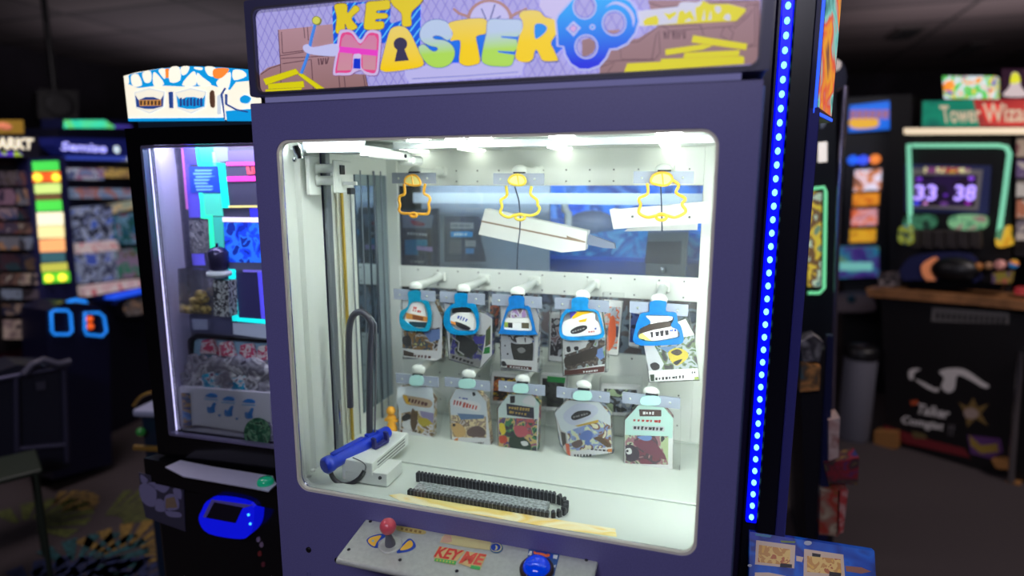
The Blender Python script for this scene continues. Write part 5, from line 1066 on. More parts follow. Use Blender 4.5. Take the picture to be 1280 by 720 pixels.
# control deck
b = fm(F1); dz = 0.768
Pd = [F1.az(u, v, dz) for u, v in ((163, 590), (186, 568), (200, 562), (348, 588), (348, 612))]
b.slab([(x, y, dz) for x, y in Pd][::-1] if False else [(-0.02, -0.03, dz), (W1, -0.07, dz), (W1, 0.02, dz), (0.0, 0.02, dz)], (0, 0, -0.07), BLACKG)
b.build('control_deck', CR)
q45 = crop(140, 560, 4.5)
b = fm(F1); Pd = [F1.az(u, v, dz + 0.002) for u, v in q45([(300, 108), (385, 70), (560, 105), (905, 160), (925, 205), (880, 245), (780, 225), (400, 160)])]
b.slab([(x, y, dz + 0.003) for x, y in Pd][::-1], (0, 0, -0.003), mat('deck_plate', (196, 196, 222), 0.3, metal=0.3)); b.build('deck_plate', CR)
b = fm(F1); x, y = F1.az(*q45([(862, 180)])[0], dz + 0.012); b.lathe([(0.02, 0), (0.02, 0.008), (0.016, 0.013), (0.006, 0.016)], (x, y, dz + 0.003), mat('button_green', (20, 150, 110), 0.2, emit=0.3, coat=0.5), seg=20); b.build('push_button', CR)
b = fm(F1); b.prism(F1.poly(q45([(150, 140), (400, 190), (412, 470), (190, 390), (170, 300)]), -0.0315), -0.0315, -0.029, mat('stone_dark', (60, 58, 78), 0.4)); 
for p in ([(160, 150), (200, 180), (190, 200), (165, 190)], [(155, 210), (220, 205), (250, 250), (235, 330), (170, 300)], [(205, 195), (320, 205), (300, 250), (262, 240)], [(250, 290), (290, 300), (300, 355), (245, 350)], [(300, 270), (360, 265), (375, 340), (300, 345)], [(345, 230), (385, 235), (388, 290), (350, 262)], [(300, 355), (380, 365), (385, 390), (320, 385)]):
    b.prism(F1.poly(q45(smooth(p, 3)), -0.0325), -0.0325, -0.031, mat('stone_lilac', (124, 120, 160), 0.4))
b.prism(F1.poly(q45([(302, 285), (350, 275), (368, 335), (302, 340)]), -0.033), -0.033, -0.031, mat('stone_tan', (128, 108, 90), 0.4)); b.build('stone_panel', CR)
b = fm(F1); P = F1.poly(q45([(505, 400), (520, 340), (575, 280), (790, 305), (812, 400), (790, 470), (735, 500), (560, 470)]), -0.06)
b.prism(smooth(P, 4), -0.07, -0.03, mat('reader_blue', (10, 20, 190), 0.25, emit=0.7, ec=(8, 16, 220))); rd = b.build('card_reader', CR)
b = fm(F1); b.prism(F1.poly(q45([(575, 305), (735, 335), (695, 422), (530, 392)]), -0.071), -0.0715, -0.069, mat('reader_screen', (22, 18, 34), 0.15)); b.prism(F1.poly(q45([(560, 290), (790, 322), (740, 338), (578, 308), (528, 392), (512, 388)]), -0.0705), -0.0708, -0.068, mat('reader_rim', (110, 100, 190), 0.3)); b.build('screen', rd)
b = fm(F1)
for c in ((769, 375), (779, 426)):
    x, z = F1.pt(*q45([c])[0], -0.07); b.lathe([(0.0035, 0), (0.0035, 0.002), (0.001, 0.003)], (x, -0.07, z), emat('reader_led', (60, 170, 255), 2.0), (0, -1, 0), 10)
b.build('indicator', rd)
b = fm(F1)
for i, (u, v, c) in enumerate(((822, 515, (150, 130, 150)), (840, 545, (130, 110, 130)), (830, 595, (120, 40, 40)), (850, 655, (100, 40, 50)))):
    b.prism(F1.poly(q45(ell(u, v, 11, 15, 10)), -0.0315), -0.0315, -0.029, mat('spot_%d' % i, c, 0.5))
b.build('sticker_spots', CR)

# ================================================================== neighbour with the blue light strip
NB = thing('light_strip_machine', 'dark machine with a bright blue dotted light strip and a blue card deck', 'arcade machine', (0.60, 0.40, 0))
INDG = mat('neighbour_indigo', (30, 30, 84), 0.35)
MB().box(0.478, 0.515, 0.34, 0.75, 0.02, 2.05, mat('neighbour_side', (34, 28, 62), 0.3), 0.003).build('side_panel', NB)
MB().box(0.541, 0.580, 0.30, 0.75, 0.02, 2.05, mat('neighbour_black', (10, 12, 26), 0.3), 0.003).build('front_post', NB)
MB().box(0.515, 0.541, 0.318, 0.75, 0.02, 2.05, BLACK).build('back_fill', NB)
MB().box(0.580, 0.600, 0.30, 0.36, 0.02, 1.66, mat('neighbour_violet', (70, 70, 150), 0.25, metal=0.3), 0.002).build('corner_trim', NB)
b = MB(); b.box(0.519, 0.541, 0.304, 0.318, 0.775, 2.0, mat('strip_blue', (2, 4, 255), 0.4, emit=1.1, ec=(0, 6, 255)), 0.002); ls = b.build('light_strip', NB)
LEDM = mat('diode_lens', (120, 220, 255), 0.3, emit=2.4, ec=(120, 215, 255))
for i in range(44):
    z = 0.79 + i * 0.0272
    q = MB(); q.ball((0.530, 0.303, z), 0.0052, LEDM, 10, (1, 0.6, 1.35)); q.build('diode', ls)
# card deck, sloping
P3 = [F0.pt(938, 665, 0.30), F0.pt(1090, 690, 0.30)]
b = MB(); DKB = collage('deck_blue', [(0, 40, 120), (0, 66, 170), (4, 90, 196), (20, 40, 130), (40, 60, 170)], 14, 31, hard=False, emit=0.18)
b.slab([(0.528, 0.30, 0.757), (0.772, 0.30, 0.757), (0.772, 0.20, 0.60), (0.528, 0.20, 0.60)], (0, 0.02, -0.006), DKB); b.box(0.528, 0.772, 0.235, 0.30, 0.02, 0.62, mat('neighbour_base', (10, 14, 40), 0.4)); b.box(0.53, 0.77, 0.30, 0.315, 0.02, 0.752, mat('neighbour_base', (10, 14, 40), 0.4)); dk = b.build('card_deck', NB)
b = MB()
dn = Vector((0, -0.157, 0.1)).normalized(); d0 = Vector((0.528, 0.30, 0.757))
def dp(u, v, k=0):
    r_ = ray(u, v); t = (d0 + dn * (0.0006 + 0.0003 * k) - CAM).dot(dn) / r_.dot(dn); return CAM + r_ * t
q8 = crop(860, 460, 2.77)
def dput(p, m, k): b.slab([dp(u, v, k) for u, v in q8(p)][::-1], -dn * 0.0002, m)
CRE = mat('card_cream', (214, 190, 170), 0.4, emit=0.1); SAND = collage('card_sand', [(226, 180, 90), (206, 150, 84), (232, 196, 120), (190, 110, 70)], 50, 33, emit=0.12)
dput([(236, 596), (372, 614), (368, 694), (232, 680)], CRE, 1); dput([(246, 612), (355, 628), (352, 684), (242, 672)], SAND, 2); dput([(320, 676), (360, 680), (360, 692), (318, 690)], INK, 3)
dput([(402, 626), (538, 646), (544, 730), (400, 722)], CRE, 1); dput([(412, 650), (528, 662), (532, 716), (412, 706)], SAND, 2); dput([(430, 640), (460, 645), (458, 655), (430, 652)], INK, 3); dput([(490, 705), (530, 710), (530, 725), (488, 720)], INK, 3)
dput([(375, 650), (400, 655), (395, 672), (375, 668)], CRE, 1); dput([(545, 685), (600, 690), (635, 705), (600, 712), (548, 704)], mat('card_rust', (170, 110, 90), 0.4), 1)
dput(ell(415, 606, 14, 8, 12), mat('card_pearl', (190, 200, 220), 0.4), 1); dput([(232, 708), (280, 708), (340, 720), (335, 740), (230, 740)], CRE, 1); dput([(320, 597), (372, 600), (370, 606), (322, 604)], mat('deck_lime', (120, 150, 60), 0.4), 1); dput([(232, 572), (290, 580), (285, 587), (234, 580)], mat('deck_teal', (40, 150, 190), 0.4), 1)
dput(ell(214, 684, 8, 5, 10), mat('card_pearl', (190, 200, 220), 0.4), 1)
b.build('deck_print', dk)
# angled backlit picture board beside the strip
a0 = Vector((0.588, 0.30)); a1 = a0 + Vector((0.335, 0.942)) * 0.2; nrm = Vector((-0.942, 0.335))
b = MB(); b.slab([(a0.x, a0.y, 1.648), (a1.x, a1.y, 1.648), (a1.x, a1.y, 2.0), (a0.x, a0.y, 2.0)], (nrm.x * 0.03, nrm.y * 0.03, 0), INDG); sb = b.build('picture_board', NB)
b = MB(); o_ = nrm * -0.002
def ab(s_, z): p = a0 + (a1 - a0) * s_ + o_; return (p.x, p.y, z)
b.slab([ab(0.16, 1.665), ab(0.92, 1.66), ab(0.92, 2.0), ab(0.16, 2.0)], (nrm.x * 0.001, nrm.y * 0.001, 0), collage('board_picture', [(40, 110, 110), (120, 200, 190), (220, 80, 60), (236, 160, 40), (90, 40, 60)], 11, 35, emit=0.75, hard=False))
b.slab([ab(0.0, 1.655), ab(0.10, 1.655), ab(0.10, 2.0), ab(0.0, 2.0)], (nrm.x * 0.002, nrm.y * 0.002, 0), emat('board_edge', (40, 90, 255), 1.2)); b.slab([ab(0.0, 1.650), ab(1.0, 1.650), ab(1.0, 1.656), ab(0.0, 1.656)], (nrm.x * 0.002, nrm.y * 0.002, 0), emat('board_edge', (40, 90, 255), 1.2))
b.build('picture', sb)

# ================================================================== tall cabinets and display shelf between the strip and the far games
F3 = Face(0.86, 1.55, 0)
TC = thing('display_cabinet', 'narrow tall cabinet with a green neon outline behind the blue light strip', 'display cabinet', (0.93, 1.6, 0))
def f3(p, d=0): return F3.poly(p, d)
b = MB(F3.m); b.prism(f3([(1000, 120), (1046, 104), (1042, 690), (1000, 690)]), 0.01, 0.3, mat('tall_dark', (20, 26, 34), 0.35)); b.build('body', TC)
b = MB(F3.m); b.tube([(x, -0.004, z) for x, z in f3([(1014, 236), (1030, 234), (1032, 240), (1030, 360), (1024, 366), (1010, 366)])], 0.006, emat('neon_green', (110, 210, 150), 1.0), 8); b.build('neon_tube', TC)
b = MB(F3.m); b.prism(f3([(1010, 240), (1027, 240), (1026, 358), (1010, 358)]), 0.0, 0.012, collage('tall_picture', [(120, 150, 120), (230, 200, 70), (120, 90, 60), (200, 220, 190), (60, 120, 120)], 12, 36, emit=0.55)); b.build('lit_picture', TC)
b = MB(F3.m); b.prism(f3([(1023, 178), (1034, 177), (1034, 202), (1023, 203)]), 0.0, 0.012, emat('small_screen', (236, 226, 216), 0.9)); b.build('small_screen', TC)
b = MB(F3.m); b.prism(f3(smooth([(1028, 128), (1034, 136), (1034, 152), (1026, 160)], 3)), 0.0, 0.012, mat('logo_grey', (150, 160, 166), 0.5)); b.build('round_emblem', TC)
b = MB(F3.m); b.tube([(x, -0.01, z) for x, z in f3([(1056, 108), (1048, 250), (1042, 420), (1036, 640)])], 0.009, mat('tall_chrome', (170, 160, 186), 0.2, metal=0.9), 10); b.build('chrome_post', TC)
b = MB(F3.m); b.prism(f3(smooth([(1030, 78), (1040, 72), (1054, 76), (1060, 90), (1056, 108), (1030, 108)], 3)), 0.02, 0.2, mat('cap_navy', (24, 26, 54), 0.4)); b.prism(f3(smooth([(1032, 78), (1040, 72), (1052, 76), (1050, 86), (1034, 90)], 3)), 0.012, 0.03, emat('cap_white', (206, 190, 180), 0.5)); b.prism(f3([(1034, 82), (1044, 80), (1044, 87), (1034, 88)]), 0.01, 0.03, emat('cap_red', (220, 80, 60), 0.6)); b.build('top_cap', TC)
SH = thing('display_shelf', 'low dark shelf unit stacked with boxed goods behind the blue card deck', 'shelf unit', (0.86, 1.1, 0))
F4 = Face(0.8, 1.12, 0)
b = MB(F4.m); b.prism(F4.poly([(1000, 440), (1036, 440), (1042, 700), (1010, 700)]), 0.02, 0.3, mat('shelf_dark', (24, 22, 30), 0.5)); b.prism(F4.poly([(1034, 420), (1042, 420), (1034, 676), (1022, 676)]), 0.0, 0.03, mat('shelf_post_blue', (26, 32, 76), 0.4)); b.build('frame', SH)
for q, pal, lab in (([(1000, 428), (1018, 420), (1030, 428), (1024, 452), (1004, 452)], [(206, 200, 196), (60, 56, 60), (180, 176, 172)], 'white rounded pack on top of the dark shelf unit'),
                    ([(1002, 452), (1026, 458), (1024, 488), (1000, 490)], [(200, 110, 60), (226, 160, 90), (120, 90, 60), (60, 130, 140)], 'orange snack pack below the white one on the dark shelf unit'),
                    ([(1036, 526), (1050, 522), (1048, 572), (1036, 576)], [(200, 150, 140), (226, 200, 190), (150, 70, 60)], 'pale boxed figure standing on the shelf unit edge'),
                    ([(1030, 580), (1074, 572), (1072, 606), (1036, 604)], [(190, 150, 70), (60, 50, 60), (150, 40, 50), (40, 60, 120)], 'tan open carton jutting from the shelf unit'),
                    ([(1026, 612), (1050, 612), (1048, 670), (1024, 668)], [(206, 190, 160), (170, 130, 110), (190, 60, 50), (120, 110, 60)], 'tall cream box with red marks low on the shelf unit'),
                    ([(1048, 612), (1060, 614), (1054, 666), (1046, 668)], [(216, 170, 160), (200, 60, 60), (226, 206, 196)], 'slim pink box beside the tall cream box on the shelf unit')):
    P = F4.poly(q, -0.02); q_ = MB(F4.m); q_.prism(P, -0.02, 0.06, collage('goods_%d' % len(_M), pal, 18, len(_M) % 17, rough=0.5, hard=False)); tag(q_.build('stacked_goods'), lab, 'package', 'goods on the shelf unit')

# ================================================================== far games on the other side of the aisle
F5 = Face(1.30, 3.95, -12)
R1 = fthing(F5, 'ticket_game', 'tall black game with a blue marquee and a ladder of orange lit panels', 'arcade machine')
def f5(p, d=0): return F5.poly(p, d)
b = MB(F5.m); b.prism(f5([(1056, 122), (1140, 118), (1136, 545), (1052, 545)]), 0.02, 0.6, BLACK); b.build('body', R1)
b = MB(F5.m); b.prism(f5([(1062, 133), (1133, 125), (1132, 161), (1061, 166)]), -0.05, 0.02, emat('marquee_azure', (26, 106, 226), 0.9), side=BLACK); m_ = b.build('marquee', R1)
b = MB(F5.m)
for k in range(7): b.prism(f5([(1063 + k * 8, 139), (1070 + k * 8, 138), (1069 + k * 8, 149), (1063 + k * 8, 150)]), -0.053, -0.049, emat('marquee_red', (170, 110, 130), 0.7))
b.prism(f5(smooth([(1063, 150), (1090, 148), (1098, 152), (1094, 160), (1066, 161)], 3)), -0.052, -0.049, emat('marquee_gold', (226, 170, 50), 0.9)); b.prism(f5(ell(1122, 150, 5, 4, 10)), -0.052, -0.049, emat('marquee_gold', (226, 170, 50), 0.9)); b.build('lettering', m_)
for u, v, c in ((1066, 200, (40, 100, 240)), (1079, 200, (60, 90, 245)), (1094, 199, (236, 130, 60))):
    b = MB(F5.m); x, z = F5.pt(u, v, 0); b.ball((x, 0.0, z), 0.034, emat('globe_%d_%d' % (u, v), c, 1.1), 16); b.build('globe_lamp', R1)
for pts, pal, em in (([(1068, 212), (1103, 210), (1102, 238), (1066, 240)], [(200, 190, 200), (236, 230, 255), (226, 140, 90), (120, 80, 70)], 0.9), ([(1066, 241), (1100, 240), (1099, 257), (1065, 259)], [(226, 120, 30), (236, 150, 40), (180, 80, 20)], 0.9), ([(1064, 261), (1098, 260), (1097, 282), (1063, 284)], [(206, 60, 50), (226, 110, 60), (236, 170, 180), (120, 40, 40)], 0.8), ([(1062, 286), (1096, 285), (1095, 303), (1061, 304)], [(206, 130, 20), (230, 170, 40), (140, 80, 20)], 0.8)):
    b = MB(F5.m); b.prism(f5(pts), 0.004, 0.02, collage('rung_%d' % len(_M), pal, 14, len(_M) % 13, emit=em, hard=False)); k_ = b.build('lit_panel', R1)
    b = MB(F5.m); b.tube([(x, 0.003, z) for x, z in f5(pts)], 0.008, mat('panel_grey', (110, 104, 110), 0.4), 6, True); b.build('panel_frame', k_)
b = MB(F5.m); b.prism(f5([(1046, 308), (1098, 308), (1098, 344), (1044, 346)]), -0.10, 0.02, collage('low_screen', [(30, 50, 130), (90, 60, 160), (40, 150, 190), (140, 170, 60)], 10, 40, emit=0.35, hard=False)); b.prism(f5([(1050, 326), (1090, 326), (1090, 336), (1050, 336)]), -0.103, -0.098, emat('low_bar', (120, 196, 190), 0.7)); b.build('lower_screen', R1)
b = MB(F5.m); b.prism(f5(smooth([(1042, 372), (1052, 366), (1084, 366), (1092, 384), (1040, 384)], 3)), -0.16, 0.02, mat('deck_pale', (150, 136, 140), 0.4)); x, z = F5.pt(1064, 374, -0.17); b.ball((x, -0.165, z), 0.03, mat('deck_teal_ball', (40, 90, 110), 0.3), 12); b.build('pale_deck', R1)
BIN = thing('litter_bin', 'grey cylindrical litter bin with a dark lid beside the far counter', 'bin', (*F5.az(1066, 548, 0), 0)); bx_, by_ = F5.az(1066, 548, 0)
bp0 = F5.m @ Vector((bx_, by_, 0)); BIN.location = bp0; WM[BIN.name] = Matrix.Translation(bp0)
b = MB(); b.lathe([(0.075, 0), (0.085, 0.02), (0.088, 0.50), (0.085, 0.51)], bp0, mat('bin_grey', (104, 104, 116), 0.6), seg=24); b.build('drum', BIN)
b = MB(); b.lathe([(0.092, 0.51), (0.094, 0.56), (0.08, 0.58), (0.02, 0.59)], bp0, BLACK, seg=24); b.build('lid', BIN)

F6 = Face(1.52, 3.05, -32)
R2 = fthing(F6, 'wizard_game', 'large black game showing 33 and 38 under a green and red marquee', 'arcade machine')
def f6(p, d=0): return F6.poly(p, d)
b = MB(F6.m); b.prism(f6([(1124, 170), (1264, 172), (1264, 384), (1124, 366)], 0.10), 0.10, 0.5, mat('back_box_black', (20, 15, 18), 0.45)); b.prism(f6([(1112, 118), (1140, 118), (1140, 370), (1112, 362)], 0.12), 0.12, 0.5, BLACK); b.build('back_box', R2)
b = MB(F6.m); b.prism(f6([(1152, 126), (1420, 122), (1420, 161), (1152, 160)]), -0.02, 0.12, zgrad('marquee_frame_dark', (20, 20, 24), (24, 22, 26), 0, 1)); mq = b.build('marquee', R2)
b = MB(F6.m); b.prism(f6([(1155, 127), (1218, 125), (1226, 158), (1154, 159)]), -0.0235, -0.0195, collage('mq_green', [(8, 100, 82), (14, 122, 96), (10, 84, 74)], 5, 41, emit=0.85, hard=False)); b.prism(f6([(1218, 125), (1296, 124), (1296, 158), (1226, 158)]), -0.0235, -0.0195, collage('mq_red', [(150, 40, 40), (176, 54, 48), (120, 40, 40)], 6, 42, emit=0.85, hard=False)); b.prism(f6([(1296, 124), (1420, 122), (1420, 158), (1296, 158)]), -0.0235, -0.0195, _M['mq_green'])
b.text('Tower', [(1174, 132), (1226, 131), (1226, 153), (1178, 154)], F6, -0.026, emat('mq_letter', (196, 176, 150), 0.8), 0.02); b.text('Wizard', [(1228, 129), (1300, 130), (1300, 152), (1230, 153)], F6, -0.026, emat('mq_letter', (196, 176, 150), 0.8), 0.02)
b.prism(f6(smooth([(1228, 134), (1240, 130), (1252, 134), (1244, 150), (1236, 152)], 3)), -0.025, -0.02, emat('mq_star', (210, 56, 50), 0.9)); b.build('marquee_print', mq)
b = MB(F6.m); b.prism(f6([(1134, 161), (1420, 160), (1420, 167), (1134, 168)]), -0.06, 0.02, emat('under_lamp', (226, 206, 176), 1.0)); b.build('under_light', R2)
NG = emat('neon_mint', (120, 200, 166), 0.95)
b = MB(F6.m); b.tube([(x, 0.06, z) for x, z in f6([(1138, 290), (1137, 230), (1136, 180), (1142, 182), (1248, 182), (1258, 184), (1262, 192), (1256, 240), (1249, 290)], 0.06)], 0.012, NG, 10); b.build('neon_outline', R2)
b = MB(F6.m); b.prism(f6([(1130, 205), (1238, 207), (1234, 268), (1130, 264)], 0.07), 0.082, 0.12, mat('screen_surround', (52, 58, 110), 0.35, emit=0.12)); b.prism(f6([(1134, 210), (1228, 212), (1222, 263), (1134, 259)], 0.066), 0.064, 0.09, mat('screen_bezel', (160, 156, 160), 0.35), [f6([(1142, 219), (1222, 219), (1218, 258), (1141, 257)], 0.066)]); b.prism(f6([(1155, 209), (1212, 210), (1212, 216), (1155, 216)], 0.06), 0.06, 0.07, collage('top_lights', [(206, 160, 60), (160, 60, 60), (206, 200, 150), (120, 60, 110)], 14, 44, emit=0.7)); sc_ = b.build('score_screen', R2)
b = MB(F6.m); b.prism(f6([(1142, 219), (1222, 219), (1218, 258), (1141, 257)], 0.075), 0.072, 0.078, collage('screen_dark', [(22, 10, 36), (34, 14, 60), (26, 10, 30)], 10, 45, emit=0.6)); DG = emat('digit_violet', (176, 150, 255), 1.3)
b.text('33', [(1144, 231), (1172, 231), (1170, 251), (1142, 250)], F6, 0.0715, DG, 0.03); b.text('38', [(1194, 231), (1222, 231), (1219, 251), (1192, 251)], F6, 0.0715, DG, 0.03)
for u, v, r_, c in ((1149, 224, 4, (110, 50, 190)), (1214, 223, 4, (130, 70, 210)), (1182, 244, 3, (90, 40, 160)), (1146, 254, 4, (60, 60, 220)), (1157, 254, 3, (200, 130, 200)), (1180, 255, 5, (90, 50, 120)), (1210, 254, 4, (130, 30, 150))): b.prism(f6(ell(u, v, r_, r_ * 0.7, 10), 0.0715), 0.0705, 0.073, emat('spark_%d' % u, c, 0.8))
b.build('display', sc_)
for q, pal in (([(1134, 270), (1166, 270), (1165, 285), (1133, 284)], [(40, 90, 66), (60, 120, 90), (24, 50, 40)]), ([(1190, 270), (1230, 270), (1228, 286), (1190, 285)], [(90, 150, 110), (130, 190, 140), (150, 130, 120)])):
    b = MB(F6.m); b.prism(smooth(f6(q, 0.06), 4), 0.05, 0.10, collage('badge_%d' % len(_M), pal, 16, 46, emit=0.5)); b.build('lit_badge', R2)
b = MB(F6.m)
for k in range(6):
    x0 = 1138 + k * 15; b.prism(f6([(x0, 288), (x0 + 12, 288), (x0 + 13, 310), (x0, 308)], 0.03), 0.02, 0.08, mat('grille_grey', (74, 66, 64), 0.5)); 
    for j in range(3): b.prism(f6([(x0, 292 + j * 6), (x0 + 12, 292 + j * 6), (x0 + 12, 294 + j * 6), (x0, 294 + j * 6)], 0.018), 0.017, 0.021, BLACK)
b.build('speaker_grille', R2)
for q, c in (([(1126, 284), (1136, 282), (1140, 300), (1134, 306), (1124, 300)], [(60, 130, 150), (150, 160, 60), (40, 60, 60)]), ([(1247, 290), (1260, 282), (1261, 294), (1264, 306), (1247, 308)], [(230, 170, 40), (246, 200, 60), (90, 150, 110)])):
    b = MB(F6.m); b.prism(smooth(f6(q, -0.02), 4), -0.04, 0.06, collage('ornament_%d' % len(_M), c, 14, 47, emit=0.4)); b.build('ornament', R2)
# counter, front and feet
CF = -0.16
b = MB(F6.m); b.prism(f6([(1084, 360), (1150, 364), (1220, 370), (1300, 378), (1420, 396), (1420, 410), (1300, 389), (1220, 381), (1150, 375), (1086, 370)], CF), CF - 0.02, 0.3, mat('counter_wood', (150, 104, 66), 0.4, noise=0.15, nscale=14)); b.build('counter_top', R2)
b = MB(F6.m); b.prism(f6([(1100, 372), (1420, 410), (1420, 640), (1270, 606), (1108, 545)], CF), CF + 0.01, 0.4, mat('front_black', (15, 12, 15), 0.4)); fr_ = b.build('front_cabinet', R2)
b = MB(F6.m); dF = CF + 0.009
q6 = crop(1030, 340, 2.4)
def fp(p, m, k=1): b.prism(f6(q6(p), dF - k * 0.001), dF - k * 0.001, dF + 0.002, m)
PALE = mat('print_bone', (190, 184, 184), 0.5, emit=0.05)
fp([(325, 106), (556, 122), (554, 156), (322, 148)], mat('plate_grey', (110, 106, 106), 0.5)); 
for k in range(13): fp([(336 + k * 16.5, 122 + k * 1.1), (347 + k * 16.5, 122 + k * 1.1), (345 + k * 16.5, 142 + k * 1.1), (334 + k * 16.5, 142 + k * 1.1)], mat('plate_dark', (40, 38, 40), 0.5), 2)
fp(smooth([(345, 300), (370, 290), (420, 292), (470, 325), (496, 342), (480, 348), (440, 325), (400, 310), (392, 350), (372, 362), (352, 345), (360, 318)], 3), PALE); fp(smooth([(272, 322), (300, 332), (335, 350), (345, 345), (340, 360), (310, 350)], 3), PALE); fp(smooth([(254, 298), (268, 290), (290, 292), (272, 302), (266, 322), (256, 320)], 3), PALE)
b.build('emblem_print', fr_); b = MB(F6.m)
b.text('Talker', [tuple(p) for p in q6([(284, 394), (382, 412), (372, 442), (274, 424)])], F6, dF - 0.002, PALE, 0.03); b.text('Comgiat', [tuple(p) for p in q6([(236, 430), (362, 452), (354, 482), (228, 460)])], F6, dF - 0.002, PALE, 0.03)
b.text('!!', [tuple(p) for p in q6([(374, 456), (392, 458), (388, 492), (370, 488)])], F6, dF - 0.002, mat('print_dim', (90, 86, 90), 0.5), 0.02)
b.build('lettering', fr_); b = MB(F6.m)
fp([(258, 388), (280, 384), (284, 396), (262, 400)], mat('print_ember', (190, 80, 40), 0.5)); fp([(405, 392), (430, 405), (448, 378), (460, 406), (494, 396), (470, 425), (492, 462), (455, 440), (430, 465), (425, 430)], mat('star_gold', (120, 96, 50), 0.5)); fp(smooth([(420, 415), (445, 408), (465, 425), (450, 440), (425, 436)], 3), mat('star_pale', (160, 140, 130), 0.5), 2)
b.build('star_print', fr_); b = MB(F6.m)
fp([(430, 490), (530, 500), (536, 540), (500, 560), (440, 545)], mat('block_purple', (90, 50, 110), 0.5)); fp([(436, 490), (470, 520), (520, 515), (524, 540), (470, 545), (440, 520)], mat('block_yellow', (150, 124, 50), 0.5), 2); fp([(180, 460), (300, 500), (420, 530), (440, 558), (250, 515), (180, 490)], mat('band_red', (110, 26, 34), 0.5)); fp([(262, 478), (300, 486), (310, 500), (270, 498)], mat('block_olive', (96, 84, 50), 0.5), 2)
b.build('band_print', fr_)
for q in ([(1094, 538), (1122, 540), (1122, 560), (1094, 560)], [(1240, 574), (1264, 574), (1264, 586), (1246, 584)], [(1254, 600), (1276, 604), (1276, 632), (1254, 628)]):
    b = MB(F6.m); b.prism(f6(q, CF - 0.03), CF - 0.05, CF + 0.05, mat('foot_wood', (150, 104, 56), 0.5)); b.build('wooden_foot', R2)
b = MB(F6.m); b.tube([(x, CF - 0.04, z) for x, z in f6([(1277, 440), (1270, 520), (1264, 602)], CF - 0.04)], 0.018, CHROME, 10); b.build('chrome_leg', R2)
b = MB(F6.m); b.prism(smooth(f6([(1130, 330), (1150, 318), (1210, 318), (1220, 340), (1218, 352), (1130, 350)], -0.05), 3), -0.06, 0.02, mat('console_blue', (40, 44, 90), 0.35)); b.prism(smooth(f6([(1152, 332), (1166, 322), (1172, 324), (1164, 340), (1170, 352), (1156, 348)], -0.065), 3), -0.068, 0.0, emat('console_flame', (200, 120, 80), 0.5)); b.build('console', R2)
b = MB(F6.m); x, z = F6.pt(1192, 338, -0.08); b.ball((x, -0.06, z), 0.10, BLACK, 20, (1.15, 0.6, 0.75)); b.prism(f6([(1140, 350), (1256, 354), (1252, 362), (1136, 360)], -0.1), -0.12, 0.0, BLACKG); b.build('seat_dome', R2)
for i, (q, pal, lab) in enumerate((([(1218, 328), (1230, 326), (1230, 338), (1218, 338)], [(200, 150, 50), (160, 100, 50)], 'yellow toy ball on the far counter next to the dark dome'), ([(1231, 326), (1242, 326), (1242, 338), (1231, 338)], [(180, 140, 110), (150, 110, 80)], 'tan toy ball between the yellow and pink ones on the far counter'), ([(1243, 324), (1259, 324), (1259, 338), (1243, 338)], [(210, 150, 140), (170, 110, 110)], 'pink toy ball on the far counter'), ([(1261, 324), (1275, 324), (1275, 336), (1261, 336)], [(60, 150, 220), (230, 140, 50), (210, 200, 80)], 'multicoloured toy ball at the end of the far counter'))):
    q_ = MB(F6.m); P = f6(q, -0.06); cx = (P[0][0] + P[1][0]) / 2; cz = (P[0][1] + P[2][1]) / 2; q_.ball((cx, -0.06, cz), abs(P[1][0] - P[0][0]) / 2, collage('ball_%d' % i, pal, 16, i, emit=0.2), 14); tag(q_.build('hanging_toy_ball'), lab, 'toy ball')
for q, pal, lab in (([(1098, 342), (1122, 340), (1122, 358), (1098, 358)], [(120, 110, 110), (60, 56, 60), (170, 160, 160)], 'crumpled grey packet resting on the wooden counter end'), ([(1240, 342), (1264, 340), (1262, 354), (1240, 355)], [(206, 120, 90), (170, 160, 60), (120, 90, 130)], 'small orange and yellow carton on the far counter'), ([(1268, 360), (1290, 360), (1290, 370), (1268, 368)], [(200, 50, 60), (220, 80, 80)], 'red packet on the wooden counter')):
    q_ = MB(F6.m); q_.prism(f6(q, -0.1), -0.1, -0.02, collage('counter_item_%d' % len(_M), pal, 20, 3)); tag(q_.build('counter_packet'), lab, 'packet')
# small lit signs standing on top
TS = fthing(F6, 'lit_sign', 'small rectangular lit sign of rainbow pictures standing above the green and red marquee', 'sign')
b = MB(F6.m); b.prism(f6([(1178, 95), (1244, 95), (1244, 123), (1180, 123)], 0.1), 0.1, 0.2, collage('rainbow_sign', [(60, 150, 190), (236, 150, 50), (206, 220, 226), (90, 190, 90), (230, 200, 70), (60, 90, 190)], 11, 51, emit=0.95)); b.build('panel', TS)
b = MB(F6.m); x, z = F6.pt(1186, 107, 0.1); b.ball((x, 0.1, z), 0.028, emat('sun_orange', (240, 140, 50), 1.0), 12, (1, 0.3, 1)); b.build('orange_disc', TS)
b = MB(F6.m); b.prism(f6([(1182, 122), (1242, 122), (1242, 128), (1182, 128)], 0.13), 0.13, 0.18, BLACK); b.build('base', TS)
TS2 = fthing(F6, 'lit_sign', 'dark sign with a bright yellow topped figure at the edge above the marquee', 'sign')
b = MB(F6.m); b.prism(f6([(1252, 86), (1300, 86), (1300, 124), (1252, 123)], 0.1), 0.1, 0.2, mat('sign_maroon', (60, 24, 50), 0.4, emit=0.2)); b.build('panel', TS2)
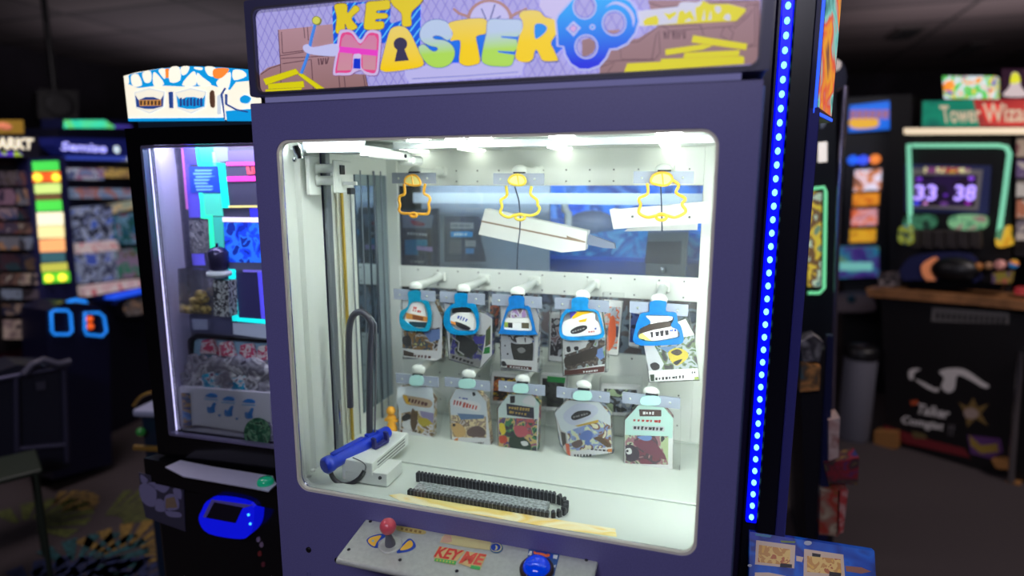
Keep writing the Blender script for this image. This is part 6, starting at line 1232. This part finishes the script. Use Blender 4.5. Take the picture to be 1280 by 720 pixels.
b = MB(F6.m); b.prism(f6(smooth([(1262, 108), (1264, 94), (1268, 90), (1274, 94), (1276, 108), (1284, 120), (1254, 120)], 3), 0.098), 0.097, 0.101, emat('figure_pale', (206, 190, 190), 0.7)); b.prism(f6(smooth([(1263, 104), (1266, 92), (1272, 92), (1275, 102)], 3), 0.097), 0.0955, 0.1, emat('figure_yellow', (206, 206, 40), 0.95)); b.build('figure_print', TS2)
b = MB(F6.m); b.prism(f6([(1254, 122), (1298, 122), (1298, 128), (1254, 128)], 0.13), 0.13, 0.18, BLACK); b.build('base', TS2)
RK = fthing(F6, 'prize_rack', 'rack of pale packages at the far edge past the mint neon outline', 'rack', 0, 0, 0)
b = MB(F6.m); b.prism(f6([(1268, 168), (1420, 168), (1420, 330), (1266, 320)], 0.0), 0.03, 0.2, mat('rack_black', (24, 20, 28), 0.5)); b.build('frame', RK)
for j, (v0, v1) in enumerate(((174, 196), (200, 222), (226, 246), (250, 272), (276, 300))):
    q_ = MB(F6.m); q_.prism(f6([(1272, v0), (1300, v0), (1300, v1), (1271, v1)], 0.0), -0.02, 0.03, collage('rack_pack_%d' % j, [[(190, 170, 150), (140, 90, 90)], [(200, 190, 180), (110, 90, 130)], [(150, 140, 130), (206, 200, 190)], [(190, 120, 90), (210, 190, 170)], [(120, 110, 120), (190, 180, 170)]][j], 18, j, emit=0.25)); tag(q_.build('hanging_package'), ['tan top package', 'pale second package', 'grey middle package', 'coral fourth package', 'dusky bottom package'][j] + ' on the far edge rack', 'package', 'packages on the far edge rack')

# ================================================================== row of prize walls across the aisle
F7 = Face(-2.95, 1.12, 97)
def f7(p, d=0): return F7.poly(p, d)
L2 = fthing(F7, 'prize_wall', 'tall prize vending wall with a glowing blue sign and tilted boxed goods', 'vending machine')
b = MB(F7.m); b.prism(f7([(76, 160), (186, 160), (200, 560), (88, 575)]), 0.02, 0.6, mat('wall_navy', (14, 16, 34), 0.4)); b.build('body', L2)
b = MB(F7.m); b.prism(f7([(60, 172), (166, 174), (166, 196), (76, 194), (62, 182)]), -0.03, 0.06, mat('sign_navy', (24, 30, 96), 0.4, emit=0.35)); sg = b.build('sign_box', L2)
b = MB(F7.m); SGN = emat('sign_glow', (170, 170, 255), 1.2)
b.text('Semise', [(78, 177), (134, 180), (133, 191), (76, 188)], F7, -0.033, SGN, 0.03); x, z = F7.pt(146, 187, -0.03); b.ball((x, -0.03, z), 0.022, emat('sign_disc', (206, 226, 236), 1.0), 14, (1, 0.3, 1)); b.build('lettering', sg)
b = MB(F7.m); b.prism(f7([(82, 195), (168, 196), (168, 201), (82, 199)]), -0.02, 0.02, emat('sign_underbar', (60, 80, 190), 0.6)); b.prism(f7([(156, 196), (168, 196), (168, 201), (156, 201)]), -0.024, 0.02, emat('bar_end', (206, 206, 140), 0.9)); b.build('under_bar', sg)
b = MB(F7.m); b.prism(f7([(78, 148), (165, 150), (164, 172), (78, 170)], 0.06), 0.06, 0.2, mat('topper_dark', (20, 24, 60), 0.4)); b.prism(f7([(80, 150), (130, 150), (144, 160), (140, 170), (80, 168)], 0.06), 0.052, 0.062, collage('topper_green', [(20, 170, 150), (60, 220, 170), (100, 210, 110), (30, 140, 150)], 6, 61, emit=0.85, hard=False)); b.prism(f7([(142, 156), (163, 157), (162, 170), (142, 170)], 0.06), 0.052, 0.062, emat('topper_violet', (70, 60, 160), 0.7)); b.build('topper', L2)
def goods(F_, pts, pal, lab, nm, d=-0.0, grp=None, em=0.35, sc_=14):
    q_ = MB(F_.m); q_.prism(F_.poly(pts, d), d, d + 0.05, collage('stock_%d' % len(_M), pal, sc_, len(_M) % 19, emit=em)); return tag(q_.build(nm), lab, 'package', grp)
G2 = 'goods on the navy prize wall'
for pts, pal, lab in (([(88, 210), (130, 211), (130, 225), (89, 224)], [(110, 130, 170), (150, 110, 140), (170, 180, 200), (90, 100, 140)], 'lilac grey row of goods on the top shelf under the glowing blue sign'),
                      ([(132, 210), (168, 212), (168, 222), (132, 222)], [(150, 120, 80), (190, 160, 90), (110, 90, 90)], 'tan pack at the end of the top shelf under the glowing blue sign'),
                      ([(92, 235), (168, 236), (168, 248), (94, 248)], [(110, 130, 170), (130, 150, 180), (160, 110, 110), (90, 110, 150)], 'blue grey row of goods on the second shelf of the navy wall'),
                      ([(92, 260), (140, 256), (142, 300), (96, 304)], [(70, 100, 190), (150, 160, 190), (46, 50, 70), (120, 130, 170)], 'blue figure box on the third shelf, above a red lettered strip'),
                      ([(140, 256), (172, 250), (172, 260), (141, 267)], [(160, 170, 150), (200, 180, 140), (120, 140, 150)], 'pale card strip above the dark green pack'),
                      ([(142, 270), (172, 266), (174, 304), (146, 306)], [(50, 90, 130), (30, 80, 80), (100, 140, 170), (120, 60, 80)], 'dark green pack beside the blue figure box'),
                      ([(96, 305), (148, 300), (149, 312), (98, 317)], [(216, 180, 186), (226, 206, 206), (206, 120, 130)], 'white strip with red lettering under the upper blue figure box'),
                      ([(98, 318), (144, 314), (148, 350), (104, 354)], [(70, 90, 180), (150, 160, 190), (60, 64, 90), (130, 140, 170)], 'second blue figure box on the lower shelf of the navy wall'),
                      ([(146, 314), (174, 310), (177, 346), (150, 349)], [(40, 40, 60), (60, 120, 100), (130, 110, 140), (90, 90, 60)], 'dusky pack beside the lower blue figure box'),
                      ([(104, 358), (176, 349), (179, 358), (108, 371)], [(216, 180, 186), (226, 206, 206), (206, 120, 130)], 'long white strip with red lettering above the blue shelf edge')):
    goods(F7, pts, pal, lab, 'hanging_goods', -0.035, G2)
b = MB(F7.m); b.prism(f7([(134, 370), (181, 360), (181, 364), (134, 374)]), -0.05, 0.03, emat('shelf_edge_blue', (30, 80, 226), 0.9)); b.build('lit_shelf_edge', L2)
b = MB(F7.m); b.prism(f7(smooth([(140, 376), (176, 368), (186, 372), (186, 394), (150, 398), (142, 390)], 3)), -0.04, 0.03, mat('slot_black', (20, 20, 30), 0.3)); b.prism(f7(smooth([(150, 378), (178, 372), (180, 388), (152, 394)], 3)), -0.043, -0.03, collage('slot_coins', [(120, 110, 110), (70, 66, 70), (150, 120, 100)], 20, 63, emit=0.2)); b.build('dispenser', L2)
# column of glowing buttons
LC = fthing(F7, 'light_column', 'slim column of glowing yellow and green panels beside the navy prize wall', 'sign')
b = MB(F7.m); b.prism(f7([(36, 198), (82, 196), (98, 374), (56, 376)], -0.08), -0.08, 0.1, mat('column_navy', (40, 42, 90), 0.35)); b.build('housing', LC)
for q, c, s in (([(41, 202), (72, 201), (73, 213), (42, 214)], (70, 210, 80), 1.0), ([(42, 215), (74, 214), (75, 227), (42, 228)], (220, 90, 40), 1.0), ([(44, 230), (75, 229), (75, 241), (45, 242)], (200, 226, 130), 1.1), ([(45, 243), (75, 242), (75, 250), (46, 251)], (120, 90, 60), 0.7), ([(46, 251), (76, 250), (77, 263), (47, 264)], (80, 220, 80), 1.0), ([(47, 266), (78, 265), (79, 281), (48, 282)], (246, 236, 200), 1.2), ([(48, 283), (79, 282), (80, 297), (49, 298)], (246, 226, 160), 1.1), ([(50, 300), (80, 298), (81, 314), (51, 315)], (246, 170, 110), 1.1), ([(52, 316), (80, 315), (81, 327), (53, 328)], (60, 100, 110), 0.8), ([(52, 330), (83, 328), (84, 338), (53, 340)], (190, 190, 80), 0.9), ([(54, 341), (86, 339), (87, 352), (55, 354)], (90, 200, 50), 0.9)):
    b = MB(F7.m); b.prism(f7(q, -0.085), -0.09, -0.078, emat('col_%d_%d_%d' % c, c, s)); b.build('lit_panel', LC)
for u, v in ((47, 222), (70, 222), (61, 348), (78, 347)):
    x, z = F7.pt(u, v, -0.095); b = MB(F7.m); b.ball((x, -0.095, z), 0.020, emat('button_glow', (255, 226, 60), 1.6), 14); b.build('round_lamp', LC)
# cabinet with the white lettered sign
L3 = fthing(F7, 'prize_shelf_cabinet', 'dark red framed prize cabinet under a white lettered sign', 'vending machine')
b = MB(F7.m); b.prism(f7([(-90, 195), (44, 196), (60, 440), (-70, 470)], -0.02), 0.0, 0.5, mat('cabinet_maroon', (52, 20, 30), 0.4)); b.prism(f7([(-80, 205), (36, 206), (50, 430), (-60, 455)], -0.02), -0.006, 0.01, mat('cabinet_inside', (16, 13, 18), 0.5)); b.build('body', L3)
b = MB(F7.m); b.prism(f7([(-90, 168), (44, 170), (46, 198), (-90, 196)], -0.06), -0.08, 0.08, mat('letter_box', (34, 32, 48), 0.4)); lb = b.build('sign_box', L3)
b = MB(F7.m); b.text('MARKT', [(-15, 171), (42, 173), (41, 187), (-16, 186)], F7, -0.084, emat('letters_white', (236, 226, 200), 1.0), 0.04); b.prism(f7([(-80, 190), (24, 190), (28, 195), (-80, 195)], -0.08), -0.084, -0.078, collage('sign_rainbow', [(60, 120, 160), (160, 190, 60), (90, 60, 190), (40, 140, 110)], 12, 65, emit=0.7)); b.build('lettering', lb)
b = MB(F7.m); b.prism(f7([(-90, 149), (29, 150), (30, 167), (-90, 166)], 0.02), 0.02, 0.2, mat('topper_amber', (150, 116, 44), 0.4, emit=0.45)); x, z = F7.pt(6, 158, 0.018); b.ball((x, 0.018, z), 0.03, emat('topper_rose', (206, 120, 90), 0.7), 12, (1.3, 0.2, 0.6)); b.build('topper', L3)
G3 = 'goods in the dark red cabinet'
rows3 = ((214, 232), (236, 256), (260, 274), (278, 292), (296, 312), (318, 338), (342, 356), (362, 374), (380, 394), (400, 424))
pal3 = [[(46, 40, 46), (90, 80, 90), (70, 60, 60)], [(130, 100, 120), (60, 50, 70), (150, 130, 140)], [(60, 70, 110), (140, 120, 130), (90, 60, 70)], [(150, 140, 150), (70, 60, 80), (110, 70, 70)], [(160, 120, 90), (110, 110, 120), (60, 50, 60)], [(30, 30, 50), (60, 40, 50), (40, 60, 70)], [(150, 140, 130), (80, 60, 60), (120, 90, 80)], [(120, 130, 150), (60, 60, 70)], [(90, 70, 60), (40, 40, 60), (140, 120, 110)], [(130, 110, 110), (170, 150, 140), (60, 50, 60)]]
for j, (a, c) in enumerate(rows3):
    for k in range(2):
        u0 = 2 + k * 21 + j * 1.2; goods(F7, [(u0, a), (u0 + 17, a), (u0 + 17.5, c), (u0 + 0.5, c)], pal3[(j + k * 3) % 10], 'small dim package in the dark red prize cabinet', 'hanging_goods', -0.05, G3, 0.15)
# pedestals with blue rings
F8 = Face(-2.62, 0.98, 80)
PD = fthing(F8, 'ticket_pedestal', 'dark blue pedestal machine with glowing blue rounded rings', 'arcade machine')
def f8(p, d=0): return F8.poly(p, d)
b = MB(F8.m); b.prism(f8([(58, 388), (80, 378), (118, 380), (136, 392), (140, 580), (66, 600)]), 0.0, 0.24, mat('pedestal_navy', (14, 16, 46), 0.35)); b.build('body', PD)
BR = emat('ring_blue', (30, 130, 236), 0.9)
for q in ([(64, 390), (68, 388), (84, 388), (88, 392), (90, 414), (86, 418), (68, 418), (65, 414)], [(106, 391), (124, 391), (130, 396), (133, 414), (128, 420), (108, 418), (106, 412)]):
    b = MB(F8.m); b.tube([(x, -0.012, z) for x, z in f8(q, -0.012)], 0.007, BR, 8, True); b.build('ring_light', PD)
b = MB(F8.m); b.tube([(x, 0.02, z) for x, z in f8([(84, 378), (94, 375), (106, 377), (110, 384)], 0.02)], 0.01, BR, 8); b.build('ring_light', PD)
for u, v in ((112, 399), (113, 408)):
    x, z = F8.pt(u, v, -0.012); b = MB(F8.m); b.ball((x, -0.012, z), 0.016, emat('lamp_amber', (236, 90, 20), 0.9), 10); b.build('amber_lamp', PD)
# flight case and folding stand
F9 = Face(-2.30, 0.62, 70)
FC = fthing(F9, 'flight_case', 'dark flight case with pale metal edging in front of the dark red cabinet', 'case')
def f9(p, d=0): return F9.poly(p, d)
b = MB(F9.m); b.prism(f9([(-30, 474), (22, 456), (84, 458), (88, 584), (30, 598), (-30, 604)]), 0, 0.2, mat('case_black', (20, 22, 40), 0.5)); b.build('shell', FC)
for q in ([(20, 470), (22, 590)], [(80, 462), (84, 578)], [(-30, 480), (84, 458)], [(18, 562), (84, 556)]):
    b = MB(F9.m); b.tube([(x, -0.006, z) for x, z in f9(q, -0.006)], 0.012, mat('case_edge', (70, 70, 96), 0.4, metal=0.6), 8); b.build('metal_edge', FC)
b = MB(F9.m); b.tube([(x, -0.02, z) for x, z in f9([(30, 468), (40, 456), (54, 450), (72, 456), (88, 452)], -0.02)], 0.016, mat('case_strap', (60, 60, 80), 0.5), 8); b.prism(f9([(44, 478), (56, 476), (56, 486), (45, 488)]), -0.01, 0.01, mat('case_latch', (90, 90, 110), 0.4, metal=0.6)); b.build('handle', FC)
FS = thing('folding_stool', 'small dark green folding stool beside the flight case', 'stool', tuple(F9.m @ Vector((-0.12, -0.25, 0))))
F10 = Face(-2.12, 0.36, 60)
SGR = mat('stool_green', (34, 44, 34), 0.5)
Pz = [F10.pt(u, v, 0)for u, v in ((0, 576), (50, 578))]
b = MB(F10.m); b.box(Pz[0][0] - 0.1, Pz[1][0], -0.1, 0.14, Pz[1][1] - 0.012, Pz[1][1] + 0.01, SGR, 0.006); b.build('seat', FS)
for x in (Pz[0][0] - 0.08, Pz[1][0] - 0.02):
    for y in (-0.09, 0.13):
        b = MB(F10.m); b.tube([(x, y, 0), (x, y, Pz[1][1])], 0.009, SGR, 8); b.build('leg', FS)
# pale side tray behind the crane machine
ST = thing('side_table', 'pale topped side table with a gold rim partly behind the black crane machine', 'table', (-1.32, 0.62, 0))
F11 = Face(-1.5, 0.6, 10)
P = [F11.pt(u, v, 0) for u, v in ((164, 512), (196, 506))]
xt = P[0][0]; zt = P[0][1]
b = MB(F11.m); b.box(xt, xt + 0.26, 0, 0.28, zt - 0.03, zt, mat('table_pale', (150, 156, 186), 0.4), 0.01, 2); b.build('table_top', ST)
b = MB(F11.m); b.box(xt + 0.02, xt + 0.24, 0.02, 0.26, 0.0, zt - 0.03, mat('table_teal', (16, 34, 56), 0.4), 0.004); b.build('base', ST)
b = MB(F11.m); x2, z2 = F11.pt(170, 560, -0.01); b.box(xt, xt + 0.26, -0.012, 0.0, z2 - 0.008, z2 + 0.008, mat('rim_gold', (200, 160, 80), 0.3, metal=0.7)); b.build('gold_rim', ST); b = MB(F11.m); b.tube(open_curve([(xt + 0.02, -0.01, zt + 0.02), (xt + 0.06, -0.01, zt + 0.06), (xt + 0.14, -0.01, zt + 0.085)], 6), 0.006, mat('rim_gold', (200, 160, 80), 0.3, metal=0.7), 8); b.build('gold_handle', ST)
b = MB(F11.m); x3, z3 = F11.pt(174, 540, -0.01); b.ball((x3 + 0.005, -0.008, z3), 0.016, mat('table_green', (40, 110, 50), 0.4, emit=0.12), 12); b.build('green_button', ST)

# ================================================================== the hall
RX0, RX1, RY0, RY1, CH_ = -6.5, 6.0, -4.0, 8.0, 2.95
fl = MB(); fl.box(RX0, RX1, RY0, RY1, -0.05, 0, mat('carpet', (58, 50, 52), 0.95, noise=0.22, nscale=220, bump=0.4)); tag(fl.build('floor'), kind='structure')
# carpet pattern: worn coloured fans woven into the aisle by the prize wall
b = MB()
def fan(cx, cy, r, a0, a1, m, n=9, z=0.003):
    for i in range(n):
        a = a0 + (a1 - a0) * i / n; c = a + (a1 - a0) / n * 0.62
        b.slab([(cx + r * 0.3 * math.cos(a), cy + r * 0.3 * math.sin(a), z), (cx + r * math.cos(a), cy + r * math.sin(a), z), (cx + r * math.cos(c), cy + r * math.sin(c), z), (cx + r * 0.3 * math.cos(c), cy + r * 0.3 * math.sin(c), z)], (0, 0, -0.002), m)
CY = mat('weave_ochre', (110, 88, 40), 0.95, noise=0.3, nscale=60); CT = mat('weave_teal', (26, 66, 70), 0.95, noise=0.3, nscale=60); CB = mat('weave_blue', (28, 36, 70), 0.95, noise=0.3, nscale=60); CG = mat('weave_olive', (70, 76, 34), 0.95, noise=0.3, nscale=60)
def fz(u, v): return F0.az(u, v, 0)
x, y = fz(150, 700); fan(x, y, 0.30, 0.2, PI, CY, 10); x, y = fz(92, 712); fan(x, y, 0.26, 0, PI, CT, 9); x, y = fz(120, 660); fan(x, y, 0.34, 0.6, 2.2, CG, 8)
for u in (40, 70, 110, 150): x, y = fz(u, 735); fan(x, y, 0.2, 0, PI, CB, 7)
x, y = fz(30, 660); fan(x, y, 0.26, 0, PI, CG, 8); x, y = fz(60, 640); fan(x, y, 0.2, 0.4, 2.4, CY, 7)
tag(b.build('carpet_pattern'), kind='structure')
ct = pattern('ceiling_tile', (62, 54, 56), (34, 30, 33), ((1.65, 0, 0.035), (1.65, 0, 0.035)))
# ceiling grid uses both floor axes
_cm = bpy.data.materials.new('ceiling_panel'); _cm.use_nodes = True; _nt = _cm.node_tree; _b = _nt.nodes['Principled BSDF']; _b.inputs['Roughness'].default_value = 0.9
_tc = _nt.nodes.new('ShaderNodeTexCoord'); _br = _nt.nodes.new('ShaderNodeTexBrick'); _br.offset = 0.0
_br.inputs['Scale'].default_value = 1.0; _br.inputs['Brick Width'].default_value = 1.2; _br.inputs['Row Height'].default_value = 0.6; _br.inputs['Mortar Size'].default_value = 0.02
_br.inputs['Color1'].default_value = lin((92, 82, 84)); _br.inputs['Color2'].default_value = lin((66, 58, 62)); _br.inputs['Mortar'].default_value = lin((30, 27, 30))
_nt.links.new(_tc.outputs['Object'], _br.inputs['Vector']); _nt.links.new(_br.outputs['Color'], _b.inputs['Base Color'])
b = MB(); b.box(RX0, RX1, RY0, RY1, CH_, CH_ + 0.05, _cm); tag(b.build('ceiling'), kind='structure')
WALLM = mat('hall_wall', (40, 35, 44), 0.9, noise=0.15, nscale=3)
for nm, x0, x1, y0, y1 in (('wall_back', RX0, RX1, RY1, RY1 + 0.1), ('wall_front', RX0, RX1, RY0 - 0.1, RY0), ('wall_left', RX0 - 0.1, RX0, RY0, RY1), ('wall_right', RX1, RX1 + 0.1, RY0, RY1)):
    b = MB(); b.box(x0, x1, y0, y1, 0, CH_, WALLM); tag(b.build(nm), kind='structure')
# ceiling fittings
CV = mat('vent_grille', (54, 48, 48), 0.7)
def vent(label, u0, v0, u1, v1):
    x0, y0 = F0.az(u0, v0, CH_ - 0.02); x1, y1 = F0.az(u1, v1, CH_ - 0.02); ya, yb = min(y0, y1), max(y0, y1); xa, xb = min(x0, x1), max(x0, x1)
    xb = min(xb, RX1 - 0.2); yb = min(yb, RY1 - 0.2)
    r = thing('ceiling_vent', label, 'vent', ((xa + xb) / 2, (ya + yb) / 2, CH_ - 0.02))
    MB().box(xa, xb, ya, yb, CH_ - 0.02, CH_, CV).build('frame', r)
    n = 7
    for i in range(n):
        yy = ya + (yb - ya) * (i + 0.5) / n; MB().box(xa + 0.03, xb - 0.03, yy - 0.012, yy + 0.012, CH_ - 0.035, CH_ - 0.018, BLACK).build('slat', r)
vent('dark slatted ceiling vent above the blue marquee game', 1106, 50, 1160, 34)
vent('pale slatted ceiling vent above the rainbow picture sign', 1182, 72, 1240, 54)
x, y = F0.az(72, 112, 2.2)
SPK = thing('hanging_speaker', 'black box loudspeaker hung below the ceiling over the prize wall', 'speaker', (-4.4, 2.4, 2.6))
F12 = Face(-4.0, 2.2, 60); P = F12.poly([(46, 112), (98, 113), (98, 150), (48, 148)])
b = MB(F12.m); b.prism(P, 0, 0.35, mat('speaker_black', (9, 9, 12), 0.6)); b.build('cabinet', SPK)
b = MB(F12.m); cx = (P[0][0] + P[1][0]) / 2; b.tube([(cx, 0.17, P[0][1] - 0.02), (cx, 0.17, CH_)], 0.02, BLACK, 8); b.build('hanging_bracket', SPK)
b = MB(F12.m); b.lathe([(0.09, 0), (0.085, 0.006), (0.03, -0.004)], (cx, -0.001, (P[0][1] + P[2][1]) / 2), mat('cone_grey', (22, 22, 26), 0.6), (0, -1, 0), 18); b.build('cone', SPK)

# ================================================================== light
w = bpy.data.worlds.new('hall_air'); sc.world = w; w.use_nodes = True
w.node_tree.nodes['Background'].inputs[0].default_value = (0.30, 0.26, 0.42, 1); w.node_tree.nodes['Background'].inputs[1].default_value = 0.06
def area(nm, loc, rot, sx, sy, power, col):
    l = bpy.data.lights.new(nm, 'AREA'); l.shape = 'RECTANGLE'; l.size = sx; l.size_y = sy; l.energy = power; l.color = col
    o = bpy.data.objects.new(nm, l); COL.objects.link(o); o.location = loc; o.rotation_euler = rot; return o
# dim violet house lights over the aisle in front of the machine, and weak warm ones over the far aisles; upward fills are added
area('ceiling_light_front', (0.1, -2.4, 2.9), (math.radians(28), 0, 0), 1.8, 0.6, 60, (0.88, 0.85, 1.0))
area('ceiling_fill_far', (2.6, 4.2, 2.25), (PI, 0, 0), 2.0, 2.0, 26, (1.0, 0.86, 0.88))  # unseen upward fill added to lift the dark ceiling
area('ceiling_fill_prize_wall', (-4.2, 4.0, 2.25), (PI, 0, 0), 2.0, 2.0, 14, (0.95, 0.88, 0.95))  # second unseen fill, added to brighten the ceiling by the prize wall
area('ceiling_light_aisle', (2.6, 1.2, 2.9), (0, 0, 0), 1.0, 1.0, 38, (1.0, 0.88, 0.88))
area('ceiling_light_side', (-2.2, 0.6, 2.9), (0, 0, 0), 1.0, 1.0, 26, (1.0, 0.86, 0.9))

# ================================================================== camera
cd = bpy.data.cameras.new('camera'); cam = bpy.data.objects.new('camera', cd); COL.objects.link(cam)
cd.sensor_width = 36; cd.sensor_fit = 'HORIZONTAL'; cd.lens = FPX / 1280 * 36; cd.clip_start = 0.02
m = Matrix.Identity(4)
for i in range(3): m[i][0] = RIGHT[i]; m[i][1] = UP[i]; m[i][2] = -FWD[i]; m[i][3] = CAM[i]
cam.matrix_world = m
cd.dof.use_dof = True; cd.dof.focus_distance = 1.27; cd.dof.aperture_fstop = 1.1
sc.camera = cam
sc.view_settings.view_transform = 'Standard'
try: sc.view_settings.look = 'None'
except Exception: pass
sc.view_settings.exposure = 0.0; sc.view_settings.gamma = 1.0; sc.view_settings.use_curve_mapping = False
sc.cycles.use_denoising = True
sc.cycles.max_bounces = 10; sc.cycles.diffuse_bounces = 5; sc.cycles.transparent_max_bounces = 24
sc.cycles.sample_clamp_indirect = 8.0
